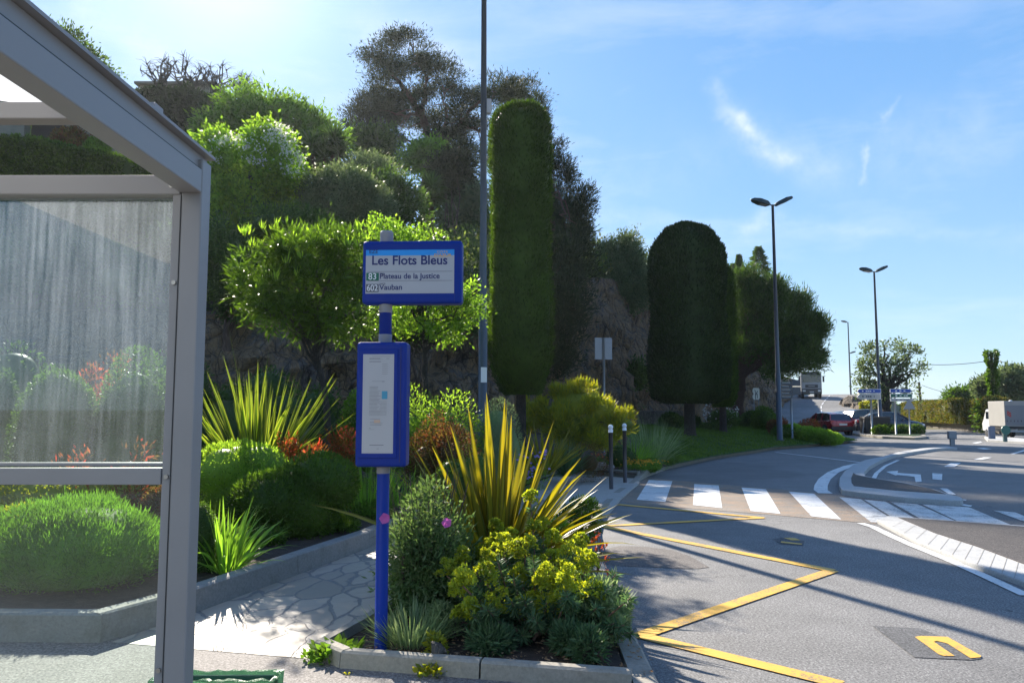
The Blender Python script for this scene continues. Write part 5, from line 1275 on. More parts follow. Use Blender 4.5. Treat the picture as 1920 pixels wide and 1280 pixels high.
for k, (px, py, Y, r) in enumerate(heads):
    h = P(px, py, Y)-org; rt = Vector((h.x*.45+rng.uniform(-.08, .08), h.y*.5+.12+rng.uniform(-.1, .1), -.02)); mid = rt.lerp(h, .55)+Vector((rng.uniform(-.04, .04), rng.uniform(-.03, .03), -.05))
    paths.append(([rt, mid, h-Vector((0, 0, .05))], [.008, .007, .005])); d = (h-mid).normalized()
    lv_.append(whorl(rng, h-d*.10, d, 110, .066, .012, .30))
    r *= 1.45; m = 380; u = nrmz(rng.normal(size=(m, 3))); u[:, 2] = np.abs(u[:, 2])*1.1-.25; sc_ = nrmz(rng.normal(size=(11, 3))); sc_[:, 2] = np.abs(sc_[:, 2])*1.5-.75
    kk = rng.integers(0, 11, m); c = np.array(h)+sc_[kk]*np.array([r*.62, r*.62, r*.75])+u*r*.27
    hv_.append(diamonds(rng, c, u+rng.normal(size=(m, 3))*.6+[0, 0, .3], .021, .02, .25, .3))
for k in range(130):                            # leafy stems without heads, low and around
    a = rng.uniform(0, 6.28); q = rng.uniform(.15, .62); x, y = math.cos(a)*q*.95, math.sin(a)*q; z = rng.uniform(.12, .55)*(1.1-q*.6)
    if k % 2: x, y, z = rng.uniform(-.42, .55), rng.uniform(-.78, -.1), rng.uniform(.06, .34)
    if x+org.x > .78: x = .78-org.x-rng.uniform(0, .1)
    rt = Vector((x*.5, y*.5, -.02)); h = Vector((x, y, z)); paths.append(([rt, rt.lerp(h, .5), h], [.007, .006, .004])); d = (h-rt).normalized()
    lv_.append(whorl(rng, h, d, 85, .062, .0115, .15, 1.0))
tubes_np(paths, 6).build('stems', plain('spurge_stem', (.26, .14, .10), .6), t, smooth=True)
fobj('leaves', merge(*lv_), LM['blue'], t); fobj('flower_heads', merge(*hv_), LM['bract'], t)
mb = MB(); 
for a, b in (((1000, 1200, 5.0), (1065, 1080, 5.1)), ((1010, 1195, 5.1), (1040, 1120, 5.2)), ((930, 1190, 5.1), (1010, 1185, 4.95)), ((1050, 1150, 5.05), (1080, 1075, 5.2))):
    mb.tube([P(*a)-org, (P(*a)-org).lerp(P(*b)-org, .5)+Vector((.02, 0, .03)), P(*b)-org], [.011, .009, .006], 6)
mb.build('bare_stems', plain('spurge_bare_stem', (.26, .15, .11), .6), t, smooth=True)
# grey lavender tuft by the pole, catmint-like bush at the kerb, seedlings
def tuft(px, py, Y, n, L, W, spread, mat, label, name='grass_tuft', cat='grass tuft', base=.15, droop=.6, elm=.95, els=.3, r=.1, parent=None, group=None):
    rng = rngn(); x = P(px, py, Y).x; az = rng.uniform(0, 6.28, n); el = np.clip(rng.normal(elm, els, n), .05, 1.53)
    D = np.stack([np.cos(az)*np.cos(el)*spread, np.sin(az)*np.cos(el)*spread, np.sin(el)], 1); q = np.sqrt(rng.uniform(0, 1, n))*r
    P0 = np.stack([np.cos(az)*q, np.sin(az)*q, np.zeros(n)-.01], 1); base = bed_z(x, Y) if base is None else base
    o = fobj(name, straps(rng, P0, D, rng.uniform(.6, 1.1, n)*L, W, rng.uniform(.3, 1.3, n)*droop, 6), mat)
    o.location = (x, Y, base); return tag(o, label, cat, group)
tuft(770, 1190, 5.0, 420, .26, .007, 1.1, LM['grey'], 'pale grey green grassy tuft at the foot of the bus stop pole', r=.17, droop=.5)
shrub(835, 1130, 1200, 60, 5.15, 1600, .035, .012, LM['grey'], 'small silvery bush between the grassy tuft and the spurge', core=0, base=.14, lobes=2, stems=True)
shrub(1125, 1085, 1215, 85, 5.0, 3800, .042, .011, LM['grey'], 'silvery small leaved bush leaning over the road kerb', core=0, base=.14, lobes=3, stems=True, up=.6, clump=150, crad=.05)
shrub(1108, 1165, 1245, 60, 4.6, 1100, .05, .012, LM['blue'], 'low blue green seedling at the kerb corner of the planter', 'seedling', 'plant', core=0, base=.14, lobes=2, stems=True)
shrub(818, 1190, 1225, 30, 4.75, 420, .035, .018, LM['gold'], 'tiny yellow green plant on the soil behind the broken stone', 'seedling', 'plant', core=0, base=.15)
rng = rngn(); t = empty('coral_flowers', (.86, 6.9, .15), 0, 'thin coral red flower stalks leaning over the kerb', 'flower')
fl, ps_ = [], []
for q in ((1120, 1003, 6.6), (1128, 1018, 6.6), (1118, 1030, 6.5), (1136, 1045, 6.4), (1134, 1022, 6.5), (1140, 1072, 6.3), (1112, 1012, 6.6)):
    c = P(*q)-Vector((.86, 6.9, .15)); ps_.append(([Vector((-.1, .1, 0)), c*.5+Vector((-.05, 0, .12)), c], [.004, .003, .002]))
    fl.append(diamonds(rng, np.array(c)+rng.normal(size=(16, 3))*.012, rng.normal(size=(16, 3)), .026, .014))
tubes_np(ps_, 4).build('stalks', plain('red_stalk', (.25, .08, .05), .6), t); fobj('blossoms', merge(*fl), LM['coral'], t)
shrub(1052, 962, 1060, 80, 7.2, 3000, .05, .016, LM['fresh'], 'green leafy plant at the kerb behind the spurge', core=.3, base=.13, lobes=3, stems=True)
shrub(1085, 915, 990, 80, 8.6, 3000, .05, .016, LM['green'], 'low green plant in the narrow tail of the planter', core=.3, base=.13, lobes=3)
shrub(1075, 1165, 1225, 90, 4.8, 3000, .05, .011, LM['blue'], 'low blue green spurge growth at the front of the planter', core=.3, base=.13, lobes=5, stems=True, up=.5)
shrub(925, 1165, 1215, 90, 4.85, 2400, .05, .011, LM['blue'], 'low blue green leafy growth left of the bare stems', core=.3, base=.13, lobes=5, stems=True, up=.5)
shrub(1150, 1110, 1200, 70, 5.35, 2600, .045, .011, LM['grey'], 'silvery leaves spilling over the kerb onto the road edge', core=.3, base=.13, lobes=3, stems=True, up=.5)
# scattered ground litter on the soil
rng = rngn(); n = 1500; x = rng.uniform(-1.1, .8, n); y = rng.uniform(4.35, 6.2, n); ok = (x > -1.1+(y-4.3)*.30-.02) & (y > 4.75-.25*(x+1)); x, y = x[ok], y[ok]
o = fobj('leaf_litter', diamonds(rng, np.stack([x, y, np.full(len(x), .156)+rng.uniform(0, .008, len(x))], 1), np.stack([rng.normal(size=len(x)), rng.normal(size=len(x)), rng.normal(size=len(x))*.15], 1), .028, .010), LM['dead']); tag(o, 'dry leaf litter on the planter soil', 'leaf litter', kind='stuff')
# broken stone on the planter kerb
mb = MB(); mb.sphere((0, 0, 0), (.065, .05, .04), 7, 5)
for v in mb.v: v += Vector((mnoise.noise(v*30), mnoise.noise(v*25+Vector((3, 0, 0))), mnoise.noise(v*20)))*.025
o = mb.build('broken_stone', M['rock_grey']); p = G(822, 1222, .19); o.location = (p.x, p.y, .205); o.rotation_euler = (0, .5, .6); tag(o, 'broken piece of stone lying on the planter kerb', 'stone')
def weed(px, py, s, n, mat, label):
    rng = rngn(); p = G(px, py, PZ); a = rng.uniform(0, 6.28, n); q = rng.uniform(0, 1, n)*s
    P0 = np.stack([np.cos(a)*q, np.sin(a)*q*.8, rng.uniform(.0, .5, n)*s], 1); D = np.stack([np.cos(a), np.sin(a), rng.uniform(.2, 1.4, n)], 1)
    v = diamonds(rng, P0, D, s*.42, s*.30, .15, .4); o = fobj('weed', v, mat); o.location = (p.x, p.y-.02, PZ); return tag(o, label, 'weed')
weed(632, 1232, .14, 150, LM['fresh'], 'leafy green weed at the left corner of the planter kerb'); weed(594, 1236, .085, 70, LM['fresh'], 'small creeping weed left of the planter corner')
weed(812, 1262, .09, 170, LM['gold'], 'yellow green weed tuft growing before the broken kerb stone'); weed(655, 1262, .03, 16, LM['gold'], 'tiny weed on the asphalt before the planter')
rng = rngn(); t = tag(fobj('fallen_petals', merge(*[diamonds(rng, np.array(G(x, y, PZ+.004))+rng.normal(size=(3, 3))*[.008, .008, .001], rng.normal(size=(3, 3))*[1, 1, .1], .035, .022) for x, y in ((730, 1248), (745, 1254), (738, 1250))]), LM['pink']), 'pink petals fallen on the pavement before the planter', 'petals', kind='stuff')

# ------------------------------------------------------------------ left garden bed
shrub(148, 938, 1150, 330, 6.3, 26000, .05, .008, LM['rosemary'], 'big clipped rosemary green bush seen through the lower glass', 'clipped_bush', core=.82, lobes=1, jit=.35, up=.9, bump=.16, freq=4, stems=True, shell=.14, clump=1500, crad=.05)
for (px, yt, yb, wd, Y, lab) in ((130, 872, 990, 330, 8.2, 'yellow green leafy hedge behind the rosemary green bush'), (8, 950, 1060, 130, 6.9, 'yellow green leafy bush at the left edge behind the glass'), (285, 915, 1010, 110, 7.3, 'small bronze tipped bush against the shelter post')):
    shrub(px, yt, yb, wd, Y, 9000 if wd > 200 else 4000, .042, .024, LM['gold'] if 'yellow' in lab else LM['rust'], lab, lobes=4 if wd > 200 else 2, core=.85, jit=.6, up=.6, shell=.15)
shrub(455, 826, 985, 200, 9.3, 17000, .035, .018, LM['lime'], 'bright lime green cushion bush right of the shelter post', lobes=5, core=.86, jit=.5, up=.7, shell=.14)
shrub(549, 845, 1050, 236, 8.55, 22000, .042, .018, LM['green'], 'large round dark green bush left of the bus stop pole', lobes=3, core=.88, jit=.55, up=.4, shell=.13, bump=.08)
shrub(372, 935, 1075, 70, 6.7, 4000, .022, .012, LM['dark'], 'small dark ball bush half hidden by the shelter post', core=.88)
tuft(425, 1062, 6.75, 90, .62, .024, 1.0, LM['strap'], 'bright green agapanthus clump at the bed kerb', 'agapanthus', 'agapanthus', base=None, droop=1.3, elm=1.05, r=.14)
tuft(395, 1040, 7.1, 50, .55, .022, 1.0, LM['strap'], 'upright green agapanthus leaves beside the shelter post', 'agapanthus', 'agapanthus', base=None, droop=.9, elm=1.2, r=.1)
tuft(690, 955, 10.2, 160, .75, .014, 1.0, LM['strap'], 'grassy bright green clump behind the bus stop pole', base=None, droop=.9, elm=1.1, r=.3)
tuft(745, 925, 11.0, 120, .6, .012, 1.0, LM['strap'], 'grassy green clump right of the bus stop pole', base=None, droop=.9, elm=1.0, r=.25)
shrub(470, 985, 1060, 150, 7.9, 4200, .04, .018, LM['green'], 'low green creeper between the cushion bush and the bed kerb', core=.5, lobes=4)
shrub(628, 960, 1030, 110, 8.9, 3800, .036, .015, LM['green'], 'low green growth at the right foot of the round dark green bush', core=.5, lobes=3)
shrub(700, 930, 985, 90, 9.8, 2600, .04, .016, LM['fresh'], 'low fresh green growth on the bed kerb behind the blue pole', core=.4, lobes=3)
# big green and yellow flax
rng = rngn(); x0 = P(482, 830, 10.6).x; t = empty('green_flax', (x0, 10.6, bed_z(x0, 10.6)), 0, 'tall green and yellow striped flax behind the lime cushion bush', 'flax plant')
n = 150; az = rng.uniform(0, 6.28, n); el = np.clip(rng.normal(1.12, .27, n), .3, 1.5); D = np.stack([np.cos(az)*np.cos(el), np.sin(az)*np.cos(el), np.sin(el)], 1)
P0 = np.stack([np.cos(az)*.2*rng.uniform(0, 1, n), np.sin(az)*.2*rng.uniform(0, 1, n), np.zeros(n)], 1)
Ls = rng.uniform(1.1, 1.9, n); dd_ = np.where(el < .95, rng.uniform(.3, .9, n), rng.uniform(0, .3, n))
D = np.concatenate([D, [(-.22, 0, 1.0), (.12, 0, 1), (.45, .1, .85), (.7, -.1, .55), (.75, 0, .38), (-.35, .1, 1), (.55, .2, 1)]]); P0 = np.concatenate([P0, rng.uniform(-.1, .1, (7, 3))*[1, 1, 0]]); Ls = np.concatenate([Ls, [2.45, 2.0, 1.95, 1.9, 1.7, 2.1, 1.9]]); dd_ = np.concatenate([dd_, [.05]*7])
fobj('leaves', straps(rng, P0, D, Ls, .055, dd_, 9), LM['phormium'], t)

# oleander standard
Yo = 11.4; bx = P(622, 850, Yo).x; bz_ = bed_z(bx, Yo)
bl = [pblob(585, 540, 105, 80, Yo), pblob(512, 520, 68, 66, Yo), pblob(650, 500, 90, 55, Yo, dY=.3), pblob(590, 470, 100, 40, Yo), pblob(478, 555, 42, 42, Yo, dY=-.2), pblob(640, 590, 80, 50, Yo), pblob(540, 590, 80, 40, Yo)]
tree('oleander_tree', 'round oleander tree on a single bare trunk left of the sign', 'tree', (bx, Yo, bz_), [(bx, Yo, bz_-.05), P(612, 760, Yo), P(600, 690, Yo), P(592, 630, Yo), P(590, 560, Yo)], bl, 15000, .135, .026, LM['green'], M['bark'], clump=330, crad=.13, limbs=22, r0=.058, up=.35, jit=.65, twigs=3, shell=.5, bump=.28, core=0)
rng = rngn(); tp = []
for k in range(46):
    q = P(rng.uniform(450, 700), rng.uniform(425, 462) if k % 3 else rng.uniform(460, 560), Yo+rng.uniform(-.6, .2)); a = nrmz(rng.normal(size=(9, 3)))*.55+[0, 0, 1.1]; tp.append(diamonds(rng, np.array(q-Vector((bx, Yo, bz_)))+rng.normal(size=(9, 3))*.02, a, .13, .024))
o = fobj('young_shoots', merge(*tp), LM['lime'], bpy.data.objects['oleander_tree'])
# loose yellow green tree behind the sign
Yt = 13.6; bx = P(800, 850, Yt).x
bl = [pblob(800, 560, 75, 50, Yt), pblob(870, 575, 55, 50, Yt), pblob(745, 590, 60, 45, Yt), pblob(725, 435, 45, 22, Yt), pblob(780, 450, 50, 25, Yt), pblob(840, 620, 60, 30, Yt), pblob(900, 548, 25, 18, Yt), pblob(760, 500, 60, 40, Yt)]
tree('small_leaved_tree', 'loose yellow green tree spreading behind the blue header sign', 'tree', (bx, Yt, bed_z(bx, Yt)), [(bx, Yt, .3), P(798, 720, Yt), P(795, 640, Yt), P(790, 560, Yt)], bl, 10500, .06, .036, LM['elder'], M['bark'], clump=230, crad=.13, limbs=26, r0=.06, up=.2, jit=.7, twigs=3, core=0, shell=.7, bump=.3)

# red and bronze shrubs, filler bushes of the bed
def redbush(px, yt, yb, wd, Y, label, n=2600, mat='red', **k): return shrub(px, yt, yb, wd, Y, n, .07, .022, LM[mat], label, 'nandina', 'shrub', core=0, lobes=3, stems=True, up=.6, jit=.6, shell=.6, clump=90, crad=.12, **k)
redbush(562, 780, 850, 90, 10.0, 'red leaved shrub in front of the tall green flax'); redbush(640, 788, 880, 70, 10.3, 'red and orange shrub at the foot of the oleander trunk')
redbush(598, 815, 880, 70, 9.6, 'bronze red shrub peeping over the round green bush'); redbush(195, 640, 860, 210, 11.0, 'tall red twigged shrub seen through the dirty glass', 5200, lobes_=None) if False else redbush(195, 640, 860, 230, 11.0, 'tall red twigged shrub seen through the dirty glass', 5200)
redbush(255, 800, 880, 60, 7.9, 'low red tipped shrub before the round bushes behind glass', 900); redbush(150, 820, 885, 90, 7.8, 'low orange tipped shrub behind the middle rail', 1000)
shrub(112, 682, 880, 160, 9.4, 13000, .036, .02, LM['green'], 'left one of two round glossy bushes behind the dirty glass', core=.86, lobes=1, shell=.16, jit=.7)
shrub(255, 668, 870, 160, 9.6, 13000, .036, .02, LM['green'], 'right one of two round glossy bushes behind the dirty glass', core=.86, lobes=1, shell=.16, jit=.7)
shrub(5, 680, 880, 60, 9.9, 5000, .04, .02, LM['dark'], 'dark bush at the left edge of the photo behind glass', core=.86)
shrub(810, 705, 830, 200, 13.2, 12000, .045, .024, LM['lime'], 'yellow green leafy bush behind the timetable case', lobes=5, core=.35, shell=.5, stems=True)
shrub(690, 710, 830, 120, 12.4, 5000, .05, .03, LM['fresh'], 'fresh green bush between oleander trunk and timetable case', lobes=3, core=.4, shell=.4)
shrub(835, 745, 905, 170, 11.9, 13000, .04, .02, LM['rust'], 'purple bronze fine leaved bush right of the timetable case', lobes=4, core=.4, shell=.5, bump=.25, stems=True)
shrub(870, 830, 930, 130, 10.2, 5000, .030, .015, LM['green'], 'low dark green bush behind the golden flax', lobes=3, core=.8)
shrub(932, 750, 900, 100, 13.4, 7000, .04, .008, LM['grey'], 'silvery dome bush at the base of the lamp post', core=.86, up=.8, jit=.35)
shrub(600, 700, 850, 130, 13.0, 3500, .06, .03, LM['dark'], 'dark bush behind the oleander trunk', lobes=3, core=.8)
for i, (px, yt, Y, wd) in enumerate(((420, 700, 13.5, 200), (530, 690, 15.0, 180), (60, 640, 13.0, 220), (300, 650, 13.5, 200))):
    shrub(px, yt, 860, wd, Y, 4500, .07, .03, LM['dark'], ['dark bush behind the striped flax', 'dark bush at the rock foot behind the oleander', 'dark green bush deep behind the glass at far left', 'dark green bush deep behind the glass by the post'][i], lobes=4, core=.8)
# right half of the bed
rng = rngn(); x0 = P(1022, 800, 15.2).x; t = empty('bronze_flax', (x0, 15.2, bed_z(x0, 15.2)), 0, 'bronze and yellow flax clump before the golden pine', 'flax plant')
n = 70; az = rng.uniform(0, 6.28, n); el = np.clip(rng.normal(.95, .33, n), .15, 1.5); D = np.stack([np.cos(az)*np.cos(el), np.sin(az)*np.cos(el), np.sin(el)], 1)
fobj('leaves', straps(rng, np.stack([np.cos(az)*.1, np.sin(az)*.1, np.full(n, .15)], 1), D, rng.uniform(.7, 1.15, n), .045, rng.uniform(.1, .7, n), 8), LM['phormium_y'], t)
Yg = 17.8; c = P(1085, 850, Yg)
bl = [pblob(x, y, r, r*.62, Yg, dY=dy) for x, y, r, dy in ((1085, 755, 52, .3), (1040, 775, 40, 0), (1130, 775, 42, 0), (1165, 795, 30, -.2), (1005, 790, 30, .2), (1070, 800, 60, -.1), (1120, 815, 45, -.2), (1000, 760, 22, .5), (1060, 738, 28, .3), (1110, 745, 26, .2))]
tree('golden_dwarf_pine', 'golden green dwarf pine with tufted rounded top behind the bollards', 'tree', (c.x, Yg, bed_z(c.x, Yg)), [(c.x, Yg, bed_z(c.x, Yg)), (c.x+.05, Yg, 1.0), (c.x-.05, Yg, 1.5)], bl, 20000, .13, .026, LM['gold'], M['bark_pine'], clump=190, crad=.09, limbs=12, r0=.07, up=1.0, jit=.35, core=.62, shell=.2, bump=.28)
tuft(1062, 872, 16.6, 260, .85, .018, 1.0, LM['blue'], 'spiky blue green yucca like clump left of the grey sign post', 'spiky_clump', 'plant', base=None, droop=.15, elm=.8, els=.45, r=.08)
shrub(1105, 830, 885, 70, 16.9, 3500, .03, .012, LM['rust'], 'brown green mound bush beside the grey sign post', core=.4, clump=120, crad=.08)
tuft(1222, 868, 20.5, 420, 1.25, .012, 1.0, LM['grey'], 'fountain of pale ornamental grass at the lawn corner', 'fountain_grass', 'ornamental grass', base=None, droop=1.2, elm=1.1, r=.32)
tuft(1190, 862, 19.5, 260, .8, .012, 1.0, LM['strap'], 'low green grass clump left of the fountain grass', 'grass_clump', 'ornamental grass', base=None, droop=1.2, elm=.9, r=.3)
for i, (px, yt, yb, wd, Y) in enumerate(((1160, 820, 880, 70, 19.0), (1215, 855, 888, 60, 19.0), (1245, 840, 878, 70, 21.0), (985, 850, 900, 110, 15.8))):
    shrub(px, yt, yb, wd, Y, 2600, .04, .02, LM[['dark', 'fresh', 'green', 'green'][i]], ['dark low bush behind the two bollards', 'low leafy ground cover right of the bollards', 'low green plant at the start of the lawn kerb', 'low green bush left of the spiky clump'][i], lobes=2, core=.8)
def flowers(px, py, Y, w_, n, mat, label, h=.22, r=.022):
    rng = rngn(); c = G(px, py, .12) if Y is None else P(px, py, Y); z = bed_z(c.x, c.y); t = empty('flower_patch', (c.x, c.y, z), 0, label, 'flowers')
    x = rng.normal(0, w_*.4, n); y = rng.normal(0, w_*.35, n); zz = rng.uniform(.5, 1, n)*h
    fobj('blossoms', merge(*[flower(None, rng, (x[i], y[i], zz[i]+.01), (rng.normal()*.3, -.6, .8), r) for i in range(n)]), mat, t)
    m = n*14; k = rng.integers(0, n, m); P0 = np.stack([x[k]+rng.normal(0, .03, m), y[k]+rng.normal(0, .03, m), rng.uniform(0, .85, m)*zz[k]], 1)
    fobj('leaves', diamonds(rng, P0, rng.normal(size=(m, 3))+[0, 0, .8], .05, .012), LM['fresh'], t); return t
flowers(1205, 885, 18.3, .55, 110, LM['orangef'], 'orange and yellow flower patch at the corner before the lawn')
flowers(1165, 872, 18.9, .6, 60, LM['orangef'], 'yellow flowers between the two bollards and the grass clump', r=.018)
flowers(1130, 862, 19.3, .4, 40, LM['coral'], 'small coral flowers behind the nearer bollard', r=.02)
flowers(1000, 835, 12.9, .5, 30, LM['lilac'], 'lilac flowers on thin stems behind the golden flax', h=.75, r=.025)
flowers(985, 905, 12.6, .4, 26, LM['lilac'], 'second lilac flower clump low behind the golden flax', h=.45, r=.022)
redbush(1160, 752, 800, 26, 23, 'small red flowered shrub at the cliff foot', 500)
mb = MB(); rr = random.Random(9)
for k in range(16):
    c = (rr.uniform(-.4, .4), rr.uniform(-.25, .25), rr.uniform(.02, .12)); s_ = rr.uniform(.06, .13); mb.sphere(c, (s_, s_*.8, s_*.7), 6, 4)
for v in mb.v: v += Vector((mnoise.noise(v*9), mnoise.noise(v*8+Vector((3, 0, 0))), mnoise.noise(v*10)))*.05
o = mb.build('rock_pile', plain('rockery_stone', (.34, .30, .28), .85, bump=.4)); p = P(1120, 860, 18.6); o.location = (p.x, 18.6, bed_z(p.x, 18.6)); tag(o, 'pale rockery stones between sign post and bollard', 'stones')

# ------------------------------------------------------------------ clipped cypress columns
def column(base, h0, h1, rx, ry, n, mat, label, top=.55, L=.10, W=.035, square=.35, trunk_r=.12, group='clipped cypress columns', taper_bottom=.12):
    rng = rngn(); t = empty('clipped_cypress', base, 0, label, 'cypress', group); H = h1-h0
    def prof(u):                              # radius factor along the height
        r = np.where(u > 1-top*.3, np.sqrt(np.clip(1-((u-(1-top*.3))/(top*.3))**2.6, 0, 1)), 1.0); r = r*np.where(u < taper_bottom, .55+.45*(u/taper_bottom)**.6, 1); return r*(1+.03*np.sin(u*9))
    def pts(m, k=1.0):
        u = rng.uniform(0, 1, m); a = rng.uniform(0, 6.283, m); cap = rng.uniform(0, 1, m) < .07
        u = np.where(cap, 1-rng.uniform(0, 1, m)**2*top*.3, u); e = 2/(2+square*4)
        cx, cy = np.sign(np.cos(a))*np.abs(np.cos(a))**e, np.sign(np.sin(a))*np.abs(np.sin(a))**e
        p = np.stack([cx*rx, cy*ry, h0+u*H], 1); r = prof(u)*(1+.035*lnoise(rng, p, 3.5))*k; p[:, 0] *= r; p[:, 1] *= r
        d = np.stack([cx/rx, cy/ry, (u > 1-top*.3)*1.2*(u-(1-top*.3))/(top*.3)], 1); return p, nrmz(d)
    p, d = pts(n); p += d*(lnoise(rng, p, 9, 7)*.035*rx**.4-np.abs(rng.normal(0, .05, n)))[:, None]; sh_ = rng.uniform(0, 1, n) < .02; p[sh_] += d[sh_]*.07
    v = diamonds(rng, p, d*.55+rng.normal(size=(n, 3))*.35+[0, 0, .75], L, W, .1, .4)
    nu, nv_ = 36, 30; vs = []
    for j in range(nv_+1):
        u = min(1, j/nv_*1.0); 
        for i in range(nu):
            a = 2*math.pi*i/nu; e = 2/(2+square*4); cx, cy = np.sign(math.cos(a))*abs(math.cos(a))**e, np.sign(math.sin(a))*abs(math.sin(a))**e
            r = float(prof(np.array([u]))[0])*.93; vs.append((cx*rx*r, cy*ry*r, h0+.03+u*H*.985))
    fs = [(j*nu+i, j*nu+(i+1) % nu, (j+1)*nu+(i+1) % nu, (j+1)*nu+i) for j in range(nv_) for i in range(nu)]
    fobj('foliage', merge(v, (np.array(vs), np.array(fs))), mat, t)
    MB().tube([(0, 0, -.1), (0, 0, .15), (0, 0, h0+.4)], [trunk_r*1.3, trunk_r, trunk_r*.85], 12).build('trunk', M['bark'], t, smooth=True); return t
Y = 17.0; c = P(977, 760, Y); zb = bed_z(c.x, Y); h1 = P(977, 196, Y).z-zb; h0 = P(960, 742, Y).z-zb
column((c.x, Y, zb), h0, h1, .68, .62, 30000, LM['cypress'], 'tall narrow clipped cypress behind the lamp post', L=.085, W=.022, square=.2, taper_bottom=.13, top=.42)
Y = 30; c = P(1290, 818, Y); zb = gz(c.x, Y); column((c.x+.08, Y, zb), P(1290, 758, Y).z-zb, P(1290, 421, Y).z-zb, 1.43, 1.2, 34000, LM['cypress_d'], 'broad round topped dark cypress standing on the lawn', top=1.0, L=.13, W=.045, square=.25, trunk_r=.23, taper_bottom=.04)
Y = 34; c = P(1352, 812, Y); zb = gz(c.x, Y); column((c.x+.1, Y, zb), P(1290, 764, Y).z-zb, P(1290, 492, Y).z-zb, .62, .6, 15000, LM['cypress'], 'slim clipped cypress half behind the broad one', top=.7, L=.12, W=.04, square=.2, trunk_r=.16)
# small things on and behind the lawn
for a in ((1256, 772, 815, 60, 33, 'dark', 'dark bush left of the broad cypress trunk'), (1300, 780, 812, 42, 35, 'cypress_d', 'clipped ball bush between the two cypress trunks'), (1352, 762, 808, 70, 37.5, 'dark', 'white flowering shrub behind the slim cypress trunk'),
          (1430, 752, 800, 56, 40, 'green', 'round topped small tree like bush under the white board'), (1400, 770, 806, 40, 42, 'dark', 'dark shrub behind the umbrella pine trunk'), (1338, 792, 812, 70, 34.6, 'dark', 'low dark planting behind the lawn'), (1455, 785, 812, 34, 37, 'rust', 'reddish bush at the lamp post on the lawn')):
    t = shrub(a[0], a[1], a[2], a[3], a[4], 4200, .10, .045, LM[a[5]], a[6], core=.82, lobes=2)
    if 'white' in a[6] and 'flower' in a[6]:
        rng = rngn(); p_, d_ = blob_pts(rng, [(0, 0, .75, .9, .8, .75)], 260, .1); fobj('blossoms', diamonds(rng, p_, d_+rng.normal(size=p_.shape)*.5, .085, .07), LM['whitef'], t)
for i in range(6):
    px = 1488+i*15; shrub(px, 793+i*3.6, 812+i*4, 34, 35.6-i*.35, 2600, .07, .03, LM['lime'], ['first', 'second', 'third', 'fourth', 'fifth', 'last'][i]+' yellow green cushion of the row ending at the kerb, counted from the lamp', 'cushion_bush', 'shrub', core=.85, group='yellow green cushion bushes at the end of the lawn')
shrub(1516, 786, 812, 46, 36.4, 2200, .09, .03, LM['red'], 'orange red bush in front of the red hatchback', core=.8); shrub(1468, 783, 806, 22, 36.8, 800, .09, .03, LM['red'], 'small orange red bush right of the lawn lamp post', core=.8)
shrub(1470, 796, 816, 50, 35.5, 2200, .07, .03, LM['green'], 'green bush around the foot of the slatted sign', core=.8)

# lawn grass
rng = rngn(); n = 60000; k = rng.integers(7, 11, n); f = rng.uniform(0, 1, n); q = rng.uniform(.01, .97, n)**1.1
A = np.array(FRONT); B = np.array(BACK); a = A[k]*(1-f)[:, None]+A[np.minimum(k+1, 11)]*f[:, None]; b = B[k]*(1-f)[:, None]+B[np.minimum(k+1, 11)]*f[:, None]; p = a*(1-q)[:, None]+b*q[:, None]
p = p[:n]; p[:, 2] += .18*np.sin(np.pi*q)-.0
zz = np.array([gz(x, y, .2) for x, y in p[:, :2]]); p[:, 2] = zz
tag(fobj('grass', diamonds(rng, p, rng.normal(size=p.shape)*[.4, .4, .2]+[0, 0, 1], .075, .022, .1), LM['grass']), 'short green lawn grass', 'grass', kind='stuff')

# ------------------------------------------------------------------ hillside trees and shrubs
def hz(x, y): return gz(x, y, .5)
def htree(name, label, cat, px, pbot, Y, blobs, n, L, W, mat, bark='bark', tr=None, group=None, **k):
    b = [pblob(*q, Y) if len(q) == 4 else pblob(*q[:4], Y, dY=q[4]) for q in blobs]; x = P(px, pbot, Y).x; z = hz(x, Y)
    trunk = [(x, Y, z-.2)]+([P(a, c, Y) for a, c in tr] if tr else [(b[0][0], b[0][1], b[0][2])]); 
    return tree(name, label, cat, (x, Y, z), trunk, b, n, L, W, LM[mat], M[bark], group=group, **k)
htree('flowering_tree', 'bright yellow green tree with cream flower heads right of the shelter roof', 'tree', 470, 500, 27,
      [(470,330,75,60), (430,290,45,45), (520,330,50,50), (400,350,40,60), (500,270,40,35), (455,390,80,50), (540,360,30,30), (400,270,25,30), (520,265,22,30), (420,430,60,40)], 19000, .17, .10, 'elder', clump=430, crad=.34, limbs=30, r0=.16, twigs=2, up=.25, jit=.7, shell=.5, core=0, bump=.2)
rng = rngn(); t = bpy.data.objects['flowering_tree']; fl = []
for (x, y) in ((530, 250), (540, 268), (548, 285), (505, 255), (470, 275), (440, 258), (520, 238), (560, 300), (415, 265), (390, 300), (480, 300), (550, 320)):
    c = np.array(P(x, y, 27-1.1)-t.location); m = 60; fl.append(diamonds(rng, c+rng.normal(size=(m, 3))*[.24, .18, .10], rng.normal(size=(m, 3)), .10, .07))
fobj('flower_heads', merge(*fl), LM['cream'], t)
htree('feathery_tree', 'broad feathery green tree on the slope above the flowering tree', 'tree', 500, 330, 46, [(500,240,90,42), (430,250,60,45), (570,245,60,40), (480,205,60,28), (400,270,35,45), (610,260,30,30), (540,215,40,25)], 24000, .32, .12, 'feather', clump=520, crad=.62, limbs=26, r0=.2, twigs=2, up=.1, jit=.6, shell=.6, core=.2, bump=.3)
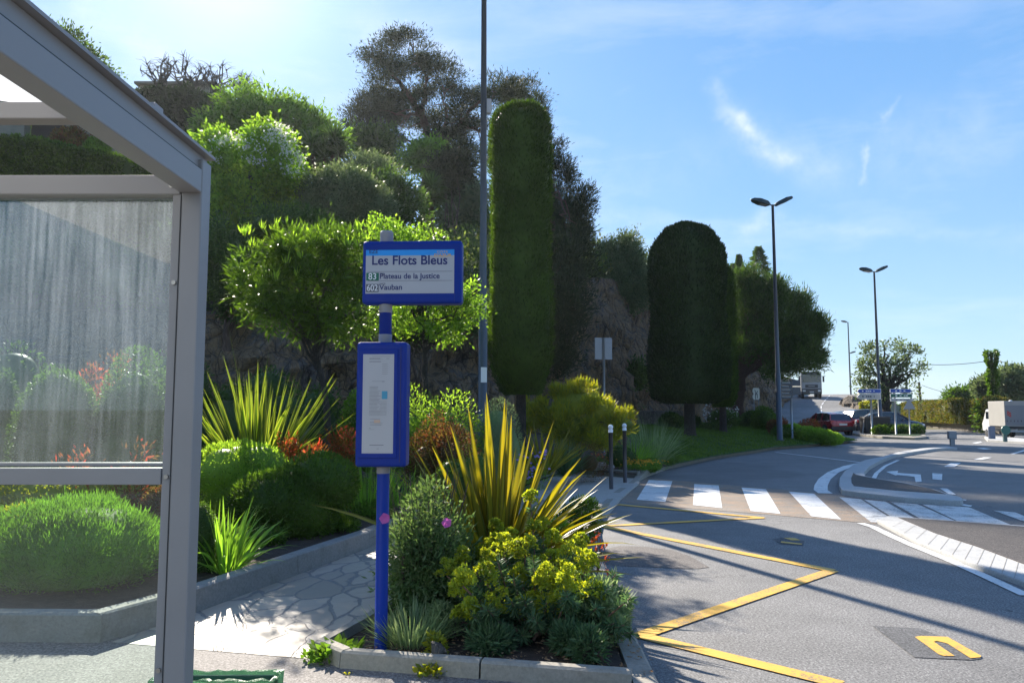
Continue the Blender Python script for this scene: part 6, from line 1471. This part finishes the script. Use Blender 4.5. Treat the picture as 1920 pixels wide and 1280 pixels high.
def yucca(px, ytop, ybase, Y, r, label, n=150, trunk_to=None, heads=((0, 0),)):
    rng = rngn(); x = P(px, ybase, Y).x; z = hz(x, Y); t = empty('yucca', (x, Y, z), 0, label, 'yucca', 'yuccas on the slope'); vv = []; mb = MB()
    for hx, hy in heads:
        c = np.array(P(px+hx, (ytop+hy)+r*1440/Y*.75, Y)-Vector((x, Y, z))); az = rng.uniform(0, 6.28, n); el = rng.uniform(-.5, 1.5, n); D = np.stack([np.cos(az)*np.cos(el), np.sin(az)*np.cos(el), np.sin(el)], 1)
        vv.append(straps(rng, c+rng.normal(size=(n, 3))*.06, D, rng.uniform(.8, 1.15, n)*r*1.15, .07, rng.uniform(.6, 1.7, n), 6)); mb.tube([(0, 0, -.2), (c[0]*.6, c[1], c[2]*.5), tuple(c)], [.16, .13, .10], 8)
    V, F, U, o = [], [], [], 0
    for v, f, u in vv: V.append(v); F.append(f+o); U.append(u); o += len(v)
    fobj('leaves', (np.concatenate(V), np.concatenate(F), np.concatenate(U)), LM['yucca'], t); mb.build('trunk', M['bark_pine'], t, smooth=True); return t
yucca(608, 238, 345, 38, 1.0, 'many headed yucca with hanging leaves below the feathery tree', 170, heads=((-22, 12), (18, 0), (28, 22), (0, 30)))
yucca(808, 330, 450, 36, .8, 'single yucca on a brown trunk under the big pine', 190, heads=((0, 0), (2, 22)))
htree('olive_tree', 'round silver green olive tree in the middle of the slope', 'tree', 645, 450, 27, [(645,375,70,52), (600,365,45,40), (690,385,45,42), (650,345,45,28), (630,415,65,30)], 26000, .13, .045, 'olive', clump=500, crad=.24, limbs=10, r0=.12, up=.4, jit=.7, shell=.3, core=.7, bump=.2)
htree('olive_tree', 'paler olive bush uphill between yucca and pine trunk', 'tree', 690, 360, 33, [(690,320,45,25), (650,330,30,20), (715,335,30,22)], 9000, .15, .05, 'olive', clump=160, crad=.3, limbs=6, r0=.1, up=.4, shell=.35, core=.6, bump=.25)
for i, a in enumerate(((745,378,62,62,30,'dark','dark rounded bush right of the silver green olive'), (860,400,60,110,42,'olive','grey brown scrub behind the lamp post'), (840,320,45,50,38,'pine','brown green thicket under the pine crown'), (880,600,60,62,24.5,'olive','pale scrub at the top of the rock behind the sign'),
        (760,470,70,45,23.5,'dark','dark scrub above the yellow green tree'), (560,440,90,60,22.5,'dark','dark shrub above the oleander'), (430,520,70,110,21,'dark','dark shrub on the bank right of the shelter post'), (640,470,80,40,22,'green','green scrub below the olive'),
        (330,470,90,70,22,'dark','dark shrub behind the shelter post'), (200,520,110,80,21,'green','green shrub on the bank seen through dirty glass'), (60,500,110,90,20,'dark','dark bank shrub at the left edge behind glass'), (100,420,120,60,24,'dark','dark shrub under the clipped hedge'),
        (300,400,80,60,25,'green','green shrub under the clipped hedge near the post'), (560,300,60,40,40,'dark','dark bush behind the many headed yucca'), (705,270,45,36,50,'dark','dark bush on the ridge left of the pine'), (780,600,80,50,22,'dark','dark creeper on the rock behind the sign'),
        (930,480,50,110,40,'dark','dark scrub left of the tall narrow cypress'), (800,300,60,30,46,'feather','pine scrub on the ridge behind the big pine'), (1190,700,14,20,36,'dark','small dark bush on the cliff face'), (340,330,60,40,33,'feather','soft green bush on the slope above the roof beam end'))):
    px, py, rx, ry, Y, mt, lab = a; k = Y/1440
    rng = rngn(); c = P(px, py, Y); zb = min(hz(c.x, Y), c.z-ry*k*.8); t = empty('hillside_shrub', (c.x, Y, zb), 0, lab, 'shrub', 'wild shrubs on the hillside'); bl = []
    for j in range(4): bl.append((rng.uniform(-.5, .5)*rx*k, rng.uniform(-.3, .3)*rx*k, c.z-zb+rng.uniform(-.35, .35)*ry*k, rx*k*.62, rx*k*.55, ry*k*.62))
    bl.append((0, 0, c.z-zb, rx*k*.75, rx*k*.6, ry*k*.75))
    fobj('foliage', shrub_mesh(rng, bl, int(min(12000, 4000+rx*ry*.9)), .0055*Y, .0022*Y, .55, clump=200, crad=.011*Y, up=.3, jit=.7, shell=.45, bump=.3, freq=1.5), LM[mt], t)
    tubes_np([limb(rng, (0, 0, -.3), (b[0], b[1], b[2]), .07, .02) for b in bl], 6).build('stems', M['twig'], t, smooth=True)
# the big leaning pine
Yp = 53
pt = htree('aleppo_pine', 'big leaning dark pine with open crown above the slope', 'pine tree', 790, 430, Yp,
      [(755,105,62,42), (820,145,50,38), (700,100,26,22), (740,160,58,34), (790,200,66,34,.5), (860,200,45,42), (720,215,45,24), (890,250,45,28), (930,170,28,32), (690,195,24,26), (670,225,26,28), (665,270,34,28), (720,275,44,22), (835,245,45,20), (700,310,44,18), (960,205,30,38), (985,175,26,22), (905,300,40,16), (770,70,34,22)],
      72000, .24, .055, 'pine', 'bark_pine', tr=[(796, 370), (806, 310), (818, 280)], clump=210, crad=.85, flat=.38, limbs=0, r0=.5, up=.45, jit=.7, shell=.5, core=0, bump=.25)
rng = rngn(); mb = MB(); o = pt.location; KS = 53/31.5
def pl(a, b, r0_, r1_, mid=None):
    A, B = P(a[0], a[1], Yp)-o, P(b[0], b[1], Yp+b[2] if len(b) > 2 else Yp)-o; pts, rad = limb(rng, A, B, r0_*KS, r1_*KS, .07, 8, .02); mb.tube(pts, rad, 8); return pts
for a, b, r0_, r1_ in (((818,280),(790,215),.24,.15), ((790,215),(745,150),.16,.08), ((745,150),(700,105),.08,.03), ((790,215),(800,150),.12,.05), ((800,150),(770,80),.07,.02), ((818,280),(862,235),.20,.12), ((862,235),(900,190),.12,.05), ((900,190),(950,175),.06,.02), ((862,235),(930,260),.08,.03),
        ((818,280),(760,262),.10,.04), ((760,262),(690,250),.06,.02), ((815,290),(770,318),.08,.04), ((770,318),(720,305),.05,.02), ((790,215),(740,215),.08,.03), ((840,258),(880,300),.07,.02), ((820,280),(838,220),.1,.04), ((838,220),(830,160),.06,.02)):
    pts = pl(a, b+(rng.uniform(-1, 1),), r0_, r1_)
    for _ in range(5):
        j = rng.integers(2, 9); d = Vector(rng.normal(size=3)).normalized()*rng.uniform(.8, 2.0); mb.tube([pts[j], pts[j]+d*.5+Vector((0, 0, .1)), pts[j]+d], [.055, .035, .012], 5)
mb.build('branches', M['bark_pine'], pt, smooth=True)
# dark pines behind the narrow cypress
htree('aleppo_pine', 'dark tall pine mass directly behind the narrow cypress', 'pine tree', 1040, 560, 38, [(1000,260,30,60), (1020,330,40,70), (1040,420,50,80), (1050,500,52,60,-7), (1050,560,50,70,-11), (1040,650,45,70,-11), (1065,330,18,30), (1078,400,30,40), (1092,370,18,22), (1095,440,22,26), (1080,480,35,50,-5), (1010,210,18,22), (960,175,26,24,8), (975,500,40,80,-10), (985,620,40,90,-10)],
      60000, .20, .042, 'pine', 'bark_pine', tr=[(1040,600), (1035,420), (1015,280)], clump=900, crad=.34, limbs=26, r0=.2, up=.7, jit=.55, shell=.5, core=.4, bump=.3)
htree('carob_tree', 'grey green rounded tree on top of the cliff', 'tree', 1165, 560, 38, [(1160,490,50,42), (1200,510,35,40), (1130,500,35,45), (1175,460,28,20), (1150,545,50,35), (1215,540,22,40), (1100,560,30,60), (1190,560,30,25)], 26000, .15, .055, 'olive', clump=420, crad=.36, limbs=16, r0=.2, up=.4, jit=.6, shell=.45, core=.5, twigs=1, bump=.25)
# umbrella pine on the lawn side
Yu = 43
htree('umbrella_pine', 'broad umbrella pine leaning over the road behind the lawn lamp post', 'pine tree', 1384, 805, Yu, [(1410,575,45,45), (1450,590,55,50), (1500,620,45,45), (1525,620,24,35), (1430,640,55,40), (1480,665,60,32), (1400,530,28,24), (1440,545,36,28), (1485,575,32,28), (1395,660,25,30), (1450,690,40,14), (1515,670,28,22), (1390,600,22,50,1)],
      60000, .26, .045, 'umbrella', 'bark_pine', tr=[(1386,740), (1388,690), (1400,640)], clump=700, crad=.38, limbs=34, r0=.34, up=.9, jit=.5, shell=.45, core=.4, bump=.3, twigs=2)
# far conifers on the skyline
def conifer(px, ytop, ybot, Y, w_, label, mat='dark', n=9000, tiers=9, col=False):
    rng = rngn(); c = P(px, ybot, Y); top = P(px, ytop, Y); zb = min(hz(c.x, Y), c.z); H = top.z-zb; t = empty('skyline_conifer', (c.x, Y, zb), 0, label, 'conifer'); hb = c.z-zb
    u = rng.uniform(0, 1, n)**1.3; a = rng.uniform(0, 6.28, n); R_ = w_*(1-u)**.8
    if not col: tier = (u*tiers) % 1; R_ = R_*(.35+.65*(1-tier)); 
    q = np.sqrt(rng.uniform(.2, 1, n))
    if not col: R_ = R_*(.6+.4*np.sin(a*5+np.floor(u*tiers)*2)**2)
    P0 = np.stack([np.cos(a)*R_*q, np.sin(a)*R_*q, hb+(H-hb)*u], 1); D = np.stack([np.cos(a), np.sin(a), rng.uniform(-.2, .5, n)+(1.2 if col else 0)], 1)
    fobj('crown', diamonds(rng, P0, D, .32, .09), LM[mat], t); MB().tube([(0, 0, -.3), (0, 0, H*.97)], [.22, .03], 8).build('trunk', M['bark'], t, smooth=True); return t
conifer(1424, 463, 545, 78, 2.5, 'spiky conifer on the skyline above the umbrella pine', n=7000, tiers=7); conifer(1387, 482, 540, 74, .55, 'thin dark skyline cypress left of the spiky conifer', col=True); conifer(1376, 495, 545, 76, .7, 'small bare topped conifer beside the thin skyline cypress', n=2500)

# clipped hedge, dark cypress hedge, bare plane trees, small bushes up left
def hedge(name, pts, h, wd, n, L, W, mat, label, cat='hedge', bump=.1, soft=False, group=None):
    """pts: (x, y, z) of the foot"""
    rng = rngn(); o = Vector(pts[0]); pts = [Vector(p)-o for p in pts]; d = [0]
    for a, b in zip(pts, pts[1:]): d.append(d[-1]+(b-a).length)
    q = rng.uniform(0, d[-1], n); i = np.clip(np.searchsorted(d, q)-1, 0, len(pts)-2); A = np.array([tuple(p) for p in pts]); dd = np.array(d); f = (q-dd[i])/(dd[i+1]-dd[i]); c = A[i]*(1-f)[:, None]+A[i+1]*f[:, None]
    tv = nrmz(A[i+1]-A[i]); nn = np.stack([-tv[:, 1], tv[:, 0], np.zeros(n)], 1); s = rng.uniform(0, 1, n); per = 2*h+wd; s = s*per
    off = np.where(s < h, -wd/2, np.where(s < h+wd, s-h-wd/2, wd/2)); z = np.where(s < h, s, np.where(s < h+wd, h, per-s)); out = np.where((s < h)[:, None], -nn, np.where((s < h+wd)[:, None], [[0, 0, 1.0]], nn))
    p = c+nn*off[:, None]; p[:, 2] += z; bm = lnoise(rng, p, 1.8)*bump; p += out*(bm-np.abs(rng.normal(0, .05, n)))[:, None]
    v = diamonds(rng, p, out*.6+rng.normal(size=(n, 3))*.6+[0, 0, .4], L, W)
    vs, fs = [], []
    for k, pp_ in enumerate(pts):
        t_ = (pts[min(k+1, len(pts)-1)]-pts[max(0, k-1)]).normalized(); m_ = Vector((-t_.y, t_.x, 0))
        for s_, z_ in ((-.44, 0), (-.42, h*.95), (.42, h*.95), (.44, 0)): vs.append(tuple(pp_+m_*wd*s_+Vector((0, 0, z_))))
    for k in range(len(pts)-1):
        for e in range(3): fs.append((4*k+e, 4*k+e+1, 4*k+5+e, 4*k+4+e))
    e_ = len(pts)*4-4; fs += [(0, 1, 2, 3), (e_+3, e_+2, e_+1, e_)]
    ob = fobj(name, merge(v, (np.array(vs), np.array(fs))), mat); ob.location = o; return tag(ob, label, cat, group)
pts = []
for px, yt, Y in ((-60, 262, 24.5), (60, 268, 24.5), (150, 286, 24.8), (240, 303, 25.2), (300, 322, 25.8)):
    p = P(px, yt, Y); pts.append((p.x, Y, p.z-2.2))
hedge('clipped_hedge', pts, 2.2, 1.2, 26000, .12, .06, LM['green'], 'long clipped green hedge seen through the gap under the roof beam')
pts = []
for px, yt, Y in ((235, 185, 52), (300, 172, 52), (370, 182, 52), (430, 205, 50)): p = P(px, yt, Y); pts.append((p.x, Y, p.z-4.5))
hedge('cypress_hedge', pts, 4.5, 2.0, 20000, .30, .12, LM['cypress_d'], 'dark cypress hedge on the hilltop under the bare trees', bump=.5)
def bare_tree(px, ybase, ytop, Y, w_, label):
    rng = rngn(); b = P(px, ybase, Y); t = empty('pollarded_tree', b, 0, label, 'bare tree', 'bare pollarded trees on the hilltop'); H = P(px, ytop, Y).z-b.z; mb = MB(); mb.tube([(0, 0, -1), (0, 0, H*.35)], [.28, .2], 8)
    for k in range(11):
        a = rng.uniform(0, 6.28); q = rng.uniform(.25, 1)*w_; tip = Vector((math.cos(a)*q, math.sin(a)*q*.6, H*rng.uniform(.75, .97))); p0 = Vector((0, 0, H*rng.uniform(.15, .35)))
        pts, rad = limb(rng, p0, tip, .075, .035, .2, 6, -.06); mb.tube(pts, rad, 6); mb.sphere(tip, .085, 6, 4)
        for _ in range(6):
            d = Vector(rng.normal(size=3)); d.z = abs(d.z)*.5; d = d.normalized()*rng.uniform(.4, .9); mb.tube([tip, tip+d*.5+Vector((0, 0, .14)), tip+d], [.02, .015, .008], 4)
        j = rng.integers(2, 5); d = Vector((rng.normal(), rng.normal(), .7)).normalized()*rng.uniform(.8, 1.6); mb.tube([pts[j], pts[j]+d*.5, pts[j]+d], [.06, .045, .03], 5)
        for _ in range(5): e = Vector(rng.normal(size=3)).normalized()*.5; mb.tube([pts[j]+d, pts[j]+d+e], [.03, .012], 4)
    mb.build('branches', M['bark'], t, smooth=True); return t
bare_tree(300, 190, 113, 56, 1.8, 'bare pollarded tree at the left end of the hilltop row'); bare_tree(352, 195, 120, 55, 1.9, 'bare pollarded tree second from left on the hilltop'); bare_tree(405, 205, 128, 54, 1.6, 'bare pollarded tree third from left on the hilltop'); bare_tree(452, 210, 150, 53, 1.1, 'smaller bare tree at the right end of the hilltop row')
shrub(135, 232, 290, 90, 27, 4000, .12, .05, LM['rust'], 'brownish yellow bush above the clipped hedge', lobes=4, core=.5, base=P(135, 292, 27).z, stems=True); shrub(178, 250, 300, 60, 26.5, 2600, .14, .05, LM['fresh'], 'fern like fresh green bush above the clipped hedge', lobes=3, core=.4, base=P(178, 300, 26.5).z, stems=True)
htree('skyline_tree', 'dark leafy treetop peeping over the shelter roof', 'tree', 150, 200, 45, [(120,90,40,30), (165,130,35,26), (90,80,30,30), (205,150,16,16)], 5000, .24, .11, 'dark', limbs=8, clump=160, crad=.5)

# leaf cover over the rest of the slope
rng = rngn(); n = 110000; vco = np.array([v.co for v in hill.data.vertices]); i = rng.integers(2, NS-1, n); j = rng.choice(np.arange(NC+1, nv-1), n, p=(lambda w_: w_/w_.sum())(np.array([vrow[k+1]-vrow[k] for k in range(NC+1, nv-1)])**.75))
f1, f2 = rng.uniform(0, 1, n)[:, None], rng.uniform(0, 1, n)[:, None]
g = lambda a, b: vco[a*nv+b]; p = (g(i, j)*(1-f1)+g(np.minimum(i+1, NS-1), j)*f1)*(1-f2)+(g(i, j+1)*(1-f1)+g(np.minimum(i+1, NS-1), j+1)*f1)*f2
d = np.linalg.norm(p[:, :2], axis=1); keep = (d < 95) & (p[:, 1] > 5); p = p[keep]; d = d[keep]; p[:, 2] += np.abs(rng.normal(0, .25, len(p)))*(1+lnoise(rng, p, .8))
v, f = diamonds(rng, p, rng.normal(size=p.shape)+[0, 0, .8], 1.0, .5, .1, .35)
sz = np.repeat(np.clip(d*.0075, .14, .5), 4)[:, None]; v = np.repeat(p, 4, 0)+(v-np.repeat(p, 4, 0))*sz
tag(fobj('undergrowth', (v, f), LM['dark']), 'low scrub covering the hillside', 'undergrowth', kind='stuff')

rng = rngn(); LM['thicket'] = leafmat('leaf_mixed_scrub', [(.03, .055, .018), (.06, .085, .03), (.10, .13, .04), (.09, .10, .06), (.05, .09, .02), (.12, .11, .05)], .4, .5, scale=.35, big=.5)
ks = rng.choice(len(p), 2600, p=(lambda q: q/q.sum())(np.where(d < 66, 1.0, 0)/d)); cc = p[ks]; dk = d[ks]; m = 170000; k = rng.integers(0, len(ks), m); u = nrmz(rng.normal(size=(m, 3))); u[:, 2] = np.abs(u[:, 2]); rr_ = (.35+.022*dk)[k]*(.6+.6*rng.random(len(ks))[k])
pp_ = cc[k]+u*(rr_*rng.uniform(.55, 1.05, m))[:, None]*[1, 1, 1.25]; v, f = diamonds(rng, pp_, u+rng.normal(size=(m, 3))*.6+[0, 0, .3], 1.0, .45, .1, .4)
sz = np.repeat(np.clip(dk[k]*.0058, .09, .4), 4)[:, None]; v = np.repeat(pp_, 4, 0)+(v-np.repeat(pp_, 4, 0))*sz
tag(fobj('scrub', (v, f), LM['thicket']), 'dense mixed scrub over the terraced hillside', 'scrub', kind='stuff')

# ------------------------------------------------------------------ vegetation on the right
HW0 = [(39.0, 76, .5), (37.8, 72, .5), (34.2, 57, .55), (32.6, 51.2, .55)]
hedge('long_hedge', HW0, 1.75, 1.2, 22000, .16, .08, leafmat('leaf_hedge_ochre', [(.04, .055, .012), (.07, .07, .02), (.10, .06, .022)], .4, .5), 'long brown green hedge on top of the dry stone wall', bump=.16)
htree('deciduous_tree', 'open crowned tree with sparse leaves behind the direction signs', 'tree', 1661, 800, 58, [(1640,660,26,22), (1700,655,26,22), (1665,690,30,20), (1625,690,22,20), (1715,665,20,18), (1690,700,32,18), (1630,730,26,18), (1705,735,22,16), (1660,640,12,10), (1725,690,14,10), (1610,720,14,12), (1650,740,24,22)],
      3600, .24, .13, 'olive', 'bark', tr=[(1662, 760), (1664, 735), (1672, 715)], clump=170, crad=.34, limbs=30, r0=.42, twigs=3, up=.2, jit=.7, shell=.6, core=0, bump=.2)
def rtree(label, px, py, rx, ry, Y, mat, n=9000, name='broadleaf_tree', lobes=5, L=.30, W=.13, bl=None, group='trees beyond the junction'):
    rng = rngn(); k = Y/1440; c = P(px, py, Y); zb = .0; B = bl or [(px+rng.uniform(-.4, .4)*rx, py+rng.uniform(-.2, .4)*ry, rx*.6, ry*.6) for _ in range(lobes)]+[(px, py, rx*.8, ry*.85)]
    b = [pblob(*q, Y) for q in B]; return tree(name, label, 'tree', (c.x, Y, zb), [(c.x, Y, -.1), (c.x+.1, Y, c.z*.5), (c.x, Y, c.z)], b, n, L, W, LM[mat], M['bark'], clump=int(n/28), crad=.45, limbs=10, r0=.22, up=.3, core=.65, shell=.4, group=group)
rtree('low round green tree behind the long hedge', 1812, 752, 44, 30, 78, 'green', 12000); rtree('olive tree left of the ivy covered pole', 1850, 728, 22, 24, 66, 'olive', 5000); rtree('olive tree right of the ivy covered pole', 1900, 715, 38, 32, 64, 'olive', 9000)
rtree('dark green tree above the canvas truck', 1885, 745, 60, 26, 72, 'green', 9000); rtree('low treetops far behind the wooden pole', 1755, 768, 30, 12, 95, 'green', 4000); rtree('low far bush left of the wooden pole', 1715, 768, 26, 10, 100, 'green', 3000)
rtree('dark bush at the near end of the long hedge', 1852, 775, 22, 24, 54, 'dark', 3500, name='broadleaf_bush')
rng = rngn(); b = [(0, 0, 1+.55*k, .28, .28, .5) for k in range(10)]; zt_ = P(1866, 660, 57).z
p_ = rng.uniform(0, 1, 5200); a = rng.uniform(0, 6.28, 5200); q = .24+.08*np.sin(p_*23)+rng.normal(0, .05, 5200)+.12*(p_ > .93); P0 = np.stack([np.cos(a)*q, np.sin(a)*q, .5+p_*(zt_-.35)], 1)
fobj('ivy', diamonds(rng, P0, np.stack([np.cos(a), np.sin(a), rng.normal(size=5200)*.5], 1), .16, .12), LM['green'], IVY)
pts = [(x-.1, y, .3) for x, y in ((31.6, 66), (30.2, 66.6))]
hedge('yellow_hedge', [tuple(P(1618, 776, 72)-Vector((0, 0, 1.2))), tuple(P(1662, 776, 70)-Vector((0, 0, 1.2)))], 2.2, 1.0, 5000, .2, .1, LM['gold'], 'short mustard yellow hedge behind the parked cars', bump=.1)
for i, (px, py, w_) in enumerate(((1650, 813, 30), (1690, 812, 40), (1715, 808, 34), (1668, 806, 40))):
    p = P(px, py, 46.2+i*.4); rng = rngn(); t = empty('verge_shrub', (p.x, p.y, .15), 0, ['low shrub at the left sign post on the verge', 'low shrub at the right sign post on the verge', 'low shrub under the triangular sign', 'low shrub behind the verge beside the container'][i], 'shrub')
    fobj('foliage', shrub_mesh(rng, [(0, 0, .2, w_*.016, .4, .32)], 1400, .12, .05, .7), LM[['green', 'dark', 'dark', 'dark'][i]], t)
# far treeline and distant land
rng = rngn(); n = 26000; a = rng.uniform(-.1, .95, n); d = rng.uniform(150, 230, n); p = np.stack([np.sin(a)*d, np.cos(a)*d, rng.uniform(0, 1, n)**.7*(2.2+1.2*np.sin(a*23)+np.sin(a*61))], 1)
v, f = diamonds(rng, p, rng.normal(size=p.shape), 2.2, 1.4); tag(fobj('distant_woods', (v, f), LM['dark']), 'low distant woods beyond the road', 'woods', kind='stuff')

# added box of thin even haze, standing in for sun glare over dark slopes
m, t, out = material('glare_haze'); v = t.new('ShaderNodeVolumePrincipled'); v.inputs['Color'].default_value = (.86, .93, 1, 1); v.inputs['Density'].default_value = HAZE; v.inputs["Anisotropy"].default_value = .5
t.l.new(v.outputs[0], out.inputs['Volume'])
tag(MB().b(-110, 240, -30, 260, -1.03, 36).build('haze', m), 'thin added haze in place of sun glare', 'haze', kind='stuff')
